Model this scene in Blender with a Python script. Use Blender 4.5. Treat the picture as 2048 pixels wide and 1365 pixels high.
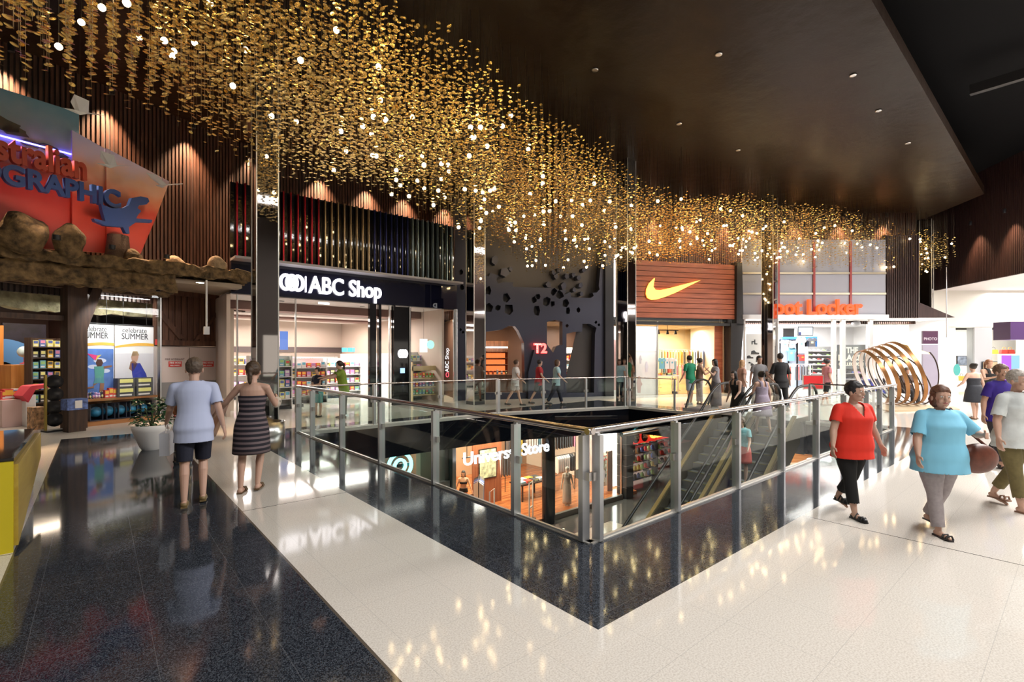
import bpy, bmesh, math, random
from mathutils import Matrix, Vector, noise
SC = bpy.context.scene
for o in list(bpy.data.objects): bpy.data.objects.remove(o)
COL = SC.collection
PI = math.pi
# ------------------------------------------------------------------ camera
CX, CY, CZ = -3.60, -3.08, 1.80
FPX, HOR = 978.0, 712.0                       # focal length and horizon row of the 2048x1365 frame
TH = math.atan2(831, 978)
RX, RY = math.cos(TH), -math.sin(TH)          # camera right, in plan
FX, FY = math.sin(TH), math.cos(TH)           # camera forward, in plan
cd = bpy.data.cameras.new('camera'); cam = bpy.data.objects.new('camera', cd); COL.objects.link(cam)
cd.sensor_width = 36; cd.lens = FPX/2048*36; cd.shift_y = (HOR-682.5)/2048; cd.clip_end = 200
cam.location = (CX, CY, CZ); cam.rotation_euler = (PI/2, 0, -TH)
SC.camera = cam
# ------------------------------------------------------------------ world, exposure
w = bpy.data.worlds.new('world'); SC.world = w; w.use_nodes = True
w.node_tree.nodes['Background'].inputs[0].default_value = (0.30, 0.26, 0.24, 1)
w.node_tree.nodes['Background'].inputs[1].default_value = 0.012
SC.view_settings.view_transform = 'Standard'; SC.view_settings.look = 'None'
SC.view_settings.exposure = 0.55; SC.view_settings.gamma = 1; SC.view_settings.use_curve_mapping = False
SC.cycles.max_bounces = 7; SC.cycles.diffuse_bounces = 2; SC.cycles.glossy_bounces = 4
SC.cycles.transparent_max_bounces = 16; SC.cycles.sample_clamp_indirect = 4; SC.cycles.caustics_reflective = False
def area(x, y, z, sx, sy, watts, color=(1, .95, .88), rot=(0, 0, 0), spread=PI):
    ld = bpy.data.lights.new('area_light_source', 'AREA'); ld.shape = 'RECTANGLE'; ld.size = sx; ld.size_y = sy
    ld.energy = watts; ld.color = color; ld.spread = spread
    o = bpy.data.objects.new('area_light_source', ld); COL.objects.link(o); o.location = (x, y, z); o.rotation_euler = rot
    return o
def spot(x, y, z, tx, ty, tz, watts, ang=60, blend=.6, color=(1, .8, .55), r=.05):
    ld = bpy.data.lights.new('spot_source', 'SPOT'); ld.energy = watts; ld.color = color
    ld.spot_size = math.radians(ang); ld.spot_blend = blend; ld.shadow_soft_size = r
    o = bpy.data.objects.new('spot_source', ld); COL.objects.link(o); o.location = (x, y, z)
    o.rotation_euler = (Vector((tx, ty, tz))-Vector((x, y, z))).to_track_quat('-Z', 'Y').to_euler()
    return o
# ------------------------------------------------------------------ large area lights, added without fittings
L_W = (1, .96, .92)
area(3.5, -6.5, 10.2, 14, 1.2, 1000, L_W)          # area lights below the high black ceiling, added to brighten the walkway
area(17, -5.5, 10.2, 14, 1.6, 2500, L_W)
area(-8, -4, 10.2, 4, 1.2, 200, L_W)
area(22, -3.5, 5.2, 6, 4, 900, (1, .96, .93))
# ------------------------------------------------------------------ plan helpers
def R2W(r, f): return Vector((CX+r*RX+f*FX, CY+r*RY+f*FY))
def fl(px, py, z=0.0):
    f = (CZ-z)*FPX/(py-HOR); return R2W((px-1024)/FPX*f, f)
def at(px, D): return R2W((px-1024)/FPX*D, D)
# ------------------------------------------------------------------ materials
MATS = {}
def P(mat): return mat.node_tree.nodes['Principled BSDF']
def mat(name, col=(.5, .5, .5), rough=.5, metal=0, emit=None, es=0, coat=0, var=0, vs=8, bump=0, bs=30, trans=0):
    if name in MATS: return MATS[name]
    m = bpy.data.materials.new(name); m.use_nodes = True; b = P(m); nt = m.node_tree
    b.inputs['Base Color'].default_value = (*col, 1); b.inputs['Roughness'].default_value = rough
    b.inputs['Metallic'].default_value = metal; b.inputs['Coat Weight'].default_value = coat
    if emit: b.inputs['Emission Color'].default_value = (*emit, 1); b.inputs['Emission Strength'].default_value = es
    if var:
        tc = nt.nodes.new('ShaderNodeTexCoord'); n = nt.nodes.new('ShaderNodeTexNoise'); n.inputs['Scale'].default_value = vs
        n.inputs['Detail'].default_value = 5
        r = nt.nodes.new('ShaderNodeMapRange'); r.inputs[1].default_value = .3; r.inputs[2].default_value = .7
        r.inputs[3].default_value = 1-var; r.inputs[4].default_value = 1+var
        mx = nt.nodes.new('ShaderNodeVectorMath'); mx.operation = 'SCALE'; mx.inputs[0].default_value = col
        nt.links.new(tc.outputs['Object'], n.inputs['Vector']); nt.links.new(n.outputs['Fac'], r.inputs[0])
        nt.links.new(r.outputs[0], mx.inputs['Scale']); nt.links.new(mx.outputs[0], b.inputs['Base Color'])
    if bump:
        tc = nt.nodes.new('ShaderNodeTexCoord'); n = nt.nodes.new('ShaderNodeTexNoise'); n.inputs['Scale'].default_value = bs
        n.inputs['Detail'].default_value = 6
        bp = nt.nodes.new('ShaderNodeBump'); bp.inputs['Strength'].default_value = bump; bp.inputs['Distance'].default_value = .05
        nt.links.new(tc.outputs['Object'], n.inputs['Vector']); nt.links.new(n.outputs['Fac'], bp.inputs['Height'])
        nt.links.new(bp.outputs[0], b.inputs['Normal'])
    MATS[name] = m; return m
def glow(name, col, s): return mat(name, (0, 0, 0), .5, emit=col, es=s)
def glassmat(name, tint=(.95, 1, .98), refl=.0, ior=1.45):
    if name in MATS: return MATS[name]
    m = bpy.data.materials.new(name); m.use_nodes = True; nt = m.node_tree; nt.nodes.clear()
    o = nt.nodes.new('ShaderNodeOutputMaterial'); mx = nt.nodes.new('ShaderNodeMixShader'); t = nt.nodes.new('ShaderNodeBsdfTransparent')
    g = nt.nodes.new('ShaderNodeBsdfGlossy'); lw = nt.nodes.new('ShaderNodeLayerWeight'); lw.inputs[0].default_value = .5
    pw = nt.nodes.new('ShaderNodeMath'); pw.operation = 'POWER'; pw.inputs[1].default_value = 5; nt.links.new(lw.outputs['Facing'], pw.inputs[0])
    fr = nt.nodes.new('ShaderNodeMath'); fr.operation = 'MULTIPLY_ADD'; fr.inputs[1].default_value = .85; fr.inputs[2].default_value = .022; nt.links.new(pw.outputs[0], fr.inputs[0])
    t.inputs[0].default_value = (*tint, 1); g.inputs['Roughness'].default_value = 0.01; g.inputs['Color'].default_value = (1, 1, 1, 1)
    ad = nt.nodes.new('ShaderNodeMath'); ad.operation = 'ADD'; ad.inputs[1].default_value = refl; ad.use_clamp = True
    nt.links.new(fr.outputs[0], ad.inputs[0]); nt.links.new(ad.outputs[0], mx.inputs[0])
    nt.links.new(t.outputs[0], mx.inputs[1]); nt.links.new(g.outputs[0], mx.inputs[2]); nt.links.new(mx.outputs[0], o.inputs[0])
    MATS[name] = m; return m
def wood(name, c1=(.1,.1,.1), c2=(.1,.1,.1), rough=.5, plank=.0, axis='Z', scale=1.0):
    if name in MATS: return MATS[name]
    m = mat(name, c1, rough); nt = m.node_tree; b = P(m)
    tc = nt.nodes.new('ShaderNodeTexCoord'); mp = nt.nodes.new('ShaderNodeMapping'); n = nt.nodes.new('ShaderNodeTexNoise')
    s = {'Z': (14, 14, 1.2), 'X': (1.2, 14, 14), 'Y': (14, 1.2, 14)}[axis]
    mp.inputs['Scale'].default_value = [v*scale for v in s]
    n.inputs['Scale'].default_value = 1.0; n.inputs['Detail'].default_value = 8
    cr = nt.nodes.new('ShaderNodeValToRGB'); cr.color_ramp.elements[0].color = (*c1, 1); cr.color_ramp.elements[1].color = (*c2, 1)
    cr.color_ramp.elements[0].position = .35; cr.color_ramp.elements[1].position = .68
    nt.links.new(tc.outputs['Object'], mp.inputs[0]); nt.links.new(mp.outputs[0], n.inputs['Vector'])
    nt.links.new(n.outputs['Fac'], cr.inputs[0]); nt.links.new(cr.outputs[0], b.inputs['Base Color'])
    return m
STEEL = mat('brushed_steel', (.58, .57, .56), .28, 1)
DSTEEL = mat('dark_steel', (.12, .12, .13), .35, 1)
CHROME = mat('mirror_steel', (.80, .78, .76), .04, 1)
BLACK = mat('black_gloss', (.006, .006, .008), .06, 0, coat=.3)
MBLACK = mat('black_matt', (.012, .012, .014), .5)
WHITE = mat('white_paint', (.82, .80, .78), .4)
CLEAR = glassmat('clear_glass')
SHOPG = glassmat('shop_glass', (.97, .98, .98), 0, 1.4)
# ------------------------------------------------------------------ mesh building
class MB:
    def __init__(s): s.v = []; s.f = []; s.fm = []; s.sm = []; s.mi = 0
    def add(s, vs, fs, smooth=False, M=None):
        k = len(s.v)
        s.v += [tuple(M @ Vector(p)) for p in vs] if M else [tuple(p) for p in vs]
        for f in fs: s.f.append(tuple(i+k for i in f)); s.fm.append(s.mi); s.sm.append(smooth)
        return s
    def box(s, x0, x1, y0, y1, z0, z1, M=None):
        v = [(x, y, z) for z in (z0, z1) for y in (y0, y1) for x in (x0, x1)]
        return s.add(v, [(0, 2, 3, 1), (4, 5, 7, 6), (0, 1, 5, 4), (2, 6, 7, 3), (0, 4, 6, 2), (1, 3, 7, 5)], M=M)
    def cbox(s, c, d, M=None): return s.box(c[0]-d[0]/2, c[0]+d[0]/2, c[1]-d[1]/2, c[1]+d[1]/2, c[2]-d[2]/2, c[2]+d[2]/2, M)
    def tube(s, pts, r, n=10, close=False, cap=True, M=None):
        pts = [Vector(p) for p in pts]; rs = r if isinstance(r, (list, tuple)) else [r]*len(pts)
        vs = []; fs = []; N = len(pts); up = None
        for i, p in enumerate(pts):
            if close: t = pts[(i+1) % N]-pts[i-1]
            else: t = pts[min(i+1, N-1)]-pts[max(i-1, 0)]
            t.normalize()
            if up is None: up = Vector((0, 0, 1)) if abs(t.z) < .9 else Vector((1, 0, 0))
            a = t.cross(up).normalized(); b = a.cross(t).normalized(); up = b
            for k in range(n):
                q = 2*PI*k/n; vs.append(p+a*math.cos(q)*rs[i]+b*math.sin(q)*rs[i])
        for i in range(N if close else N-1):
            j = (i+1) % N
            for k in range(n): fs.append((i*n+k, i*n+(k+1) % n, j*n+(k+1) % n, j*n+k))
        s.add(vs, fs, True, M)
        if cap and not close:
            s.add(vs[:n], [tuple(range(n))[::-1]], False, M); s.add(vs[-n:], [tuple(range(n))], False, M)
        return s
    def lathe(s, prof, n=24, c=(0, 0, 0), M=None, sx=1, sy=1):
        vs = []; fs = []
        for (r, z) in prof:
            for k in range(n): q = 2*PI*k/n; vs.append((c[0]+r*sx*math.cos(q), c[1]+r*sy*math.sin(q), c[2]+z))
        for i in range(len(prof)-1):
            for k in range(n): fs.append((i*n+k, i*n+(k+1) % n, (i+1)*n+(k+1) % n, (i+1)*n+k))
        s.add(vs, fs, True, M)
        if prof[0][0] > 1e-4: s.add(vs[:n], [tuple(range(n))[::-1]], False, M)
        if prof[-1][0] > 1e-4: s.add(vs[-n:], [tuple(range(n))], False, M)
        return s
    def ball(s, c, r, n=10, m=7, M=None):
        if not isinstance(r, (tuple, list)): r = (r, r, r)
        vs = [(c[0], c[1], c[2]-r[2])]; fs = []
        for i in range(1, m):
            a = -PI/2+PI*i/m
            for k in range(n): q = 2*PI*k/n; vs.append((c[0]+r[0]*math.cos(a)*math.cos(q), c[1]+r[1]*math.cos(a)*math.sin(q), c[2]+r[2]*math.sin(a)))
        vs.append((c[0], c[1], c[2]+r[2])); L = len(vs)-1
        for k in range(n):
            fs.append((0, 1+(k+1) % n, 1+k)); fs.append((L, L-n+k, L-n+(k+1) % n))
            for i in range(m-2): a = 1+i*n; fs.append((a+k, a+(k+1) % n, a+n+(k+1) % n, a+n+k))
        return s.add(vs, fs, True, M)
    def prism(s, poly, y0, y1, M=None):           # polygon in the x-z plane, thickness along y
        n = len(poly); vs = [(x, y0, z) for x, z in poly]+[(x, y1, z) for x, z in poly]
        fs = [tuple(range(n)), tuple(range(2*n-1, n-1, -1))]+[(i, (i+1) % n, n+(i+1) % n, n+i)[::-1] for i in range(n)]
        return s.add(vs, fs, M=M)
    def slab(s, poly, z0, z1, M=None):            # polygon in plan
        n = len(poly); vs = [(x, y, z0) for x, y in poly]+[(x, y, z1) for x, y in poly]
        fs = [tuple(range(n))[::-1], tuple(range(n, 2*n))]+[(i, (i+1) % n, n+(i+1) % n, n+i) for i in range(n)]
        return s.add(vs, fs, M=M)
    def mesh(s, name, mats):
        me = bpy.data.meshes.new(name); me.from_pydata(s.v, [], s.f); me.polygons.foreach_set('use_smooth', s.sm)
        for m in (mats if isinstance(mats, (list, tuple)) else [mats]): me.materials.append(m)
        if any(s.fm): me.polygons.foreach_set('material_index', s.fm)
        me.update(); return me
def tag(o, label=None, cat=None, group=None, kind=None):
    if label: o['label'] = label
    if cat: o['category'] = cat
    if group: o['group'] = group
    if kind: o['kind'] = kind
    return o
def put(name, mb, m, parent=None, label=None, kind=None, bevel=0):
    me = mb if isinstance(mb, bpy.types.Mesh) else mb.mesh(name, m)
    o = bpy.data.objects.new(name, me); COL.objects.link(o)
    if parent: o.parent = parent
    if bevel:
        b = o.modifiers.new('bevel', 'BEVEL'); b.width = bevel; b.segments = 2; b.limit_method = 'ANGLE'
    return tag(o, label, kind=kind)
def thing(name, label, cat, M=None, group=None):
    o = bpy.data.objects.new(name, None); COL.objects.link(o); o.empty_display_size = .1
    if M is not None: o.matrix_world = M
    return tag(o, label, cat, group)
def solo(name, mb, m, label, cat, M=None, group=None, bevel=0, kind=None):
    o = put(name, mb, m, bevel=bevel)
    if M is not None: o.matrix_world = M
    return tag(o, label, cat, group, kind)
def struct(name, mb, m, M=None, parent=None):
    o = put(name, mb, m, parent)
    if M is not None: o.matrix_world = M
    return tag(o, kind=None if parent else 'structure')
def dup(root, M, label=None, group=None):
    r = root.copy(); COL.objects.link(r); r.matrix_world = M
    if label: r['label'] = label
    if group: r['group'] = group
    for ch in list(root.children):
        c = ch.copy(); COL.objects.link(c); c.parent = r
        for g in ch.children: d = g.copy(); COL.objects.link(d); d.parent = c
    return r
def T(x, y, z=0, rz=0): return Matrix.Translation((x, y, z)) @ Matrix.Rotation(rz, 4, 'Z')
def text_mesh(txt, size, depth=.03, bold=.0, mats=None, spacing=1.0, align='LEFT'):
    cu = bpy.data.curves.new('lettering', 'FONT'); cu.body = txt; cu.size = size; cu.extrude = depth/2; cu.offset = bold
    cu.space_character = spacing; cu.align_x = align; cu.resolution_u = 4
    o = bpy.data.objects.new('lettering', cu); COL.objects.link(o)
    bpy.context.view_layer.update(); dg = bpy.context.evaluated_depsgraph_get()
    me = bpy.data.meshes.new_from_object(o.evaluated_get(dg)); bpy.data.objects.remove(o)
    me.transform(Matrix.Rotation(PI/2, 4, 'X')); me.materials.clear()
    for m in (mats or [WHITE]): me.materials.append(m)
    return me
def text(txt, width, M, m, parent=None, name='lettering', depth=.03, bold=.0, height=None, spacing=1.0):
    """lettering whose left baseline end sits at M; scaled to the wanted width (and cap height)"""
    me = text_mesh(txt, 1, depth, bold, [m], spacing)
    xs = [v.co.x for v in me.vertices]; zs = [v.co.z for v in me.vertices]
    sx = width/(max(xs)-min(xs)); sz = height/(max(zs)-min(zs)) if height else sx
    z0 = min(zs) if height else 0
    me.transform(Matrix.Diagonal((sx, 1, sz, 1)) @ Matrix.Translation((-min(xs), 0, -z0)))
    me.transform(M)
    return put(name, me, m, parent)
class Fac:
    """a shop front: u runs along it from the viewer's left to right, d goes into the shop, z up"""
    def __init__(s, o, d):
        s.o = Vector(o); s.u = Vector(d).normalized(); s.n = Vector((-s.u.y, s.u.x)); s.ang = math.atan2(s.u.y, s.u.x)
        s.M = T(s.o.x, s.o.y, 0, s.ang)
    def hit(s, px, d=0):
        k = (px-1024)/FPX; q = s.o+s.n*d; rx = Vector((k*RX+FX, k*RY+FY)); c = Vector((CX, CY))
        w_ = q-c; den = rx.x*s.u.y-rx.y*s.u.x; D = (w_.x*s.u.y-w_.y*s.u.x)/den
        p = c+rx*D; return (p-q).dot(s.u), D
    def X(s, px, d=0): return s.hit(px, d)[0]
    def Z(s, px, py, d=0): return CZ-(py-HOR)/FPX*s.hit(px, d)[1]
    def at(s, u, d=0, z=0, rz=0): return s.M @ T(u, d, z, rz)
    def w(s, u, d=0): return s.o+s.u*u+s.n*d
AG = Fac(fl(169, 855), (.905, .426))
ABC = Fac((.76, 13.2), (1, 0))
TT = Fac(at(915, 19.6), (at(1215, 21.8)-at(915, 19.6)))
NK = Fac(at(1221, 22.0), R2W(.97, .24)-R2W(0, 0))
FT = Fac(at(1485, 23.6), (RX, RY))
# ------------------------------------------------------------------ setting: floors, ceilings, walls
VOID = [(0, 0), (0, 8.9), (6, 8.85), (10.7, 7.4), (10.85, 4.3), (11.0, 4.3), (11.0, 1.9), (11.2, 1.9), (11.2, 0)]
OUT = [(-16, -14), (46, -14), (46, 40), (-16, 40)]
def holed(z, name, m, flip=False):
    bm = bmesh.new()
    for poly in (OUT, VOID):
        vs = [bm.verts.new((x, y, z)) for x, y in poly]
        for i in range(len(vs)): bm.edges.new((vs[i], vs[(i+1) % len(vs)]))
    bmesh.ops.triangle_fill(bm, use_beauty=True, edges=bm.edges[:])
    for f in bm.faces:
        if (f.normal.z > 0) == flip: f.normal_flip()
    me = bpy.data.meshes.new(name); bm.to_mesh(me); bm.free(); me.materials.append(m)
    o = bpy.data.objects.new(name, me); COL.objects.link(o); return tag(o, kind='structure')
def floor_mat():
    m = mat('terrazzo', rough=.07); nt = m.node_tree; b = P(m); N = nt.nodes.new; L = nt.links.new
    tc = N('ShaderNodeTexCoord'); sp = N('ShaderNodeSeparateXYZ'); L(tc.outputs['Object'], sp.inputs[0])
    def mth(op, a, b_, c=None):
        n = N('ShaderNodeMath'); n.operation = op
        for i, v in enumerate((a, b_)):
            if hasattr(v, 'links'): L(v, n.inputs[i])
            elif v is not None: n.inputs[i].default_value = v
        return n.outputs[0]
    def band(v, lo, hi): return mth('MULTIPLY', mth('GREATER_THAN', v, lo), mth('LESS_THAN', v, hi))
    X, Y = sp.outputs[0], sp.outputs[1]
    d1 = mth('MULTIPLY', band(X, -4.17, -2.32), mth('LESS_THAN', Y, 11.2))
    d2 = mth('MULTIPLY', band(X, -1.09, 11.9), band(Y, -1.0, 9.75))
    dark = mth('MAXIMUM', d1, d2)
    n1 = N('ShaderNodeTexVoronoi'); n1.inputs['Scale'].default_value = 170; L(tc.outputs['Object'], n1.inputs['Vector'])
    n2 = N('ShaderNodeTexNoise'); n2.inputs['Scale'].default_value = 90; n2.inputs['Detail'].default_value = 3; L(tc.outputs['Object'], n2.inputs['Vector'])
    rd = N('ShaderNodeValToRGB'); e = rd.color_ramp.elements; e[0].color = (.014, .017, .024, 1); e[1].color = (.10, .115, .14, 1)
    e[0].position = .38; e[1].position = .95
    rgb = N('ShaderNodeRGBToBW'); L(n1.outputs['Color'], rgb.inputs[0]); L(rgb.outputs[0], rd.inputs[0])
    rw = N('ShaderNodeValToRGB'); e = rw.color_ramp.elements; e[0].color = (.64, .59, .53, 1); e[1].color = (.80, .76, .70, 1)
    e[0].position = .35; e[1].position = .6; L(n2.outputs['Fac'], rw.inputs[0])
    mx = N('ShaderNodeMix'); mx.data_type = 'RGBA'; L(dark, mx.inputs[0]); L(rw.outputs[0], mx.inputs[6]); L(rd.outputs[0], mx.inputs[7])
    # fine tile joints every 0.6 m, and the wide movement joints
    def lines(v, step, off, wd):
        a = mth('ADD', v, off); f = mth('FRACT', mth('DIVIDE', a, step), None)
        return mth('LESS_THAN', f, wd/step)
    j = mth('MAXIMUM', lines(X, .6, .93+6, .003), lines(Y, .6, .3+6, .003))
    mj = N('ShaderNodeMix'); mj.data_type = 'RGBA'; L(mth('MULTIPLY', j, .35), mj.inputs[0]); L(mx.outputs[2], mj.inputs[6]); mj.inputs[7].default_value = (.25, .25, .26, 1)
    big = mth('MAXIMUM', band(Y, 3.235, 3.25), band(X, 2.45, 2.464))
    mb_ = N('ShaderNodeMix'); mb_.data_type = 'RGBA'; L(big, mb_.inputs[0]); L(mj.outputs[2], mb_.inputs[6]); mb_.inputs[7].default_value = (.05, .045, .04, 1)
    tr = mth('MAXIMUM', band(X, -2.335, -2.315), band(X, -4.18, -4.165))
    mt = N('ShaderNodeMix'); mt.data_type = 'RGBA'; L(mth('MULTIPLY', tr, mth('LESS_THAN', Y, 11.2)), mt.inputs[0]); L(mb_.outputs[2], mt.inputs[6]); mt.inputs[7].default_value = (.12, .10, .08, 1)
    L(mt.outputs[2], b.inputs['Base Color'])
    rn = N('ShaderNodeTexNoise'); rn.inputs['Scale'].default_value = 1.3; L(tc.outputs['Object'], rn.inputs['Vector'])
    rr = N('ShaderNodeMapRange'); rr.inputs[3].default_value = .035; rr.inputs[4].default_value = .11; L(rn.outputs['Fac'], rr.inputs[0]); L(rr.outputs[0], b.inputs['Roughness'])
    b.inputs['IOR'].default_value = 1.40
    return m
holed(0.0, 'floor', floor_mat())
holed(-.885, 'ceiling', mat('lower_soffit', (.35, .34, .33), .6), True)
LOW = -5.0
lowmat = mat('lower_floor_stone', (.10, .095, .09), .12, var=.5, vs=60)
struct('floor', MB().box(-16, 46, -14, 40, LOW-.2, LOW), lowmat)
struct('floor', MB().box(4.2, 12.5, 3.2, 9.6, LOW+.001, LOW+.012), mat('cream_stone', (.62, .57, .48), .1, var=.1))
# slab edge all round the opening: black glass fascia with a thin pale steel lip on top
FASC = mat('black_glass_fascia', (.004, .005, .008), .03, 0, coat=.5)
LIP = mat('pale_steel_lip', (.75, .73, .68), .3, .6)
def inset(p, q, d):                                   # edge moved d into the opening
    a, b_ = Vector(p), Vector(q); t = (b_-a).normalized(); n = Vector((t.y, -t.x)); return a+n*d, b_+n*d, t, n
for i in range(len(VOID)):
    p, q = VOID[i], VOID[(i+1) % len(VOID)]
    if p[0] == 11.0 and q[0] == 11.0: continue
    a, b_, t, n = inset(p, q, 0.0)
    L_ = (b_-a).length
    if L_ < .3: continue
    M_ = T(a.x, a.y, 0, math.atan2(t.y, t.x))
    struct('trim_%d' % (2*i+1), MB().box(0, L_, -.05, -.002, -.885, -.075), FASC, M_)
    struct('trim_%d' % (2*i+2), MB().box(0, L_, -.06, .03, -.07, .012), LIP, M_)
# main ceiling over the opening: dark satin panel; higher black ceiling beyond it
CZT = 9.0
cm = mat('dark_satin_ceiling', (.015, .008, .0045), .32, 0, bump=.5, bs=1.6); P(cm).inputs['Specular IOR Level'].default_value = .08
struct('ceiling', MB().slab([(-16, -.45), (26.5, -.1), (29.5, 2.4), (31, 9), (31, 22), (-16, 22)], CZT, CZT+.35), cm)
KC = mat('black_ceiling', (.003, .003, .0035), .8); P(KC).inputs['Specular IOR Level'].default_value = .1
struct('ceiling', MB().box(-16, 46, -14, 22, 11.2, 11.4), KC)
struct('trim_20', MB().box(-16, 44, -3.2, -3.0, 10.6, 10.95).box(-16, 44, -6.2, -6.0, 10.6, 10.95).box(8, 8.2, -14, -.6, 10.3, 10.6).box(18, 18.2, -14, -.6, 10.3, 10.6), mat('black_beam', (.02, .018, .018), .6))
# slatted timber upper walls
SL = wood('dark_walnut_slat', (.024, .010, .006), (.058, .024, .015), .42)
SLB = mat('slat_backing', (.012, .006, .004), .8)
def slat_wall(name, F, u0, u1, z0, z1, d=0.0, m=SL):
    mb = MB(); n = int((u1-u0)/.105)
    mb.mi = 1; mb.box(u0, u1, .05, .15, z0, z1); mb.mi = 0
    for i in range(n):
        u = u0+(i+.2)*(u1-u0)/n; mb.box(u, u+.062, 0, .06, z0, z1)
    return struct(name, mb, [m, SLB], F.M @ T(0, d, 0))
slat_wall('wall_left', AG, -7, AG.X(506), 3.3, CZT, .35)
WB = Fac((-1.2, 15.4), (1, 0))
slat_wall('wall_back', WB, 0, 10.6, 3.4, CZT)
TU = Fac(TT.w(0, 1.6), TT.u); slat_wall('wall_back', TU, .4, 7.2, 3.4, CZT)
NU = Fac(NK.w(0, .9), NK.u); slat_wall('wall_back', NU, -.6, 7.6, 3.4, CZT)
FU = Fac(FT.w(0, 1.0), FT.u); slat_wall('wall_back', FU, -.6, 9.2, 3.4, CZT)
# bulkhead over the far walkway on the viewer's right
BH = Fac(at(1850, 29.3), R2W(-.19, -.98)-R2W(0, 0))
slat_wall('wall_right', BH, -4, 19, 5.6, 11.2, 0, wood('dark_plum_slat', (.022, .010, .009), (.042, .020, .017), .45))
SOF = mat('pale_soffit', (.80, .74, .74), .5)
c0, c1, c2, c3 = BH.w(-16, .1), BH.w(19, .1), BH.w(19, 26), BH.w(-16, 26)
struct('ceiling', MB().slab([tuple(c0), tuple(c1), tuple(c2), tuple(c3)], 5.6, 5.75), SOF)
# closing walls that only reflections and other views meet
W0 = mat('dark_wall', (.05, .04, .035), .6)
struct('wall_side', MB().box(-16.2, -16, -14, 40, LOW, 11.2), W0)
struct('wall_front', MB().box(-16, 46, -14.2, -14, LOW, 11.2), mat('dark_wall_warm', (.06, .05, .045), .6))
for i, (a, b_) in enumerate(((-12, -7), (-4, 1), (5, 12), (16, 24))): struct('window_%d' % (21+i), MB().box(a, b_, -14.0, -13.95, .4, 3.2), glow('added_panel_glow', (1, .9, .78), .7))  # unseen glowing panels behind the camera, added to feed reflections
struct('wall_far', MB().box(46, 46.2, -14, 40, LOW, 11.2), mat('pale_wall', (.5, .47, .44), .6))
struct('wall_rear', MB().box(-16, 46, 40, 40.2, LOW, 11.2), W0)
# ------------------------------------------------------------------ mirror-clad columns
def column(px, D, wd, label, z0=0, z1=CZT):
    p = at(px, D); t = thing('mirror_column', label, 'column', T(p.x, p.y, z0, -.0), 'mirror clad columns around the opening')
    h = z1-z0; a = wd/2
    put('core', MB().box(-a, a, -a, a, 0, h), BMIR, t)
    for sx in (-1, 1):
        for sy in (-1, 1): put('corner_trim', MB().box(sx*a-.012, sx*a+.012, sy*a-.012, sy*a+.012, 0, h), LIP, t)
    put('skirting', MB().box(-a-.01, a+.01, -a-.01, a+.01, 0, .12), DSTEEL, t)
    return t
BMIR = mat('bronze_mirror', (.36, .34, .33), .03, 1)
column(530, 11.8, .48, 'mirror clad square column beside the couple, in front of the lit broadcaster shop')
column(951, 18.2, .50, 'mirror clad square column between the broadcaster shop and the tea shop')
column(1252, 18.1, .50, 'mirror clad square column at the edge of the timber sports shop front')
column(1539, 22.3, .50, 'mirror clad square column in front of the shop with orange lettering')
column(1853, 26.0, .50, 'mirror clad square column behind the ring sculpture')
# ------------------------------------------------------------------ balustrades
def vec(p): return Vector(p)
RAIL = mat('satin_rail', (.66, .62, .60), .22, 1)
POST = mat('post_steel', (.72, .73, .74), .34, .75)
def balustrade(p, q, posts, label, rr=.033, zt=1.08, glz=(.05, 1.0), ext=(0, 0), pw=.10, side=1, clamp=True):
    """p,q in plan, posts = distances from p; side = where the walkway is"""
    a, b_ = vec(p), vec(q); L_ = (b_-a).length; t = (b_-a)/L_
    th_ = thing('glass_balustrade', label, 'balustrade', T(a.x, a.y, 0, math.atan2(t.y, t.x)), 'glass balustrades round the opening')
    put('handrail', MB().tube([(-ext[0], 0, zt), (L_+ext[1], 0, zt)], rr, 20), RAIL, th_)
    for s_ in posts:
        po = put('post', MB().box(s_-.028, s_+.028, -pw/2, pw/2, 0.012, zt-rr-.015), POST, th_)
        put('bracket', MB().box(s_-.02, s_+.02, -.015, .015, zt-rr-.02, zt-rr+.01), POST, po)
        if clamp:
            for e in (-1, 1): put('clamp', MB().box(s_+min(e*.028, e*.085), s_+max(e*.028, e*.085), -.022, .022, zt-.48, zt-.40), STEEL, po)
    pp = list(posts)
    for i in range(len(pp)-1):
        put('glass_panel', MB().box(pp[i]+.04, pp[i+1]-.04, -.006, .006, glz[0], glz[1]), CLEAR, th_)
    put('base_channel', MB().box(0, L_, -.016, .016, .012, .034), LIP, th_)
    return th_
balustrade((0, .10), (0, 8.95), [-.02, .99, 2.71, 4.40, 6.10, 7.8, 8.80], 'glass balustrade with round steel handrail running away along the polished walkway', ext=(.14, .0))
balustrade((.09, 0), (11.2, 0), [.02, 1.41, 2.92, 4.42, 5.92, 7.42, 8.92, 9.95, 11.05], 'glass balustrade with round steel handrail behind the woman in the red top', ext=(.14, .3))
balustrade((0, 8.95), (6, 8.9), [.05, 1.9, 3.9, 5.98], 'glass balustrade with thin rail in front of the broadcaster shop', rr=.018, zt=1.07)
balustrade((6.02, 8.9), (10.72, 7.45), [.02, 1.58, 3.2, 4.8], 'glass balustrade with thin rail in front of the tea shop', rr=.018, zt=1.05, pw=.07)
balustrade((10.76, 7.4), (10.88, 5.65), [.0, 1.7], 'short glass balustrade with thin rail beside the escalator top', rr=.018, zt=1.03, pw=.06)
balustrade((11.24, 1.85), (11.3, .35), [.02, 1.45], 'short glass balustrade with thin rail at the far end of the opening', rr=.018, zt=1.03, pw=.06)
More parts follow.
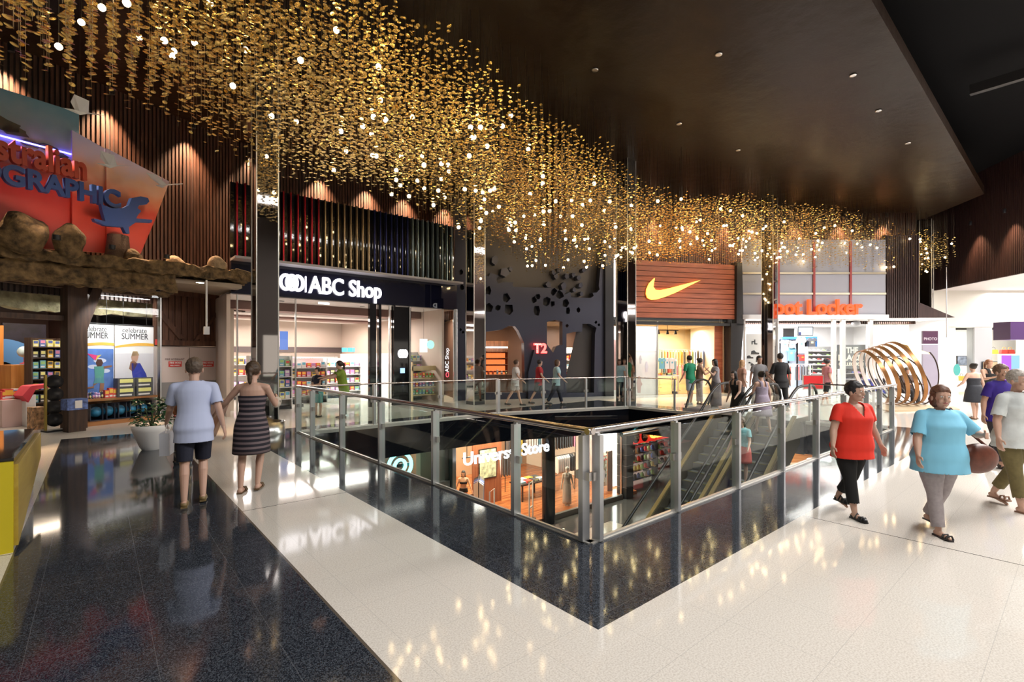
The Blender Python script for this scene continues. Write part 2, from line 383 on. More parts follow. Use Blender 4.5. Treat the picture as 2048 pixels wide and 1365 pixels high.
# ------------------------------------------------------------------ chandelier of gold discs
def lerp(t, xs, ys):
    if t <= xs[0]: return ys[0]
    for i in range(1, len(xs)):
        if t <= xs[i]: q = (t-xs[i-1])/(xs[i]-xs[i-1]); return ys[i-1]+q*(ys[i]-ys[i-1])
    return ys[-1]
NX = [-8, 0, 3, 6, 9, 11.3, 16.7, 18.7, 21.9, 24.8, 29.6]; NY = [4.6, 4.9, 5.2, 5.7, 6.1, 6.0, 5.2, 4.7, 3.8, 2.7, 1.2]
FX_ = [-8, -4.6, -1.7, 1.3, 3.3, 5.6, 8, 10.5, 12.5, 14, 17.9, 21.9, 27, 29.6]; FY_ = [6.9, 7.4, 8.7, 9.3, 9.4, 10.0, 10.9, 11.6, 10.6, 9.6, 7.6, 7.0, 5.0, 3.0]
BX = [-8, -2, 1.3, 4, 6, 10.5, 13, 18, 22, 28]; BZ = [6.15, 6.0, 5.95, 5.75, 5.5, 5.15, 5.6, 5.95, 5.85, 6.05]
TX = [-8, 0, 6, 9, 13, 17, 22, 29]; TZ = [8.35, 8.2, 7.9, 7.6, 7.5, 8.25, 8.3, 7.75]
random.seed(7)
GOLD = mat('gold_disc', (.84, .60, .19), .24, 1, var=.38, vs=9)
P(GOLD).inputs['Metallic'].default_value = .93
chand = thing('disc_chandelier', 'huge wave of gold metal discs and small bulbs hanging under the dark ceiling', 'chandelier', T(8, 6, CZT))
org = Vector((8, 6, CZT))
def disc(mb, c, r, yaw, tilt, n=8):
    ct, st = math.cos(tilt), math.sin(tilt); cy, sy = math.cos(yaw), math.sin(yaw)
    vs = [(c[0], c[1], c[2]+r*.16)]
    for k in range(n):
        q = 2*PI*k/n; x = r*math.cos(q)*1.14; y = r*math.sin(q)*.95
        z = x*st; x = x*ct
        vs.append((c[0]+x*cy-y*sy, c[1]+x*sy+y*cy, c[2]+z))
    mb.add(vs, [(0, 1+k, 1+(k+1) % n) for k in range(n)], False)
strings = MB(); discs = []; bulbs = []; wires = MB()
G = .255
x = -8.0
while x < 29.5:
    yn, yf = lerp(x, NX, NY), lerp(x, FX_, FY_)
    y = math.floor(yn/G)*G
    while y < yf:
        if y >= yn-.1:
            e = min((y-yn)/(yf-yn), 1) if yf > yn else 0
            zb = lerp(x, BX, BZ)+.16*math.sin(x*1.1+y*.6)+random.uniform(0, .3)
            zt = lerp(x, TX, TZ)+random.uniform(-.12, .12)+.14*math.sin(x*.9+1)
            zb += .5*max(0, .15-e)/.15; zt -= .75*max(0, e-.5)
            sx_, sy_ = x+random.uniform(-.03, .03), y+random.uniform(-.03, .03)
            if zt > zb+.2:
                strings.tube([(sx_-org.x, sy_-org.y, 0), (sx_-org.x, sy_-org.y, zb-org.z)], .0022, 3, cap=False)
                z = zb; k = 0
                while z < zt:
                    if random.random() < .93:
                        yaw = random.uniform(0, 2*PI); off = .042
                        discs.append((sx_+off*math.cos(yaw), sy_+off*math.sin(yaw), z, random.uniform(.030, .046), yaw, random.uniform(-.42, .42)))
                    z += random.uniform(.085, .125)
            if random.random() < (.075 if x < 2 else .14): bulbs.append((x+G/2, y+G/2, random.uniform(zb+.02, min(zb+1.3, zt))))
        y += G
    x += G
def pic(p):
    d = Vector((p[0]-CX, p[1]-CY)); f = d.x*FX+d.y*FY; return f
order = sorted(range(len(discs)), key=lambda i: pic(discs[i]) if pic(discs[i]) > 5 else 99)
seen_first = set(order[:100])
dm = MB(); disc(dm, (0, 0, 0), 1, 0, 0); dme = dm.mesh('disc', GOLD)
for i in order[:100]:
    d = discs[i]; o = bpy.data.objects.new('disc', dme); COL.objects.link(o); o.parent = chand
    o.location = Vector(d[:3])-org; o.rotation_euler = (0, -d[5], d[4]); o.scale = (d[3],)*3
rest = MB()
for i, d in enumerate(discs):
    if i not in seen_first: disc(rest, (d[0]-org.x, d[1]-org.y, d[2]-org.z), d[3], d[4], d[5])
put('discs', rest, GOLD, chand, kind='stuff')
put('strings', strings, mat('fine_wire', (.25, .2, .14), .4, 1), chand, kind='stuff')
BULB = glow('warm_bulb', (1, .72, .36), 30)
bm_ = MB(); bm_.ball((0, 0, 0), .050, 8, 6); bme = bm_.mesh('bulb', BULB)
CORD = mat('bulb_cord', (.02, .015, .01), .6)
bo = sorted(bulbs, key=lambda b_: pic(b_) if pic(b_) > 5 else 99)
for b_ in bo[:100]:
    o = bpy.data.objects.new('bulb', bme); COL.objects.link(o); o.parent = chand; o.location = Vector(b_)-org
rb = MB(); cd_ = MB()
for b_ in bo[100:]: rb.ball((b_[0]-org.x, b_[1]-org.y, b_[2]-org.z), .046, 8, 6)
for b_ in bo: cd_.tube([(b_[0]-org.x, b_[1]-org.y, 0), (b_[0]-org.x, b_[1]-org.y, b_[2]-org.z+.04)], .006, 4, cap=False)
put('bulbs', rb, BULB, chand, kind='stuff'); put('bulb_cords', cd_, CORD, chand, kind='stuff')
print('discs', len(discs), 'bulbs', len(bulbs))
# fixtures recessed in the dark ceiling
for (px, py) in ((1706, 150), (1757, 221), (1816, 286), (1358, 247), (1190, 139), (1437, 108), (1476, 300)):
    p = fl(px, py, CZT); t = thing('ceiling_downlight', 'tiny recessed lamp in the dark ceiling above the opening', 'downlight', T(p.x, p.y, CZT-.005), 'recessed ceiling lamps')
    put('trim_ring', MB().lathe([(.05, 0), (.085, 0), (.085, -.02), (.05, -.02)], 16), STEEL, t)
    put('lens', MB().lathe([(.001, -.012), (.05, -.012)], 16), glow('dim_lens', (1, .9, .8), 6), t)
def wall_spot(F, u, d, z, watts, lab, grp='wall washer lamps'):
    p = F.w(u, d)
    t = thing('wall_washer', lab, 'lamp', T(p.x, p.y, z, F.ang), grp)
    put('housing', MB().lathe([(.06, 0), (.06, .2), (.001, .2)], 14), MBLACK, t)
    put('lens', MB().lathe([(.001, .01), (.055, .01)], 14), glow('warm_lens', (1, .8, .55), 60), t)
    q = F.w(u, d+.06)
    s = spot(p.x, p.y, z-.02, q.x, q.y, z-3, watts, 78, .9, (1, .66, .40), .04)
for px in (20, 222, 385, 505): wall_spot(AG, AG.X(px, .1), .35-.30, CZT-.3, 2000, 'black ceiling lamp washing the slatted wall above the geographic shop', 'lamps over the slatted wall')
for px in (640, 733, 808, 890, 978): wall_spot(WB, WB.X(px), -.30, CZT-.3, 2000, 'black ceiling lamp washing the slatted wall above the broadcaster shop', 'lamps over the slatted wall')
for u in (1.2, 3.2, 5.2): wall_spot(TU, u, -.30, CZT-.3, 2000, 'black ceiling lamp washing the slatted wall above the tea shop', 'lamps over the slatted wall')
for u in (.6, 2.6, 4.6, 6.6): wall_spot(NU, u, -.30, CZT-.3, 2000, 'black ceiling lamp washing the slatted wall above the timber sign', 'lamps over the slatted wall')
for u in (.9, 3.1, 5.3, 7.5): wall_spot(FU, u, -.30, CZT-.3, 2000, 'black ceiling lamp washing the slatted wall above the orange lettering', 'lamps over the slatted wall')
for px in (1960, 2030): wall_spot(BH, BH.X(px), -.42, 8.5, 900, 'black lamp washing the dark bulkhead over the far walkway', 'lamps on the far bulkhead')
# ------------------------------------------------------------------ kit of shop goods
def poly_wall(outer, holes, d0, d1, m, name, M, parent=None, kind='structure'):
    bm = bmesh.new()
    for poly in [outer]+holes:
        vs = [bm.verts.new((x, d0, z)) for x, z in poly]
        for i in range(len(vs)): bm.edges.new((vs[i], vs[(i+1) % len(vs)]))
    bmesh.ops.triangle_fill(bm, use_beauty=True, edges=bm.edges[:])
    for f in bm.faces:
        if f.normal.y > 0: f.normal_flip()
    r = bmesh.ops.extrude_face_region(bm, geom=bm.faces[:])
    for v in [g for g in r['geom'] if isinstance(g, bmesh.types.BMVert)]: v.co.y = d1
    me = bpy.data.meshes.new(name); bm.to_mesh(me); bm.free(); me.materials.append(m)
    o = bpy.data.objects.new(name, me); COL.objects.link(o)
    if parent: o.parent = parent
    else: o.matrix_world = M
    return tag(o, kind=kind if not parent else None)
RNDC = [(.75, .08, .07), (.85, .8, .78), (.10, .16, .45), (.9, .55, .08), (.15, .45, .6), (.8, .3, .45), (.08, .08, .09), (.35, .6, .2), (.55, .3, .6), (.9, .85, .3)]
def cmat(i): c = RNDC[i % len(RNDC)]; return mat('goods_colour_%d' % (i % len(RNDC)), c, .45)
MESHES = {}
def goods_mesh(kind, i, w, h, d):
    k = (kind, i % 10, round(w, 2), round(h, 2), round(d, 2))
    if k in MESHES: return MESHES[k]
    mb = MB(); ms = [cmat(i), cmat(i+3), WHITE]
    if kind == 'box':
        mb.box(-w/2, w/2, -d/2, d/2, 0, h); mb.mi = 1; mb.box(-w*.38, w*.38, -d/2-.004, -d/2, h*.5, h*.9); mb.mi = 2; mb.box(-w*.38, w*.3, -d/2-.004, -d/2, h*.12, h*.3)
    elif kind == 'toy':
        mb.ball((0, 0, h*.36), (w*.42, d*.42, h*.36)); mb.ball((0, -d*.05, h*.8), (w*.3, d*.3, h*.22)); mb.mi = 1
        mb.ball((-w*.22, 0, h*.96), w*.1, 6, 5); mb.ball((w*.22, 0, h*.96), w*.1, 6, 5); mb.ball((0, -d*.36, h*.36), (w*.22, d*.12, h*.2), 6, 5)
    elif kind == 'shirt':
        sh = [(-.5, .78), (-.34, 1), (-.14, 1), (-.08, .94), (.08, .94), (.14, 1), (.34, 1), (.5, .78), (.38, .66), (.29, .74), (.30, 0), (-.30, 0), (-.29, .74), (-.38, .66)]
        mb.prism([(x*w, z*h) for x, z in sh], -d/2, d/2); mb.mi = 1; mb.prism([(-.12*w, .5*h), (.12*w, .5*h), (.1*w, .66*h), (-.1*w, .66*h)], -d/2-.004, -d/2)
    elif kind == 'hung':
        sh = [(-.5, .9), (-.1, 1), (.1, 1), (.5, .9), (.45, .1), (.4, 0), (-.4, 0), (-.45, .1)]
        mb.prism([(x*w, z*h) for x, z in sh], -d/2, d/2)
    elif kind == 'shoe':
        n = 8; vs = []; secs = [(-.5, .28, .42), (-.4, .36, .85), (-.2, .38, .95), (0, .40, .72), (.2, .46, .50), (.38, .42, .36), (.5, .26, .22)]
        for x, hw, hh in secs:
            for k in range(n): q = 2*PI*k/n; vs.append((x*w, hw*d*math.cos(q), .12*h+max(0, (.5+.5*math.sin(q)))*hh*h*.88))
        fs = [(a*n+k, a*n+(k+1) % n, (a+1)*n+(k+1) % n, (a+1)*n+k) for a in range(len(secs)-1) for k in range(n)]+[tuple(range(n)), tuple(range(len(vs)-1, len(vs)-n-1, -1))]
        mb.add(vs, fs, True); mb.mi = 2; mb.slab([(-.5*w, -.3*d), (.3*w, -.45*d), (.53*w, -.2*d), (.53*w, .2*d), (.3*w, .45*d), (-.5*w, .3*d)], 0, .16*h)
    elif kind == 'bag':
        mb.prism([(-.5*w, 0), (.5*w, 0), (.4*w, .62*h), (-.4*w, .62*h)], -d/2, d/2); mb.mi = 1
        mb.tube([(-.22*w, 0, .6*h), (-.2*w, 0, .9*h), (0, 0, h), (.2*w, 0, .9*h), (.22*w, 0, .6*h)], .012, 6)
    elif kind == 'cap':
        mb.lathe([(w*.4, 0), (w*.4, h*.3), (w*.3, h*.8), (w*.05, h)], 12); mb.slab([(-.32*w, -.3*w), (.32*w, -.3*w), (.28*w, -.75*w), (-.28*w, -.75*w)], 0, h*.1)
    me = mb.mesh(kind, ms); MESHES[k] = me; return me
def item(name, kind, i, F, u, d, z, w, h, dp, label, cat, group, rz=0):
    o = bpy.data.objects.new(name, goods_mesh(kind, i, w, h, dp)); COL.objects.link(o)
    o.matrix_world = F.at(u, d, z, rz); return tag(o, label, cat, group)
def goods_row(name, kind, F, u0, u1, d, z, n, w, h, dp, label, cat, group, cols=None, jit=.1, rz=0):
    for k in range(n):
        i = random.choice(cols) if cols else random.randrange(10)
        hh = round(h*random.choice((.8, .9, 1)), 3)
        item(name, kind, i, F, u0+(k+.5)*(u1-u0)/n, d, z+.002, w, hh, dp, label, cat, group, rz+random.uniform(-jit, jit))
def shelf_unit(F, u, d, w, h, dp, levels, label, m=None, rz=0, back=True, name='display_shelf'):
    """levels = shelf heights; origin at the front edge centre"""
    m = m or WHITE; t = thing(name, label, 'shelf', F.at(u, d, 0, rz))
    for s_ in (-1, 1): put('side_panel', MB().box(s_*w/2-.015, s_*w/2+.015, 0, dp, 0, h), m, t)
    if back: put('back_panel', MB().box(-w/2, w/2, dp-.02, dp, 0, h), m, t)
    for z in levels: put('shelf', MB().box(-w/2+.015, w/2-.015, 0, dp-.02, z-.025, z), m, t)
    put('plinth', MB().box(-w/2, w/2, .03, dp, 0, .1), MBLACK, t)
    return t
def downlights(F, pts, z, label, s=30, r=.07, col=(1, .96, .9), grp='shop ceiling downlights'):
    for u, d in pts:
        t = thing('shop_downlight', label, 'downlight', F.at(u, d, z-.012), grp)
        put('rim', MB().lathe([(r, .0), (r+.02, 0), (r+.02, .012), (r, .012)], 14), STEEL, t)
        put('lens', MB().lathe([(.001, .004), (r, .004)], 14), glow('downlight_lens_%d' % int(s), col, s), t)
def shop_light(F, u, d, z, su, sd, watts, col=(1, .95, .88)):
    p = F.w(u, d); return area(p.x, p.y, z, su, sd, watts, col, (0, 0, F.ang))
def room(F, u0, u1, d0, d1, z0, z1, wm, cm_, name='wall_shop', sides=(1, 1)):
    struct(name, MB().box(u0, u1, d1, d1+.1, z0, z1), wm, F.M)
    if sides[0]: struct(name, MB().box(u0-.1, u0, d0, d1+.1, z0, z1), wm, F.M)
    if sides[1]: struct(name, MB().box(u1, u1+.1, d0, d1+.1, z0, z1), wm, F.M)
    struct('ceiling', MB().box(u0, u1, d0, d1, z1, z1+.1), cm_, F.M)
def panel(name, F, px0, px1, py0, py1, d, th, m, label=None, cat=None, parent=None, kind=None):
    """a flat thing standing in plane d of a front, its corners measured on the photograph"""
    u0, u1 = F.X(px0, d), F.X(px1, d); pm = (px0+px1)/2; z1, z0 = F.Z(pm, py0, d), F.Z(pm, py1, d)
    mb = MB().box(u0, u1, d, d+th, z0, z1)
    if kind == 'structure': return struct(name, mb, m, F.M)
    return solo(name, mb, m, label, cat, F.M)
def ring(cx, cz, r, w_, a0, a1, n, y0, y1, sy=1.0):
    pts = []
    for k in range(n+1): q = a0+(a1-a0)*k/n; pts.append((cx+math.cos(q)*(r+w_/2), cz+math.sin(q)*(r+w_/2)*sy))
    for k in range(n, -1, -1): q = a0+(a1-a0)*k/n; pts.append((cx+math.cos(q)*(r-w_/2), cz+math.sin(q)*(r-w_/2)*sy))
    return MB().prism(pts, y0, y1)
# ------------------------------------------------------------------ broadcaster shop on the far walkway
F = ABC
UL, UR = -1.35, F.X(913)
PINK = mat('shop_wall_beige', (.62, .50, .42), .6); SC_ = mat('shop_ceiling', (.80, .74, .70), .6); BRN = mat('brown_bulkhead', (.22, .12, .10), .6)
room(F, UL, 5.95, .1, 10.4, 0, 3.62, PINK, SC_, sides=(1, 1))
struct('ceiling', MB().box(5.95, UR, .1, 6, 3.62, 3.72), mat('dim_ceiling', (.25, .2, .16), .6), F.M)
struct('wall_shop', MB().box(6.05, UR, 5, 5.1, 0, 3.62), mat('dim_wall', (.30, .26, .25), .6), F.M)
for i, (d, z, m) in enumerate(((1.7, 3.34, BRN), (4.4, 3.42, SC_), (5.6, 3.36, BRN), (8.0, 3.46, SC_))):
    struct('trim_%d' % (41+i), MB().box(UL, 5.95, d, d+.9, z, 3.62), m, F.M)
struct('trim_45', MB().box(UL, 5.95, 10.3, 10.4, 1.98, 2.25), mat('dark_taupe', (.10, .07, .07), .5), F.M)
downlights(F, [(u, d) for u in (.3, 1.7, 3.1, 4.5) for d in (1.0, 3.4, 6.9, 9.4)], 3.61, 'round downlight in the bright ceiling of the broadcaster shop', 40)
shop_light(F, 2.2, 3.4, 3.30, 5.5, 1.2, 290, (1, .90, .84)); shop_light(F, 2.2, 7.2, 3.30, 5.5, 1.0, 260, (1, .90, .82)); shop_light(F, 2.2, 9.6, 3.30, 5.5, .5, 40, (1, .88, .8))
shop_light(F, 6.6, 1.6, 3.3, .9, 1.2, 50, (1, .95, .85))
# front: fascia, shelf, fin screen
NAVY = mat('navy_black_fascia', (.006, .007, .022), .05, 0, coat=.5)
struct('wall_fascia', MB().box(UL, UR, -.02, .25, 3.64, 4.60), NAVY, F.M)
t = thing('shop_sign', 'illuminated white lettering and wave emblem on the dark fascia of the broadcaster shop', 'sign', F.at(0, -.04, 0))
LW = glow('white_neon', (1, .96, 1), 2.6)
def loopmark(cx, cz, w, h, y0, th, m, parent):
    for k in range(3):
        pts = []
        c = cx+(k-1)*w*.26
        for q in range(24):
            a = 2*PI*q/24; pts.append((c+math.cos(a)*w*.215, y0, cz+math.sin(a)*h*.46))
        put('emblem_loop', MB().tube(pts, th, 8, close=True), m, parent)
x0 = F.X(560); x1 = F.X(605); zc = F.Z(582, 566)
loopmark((x0+x1)/2, zc, (x1-x0)*1.05, .48, -.03, .052, LW, t)
put('divider_bar', MB().box(F.X(610)-.015, F.X(610)+.02, -.05, -.01, zc-.27, zc+.24), LW, t)
text('ABC Shop', F.X(761)-F.X(616), T(F.X(616), -.03, F.Z(640, 589)-.17), LW, t, depth=.06, bold=.016, height=.74)
BG = mat('screen_backing', (.005, .005, .006), .04, 0, coat=.6)
struct('wall_screen', MB().box(UL, UR-.05, .12, .25, 4.72, 6.95), BG, F.M)
t = thing('fin_screen', 'row of upright coloured metal fins, red then bronze then blue, above the white lettering', 'screen', F.at(0, 0, 4.60))
put('ledge', MB().box(UL, UR-.05, -.55, .12, 0, .07), mat('pale_grey_ledge', (.45, .43, .46), .45), t)
cols = [((.50, .012, .03), 'red', 12), ((.45, .33, .20), 'bronze', 8), ((.02, .03, .16), 'navy', 7), ((.30, .42, .52), 'silver', 9)]
n = sum(c[2] for c in cols); i = 0
for c, nm, k in cols:
    fm = mat('fin_'+nm, tuple(.6*v for v in c), .30, .75)
    fmesh = MB().box(-.018, .018, 0, .13, 0, 2.26).mesh('fin', fm)
    for _ in range(k):
        u = UL+.15+(UR-UL-.4)*i/(n-1); o = bpy.data.objects.new('fin', fmesh); COL.objects.link(o); o.parent = t; o.location = (u, -.06, .08); i += 1
# end column, black door frames, panels
solo('curved_end_column', MB().tube([(F.X(908), -.1, z) for z in (0, 3.64)], [.10, .10], 16), mat('satin_silver', (.7, .72, .75), .25, .9), 'silver round column at the end of the broadcaster shop window', 'column', F.M)
for i, (a, b_) in enumerate(((739, 752), (757, 762), (787, 790))):
    struct('trim_%d' % (50+i), MB().box(F.X(a), F.X(b_), -.03, .12, 0, 3.64), BLACK, F.M)
struct('window_1', MB().box(F.X(472), F.X(592), .04, .055, .05, 3.6), SHOPG, F.M)
struct('window_2', MB().box(F.X(822), F.X(905), .04, .055, .05, 3.6), SHOPG, F.M)
for i, px in enumerate((475, 592, 780, 820)): struct('trim_%d' % (55+i), MB().box(F.X(px)-.015, F.X(px)+.015, .0, .1, 0, 3.62), STEEL, F.M)
t = thing('logo_board', 'black glossy screen panel with small glowing wave emblem beside the shop door', 'panel', F.at(F.X(790), .06, 0))
w_ = F.X(818)-F.X(778)
put('board', MB().box(-w_*.1, w_*.85, 0, .08, 0, 3.6), BLACK, t)
loopmark(w_*.42, F.Z(800, 708), .36, .28, -.03, .03, LW, t)
put('price_screen', MB().box(w_*.30, w_*.52, -.02, -.001, F.Z(803, 747), F.Z(803, 737)), glow('blue_screen', (.3, .55, 1), 1.5), t)
t = thing('vertical_lettering', 'white shop name running up the glass near the silver end column', 'sign', F.at(F.X(897), -.01, F.Z(895, 745)))
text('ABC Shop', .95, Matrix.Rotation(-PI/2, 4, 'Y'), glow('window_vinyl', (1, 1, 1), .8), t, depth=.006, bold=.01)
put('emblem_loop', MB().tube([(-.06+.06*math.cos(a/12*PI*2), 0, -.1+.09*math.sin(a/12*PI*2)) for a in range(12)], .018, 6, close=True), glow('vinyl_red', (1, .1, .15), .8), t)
# inside: shelving bays and goods
def stock(F, u, d, w, levels, zs, label, g, kind='box', n=9, h=.2, cols=None, dp=.4, hh=None, m=None, name='boxed_item', cat='merchandise'):
    shelf_unit(F, u, d, w, hh or (levels[-1]+.35), dp, levels, label, m)
    for z in levels: goods_row(name, kind, F, u-w/2+.04, u+w/2-.04, d+dp*.35, z, n, (w-.1)/n*.86, h, .14, g[0], cat, g[1], cols)
g1 = ('small colourful boxed goods on the pale shelves of the broadcaster shop', 'boxed goods in the broadcaster shop')
stock(F, .05, 1.2, 1.3, (.35, .75, 1.1, 1.45), 0, 'pale shelving bay just inside the broadcaster shop behind the mirror column', g1, n=7, h=.24)
stock(F, 1.7, 2.8, 1.5, (.3, .65, 1.0, 1.35), 0, 'pink and orange shelving bay in the middle of the broadcaster shop', ('pink and orange boxed goods in the middle bay of the broadcaster shop', 'pink goods in the middle bay'), n=8, h=.22, cols=[0, 5, 3, 1])
stock(F, 3.6, 4.4, 1.8, (.3, .65, 1.0, 1.35), 0, 'low pale shelving bay behind the woman in the green top', g1, n=8, h=.2)
stock(F, .4, 6.2, 1.6, (.5, 1.0, 1.45), 0, 'pale shelving bay deep in the broadcaster shop below the blue poster', g1, n=7, h=.26)
stock(F, 3.2, 9.8, 4.6, (.5, .95, 1.4), 0, 'long wall shelf across the rear of the broadcaster shop', ('soft toys and boxes along the rear wall shelf of the broadcaster shop', 'goods on the rear wall shelf'), n=16, h=.3, cols=[1, 3, 9, 5], kind='toy', name='soft_toy', cat='toy')
for k in range(4):
    panel('category_header', F, 684+k*11.5, 694+k*11.5, 696, 704, 8.6, .03, glow('teal_header', (.1, .6, .8), 1.6), 'teal lit header number %s above the yellow goods in the broadcaster shop' % ['one', 'two', 'three', 'four'][k], 'sign')
R = Fac(F.w(5.9, 9.6), (0, -1))   # right hand interior wall seen obliquely
t = shelf_unit(F, 5.55, 2.2, .6, 1.9, 6.5, (.35, .8, 1.2, 1.6), 'long wall shelf of yellow and orange goods along the side wall of the broadcaster shop')
for z in (.35, .8, 1.2, 1.6):
    for k in range(14): item('boxed_item', 'box', random.choice([3, 9, 0, 1]), F, 5.36, 2.4+k*.46, z+.002, .3, .26, .12, 'yellow and orange goods along the side wall shelf of the broadcaster shop', 'merchandise', 'yellow goods on the side wall shelf', -PI/2)
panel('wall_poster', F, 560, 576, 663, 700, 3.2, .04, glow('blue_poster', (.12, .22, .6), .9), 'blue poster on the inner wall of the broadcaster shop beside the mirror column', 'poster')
panel('hanging_sign', F, 637, 659, 601, 609, .6, .04, glow('exit_pale', (.85, .95, .95), 1.5), 'small pale lit exit sign hanging inside the broadcaster shop', 'sign')
# goods stand in the second window
S0 = F.X(848, .5)+.1
t = thing('goods_stand', 'pale timber goods stand with sloping trays in the broadcaster shop window', 'display stand', F.at(S0, .55, 0))
TAN = mat('pale_timber', (.70, .55, .30), .5)
put('upright', MB().box(-.58, -.54, 0, .5, 0, 1.55), TAN, t); put('upright', MB().box(.54, .58, 0, .5, 0, 1.55), TAN, t)
put('header_board', MB().box(-.58, .58, .0, .03, 1.22, 1.40), TAN, t)
for z in (.25, .55, .9): put('tray', MB().box(-.54, .54, 0, .45, z, z+.03), TAN, t)
for z, cc in ((.93, [0, 7]), (.58, [1, 0, 2]), (.28, [7, 4])):
    goods_row('packet', 'box', F, S0-.52, S0+.52, .75, z+.005, 7, .11, .2, .12, 'packets in the sloping trays of the timber goods stand', 'packet', 'packets on the timber stand', cc)
stock(F, S0+.05, 1.6, 1.5, (.9, 1.25, 1.6), 0, 'glass topped shelving bay behind the timber goods stand', ('boxed goods on the bay behind the timber goods stand', 'boxed goods behind the timber stand'), n=8, h=.22)
t = thing('lit_poster', 'glowing green and white poster hanging above the timber goods stand', 'poster', F.at(S0-.05, .4, 0))
zp = F.Z(845, 705, .4)
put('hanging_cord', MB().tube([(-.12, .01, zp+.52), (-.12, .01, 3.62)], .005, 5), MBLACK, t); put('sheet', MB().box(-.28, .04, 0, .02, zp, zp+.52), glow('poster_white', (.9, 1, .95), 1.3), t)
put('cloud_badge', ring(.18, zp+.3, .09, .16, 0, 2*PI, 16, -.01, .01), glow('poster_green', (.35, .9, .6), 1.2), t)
# ------------------------------------------------------------------ tea shop: dark faceted wall with cut-outs
F = TT
TW = mat('dark_blue_grey_panel', (.038, .040, .066), .36, .3)
def pp(pts, d=0): return [(F.X(x, d), F.Z(x, y, d)) for x, y in pts]
U0, U1 = F.X(910), F.X(1213)
outer = [(U0, .0), (U1, .0), (U1, 8.2), (U0, 8.2)]
open1 = pp([(972, 786), (972, 664), (1003, 660), (1018, 652), (1030, 653), (1037, 662), (1048, 686), (1050, 786)])
open2 = pp([(1094, 690), (1094, 644), (1112, 640), (1125, 644), (1125, 690), (1112, 694), (1106, 706)])
open3 = pp([(1133, 786), (1133, 668), (1150, 664), (1164, 664), (1165, 648), (1180, 648), (1193, 656), (1190, 668), (1188, 786)])
random.seed(3)
def pent(cx, cy, r):
    a0 = random.uniform(0, 6.28); n = random.choice((5, 5, 6)); return [(cx+r*random.uniform(.7, 1.15)*math.cos(a0-2*PI*k/n), cy+1.15*r*random.uniform(.75, 1.15)*math.sin(a0-2*PI*k/n)) for k in range(n)]
small = [(990, 520, 8), (975, 546, 8), (1010, 545, 9), (1000, 560, 8), (1022, 538, 4), (1028, 570, 4), (1012, 596, 9), (977, 582, 8), (978, 616, 9), (996, 616, 6), (1018, 620, 12),
         (1068, 600, 6), (1076, 594, 6), (1074, 622, 9), (1094, 604, 10), (1108, 585, 7), (1119, 590, 9), (1136, 590, 8), (1128, 573, 7), (1131, 607, 9), (1105, 608, 6), (1097, 570, 6), (1112, 552, 6),
         (1119, 540, 5), (1134, 553, 5), (1147, 550, 5), (1158, 556, 5), (1162, 571, 5), (1149, 580, 4), (1163, 588, 4), (1157, 621, 5), (1136, 622, 6), (1192, 577, 7), (1182, 590, 6), (1108, 545, 5), (1168, 540, 4), (1192, 645, 3), (1198, 650, 3), (1134, 652, 4), (922, 545, 5), (924, 575, 5), (921, 660, 3), (926, 665, 3), (940, 560, 4)]
holes = [open1, open2, open3]+[pp(pent(*s)) for s in small]
poly_wall(outer, holes, 0, .32, TW, 'wall_tea_shop', F.M)
poly_wall(outer, [pp([(965, 790), (965, 640), (1056, 640), (1056, 790)], .33), pp([(1088, 715), (1088, 636), (1210, 636), (1210, 790), (1125, 790), (1125, 715)], .33)], .34, .38, mat('recess_back', (.10, .09, .09), .6), 'wall_tea_recess', F.M)
struct('wall_tea_facet', MB().prism([(F.X(1054), 0), (F.X(1094), 0), (F.X(1094), F.Z(1094, 760)), (F.X(1085), F.Z(1085, 722)), (F.X(1066), F.Z(1066, 700)), (F.X(1054), F.Z(1054, 745))], -.16, 0), TW, F.M)
TI = mat('tea_interior', (.10, .05, .03), .5); TIC = mat('tea_ceiling', (.30, .20, .12), .6)
room(F, .2, U1+.9, .4, 3.8, 0, 3.3, TI, TIC)
shop_light(F, 2.2, 2.2, 3.2, 2.2, 1, 60, (1, .62, .34)); shop_light(F, 6.4, 1.8, 3.2, 1.8, 1, 190, (1, .88, .78))
t = thing('shop_sign', 'small red bulb-lit T2 sign on the dark blue cut-out wall', 'sign', F.at(F.X(1064), -.2, F.Z(1076, 707)))
text('T2', F.X(1090)-F.X(1064), T(0, 0, 0), glow('red_neon', (1, .06, .05), 5), t, depth=.05, bold=.03, height=.42)
mb = MB()
for k in range(5): mb.ball((.06+k*.06, -.05, .38), .012, 6, 4)
for k in range(5): mb.ball((.13, -.05, .05+k*.07), .012, 6, 4)
put('sign_bulbs', mb, glow('red_bulbs', (1, .5, .4), 14), t, kind='stuff')
stocks = ('small tea caddies on the dark shelves of the tea shop', 'tea caddies on dark shelves')
SHD = wood('dark_oak', (.10, .05, .03), (.2, .1, .06), .4)
shelf_unit(F, 1.9, 2.6, 2.2, 2.5, .35, (.5, .8, 1.1, 1.4, 1.7, 2.0), 'dark shelving of the tea shop with black and orange caddies', SHD)
for z in (.5, .8, 1.1, 1.4, 1.7): goods_row('tea_caddy', 'box', F, .9, 1.75, 2.75, z, 6, .12, .2, .12, stocks[0], 'tea caddy', stocks[1], [6, 1, 6, 0])
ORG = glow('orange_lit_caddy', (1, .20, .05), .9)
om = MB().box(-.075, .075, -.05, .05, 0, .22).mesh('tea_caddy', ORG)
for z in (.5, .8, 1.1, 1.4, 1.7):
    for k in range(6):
        o = bpy.data.objects.new('tea_caddy', om); COL.objects.link(o); o.matrix_world = F.at(1.95+k*.17, 2.72, z+.002); tag(o, 'backlit orange caddy on the tea shop wall behind the counter', 'tea caddy', 'backlit orange caddies')
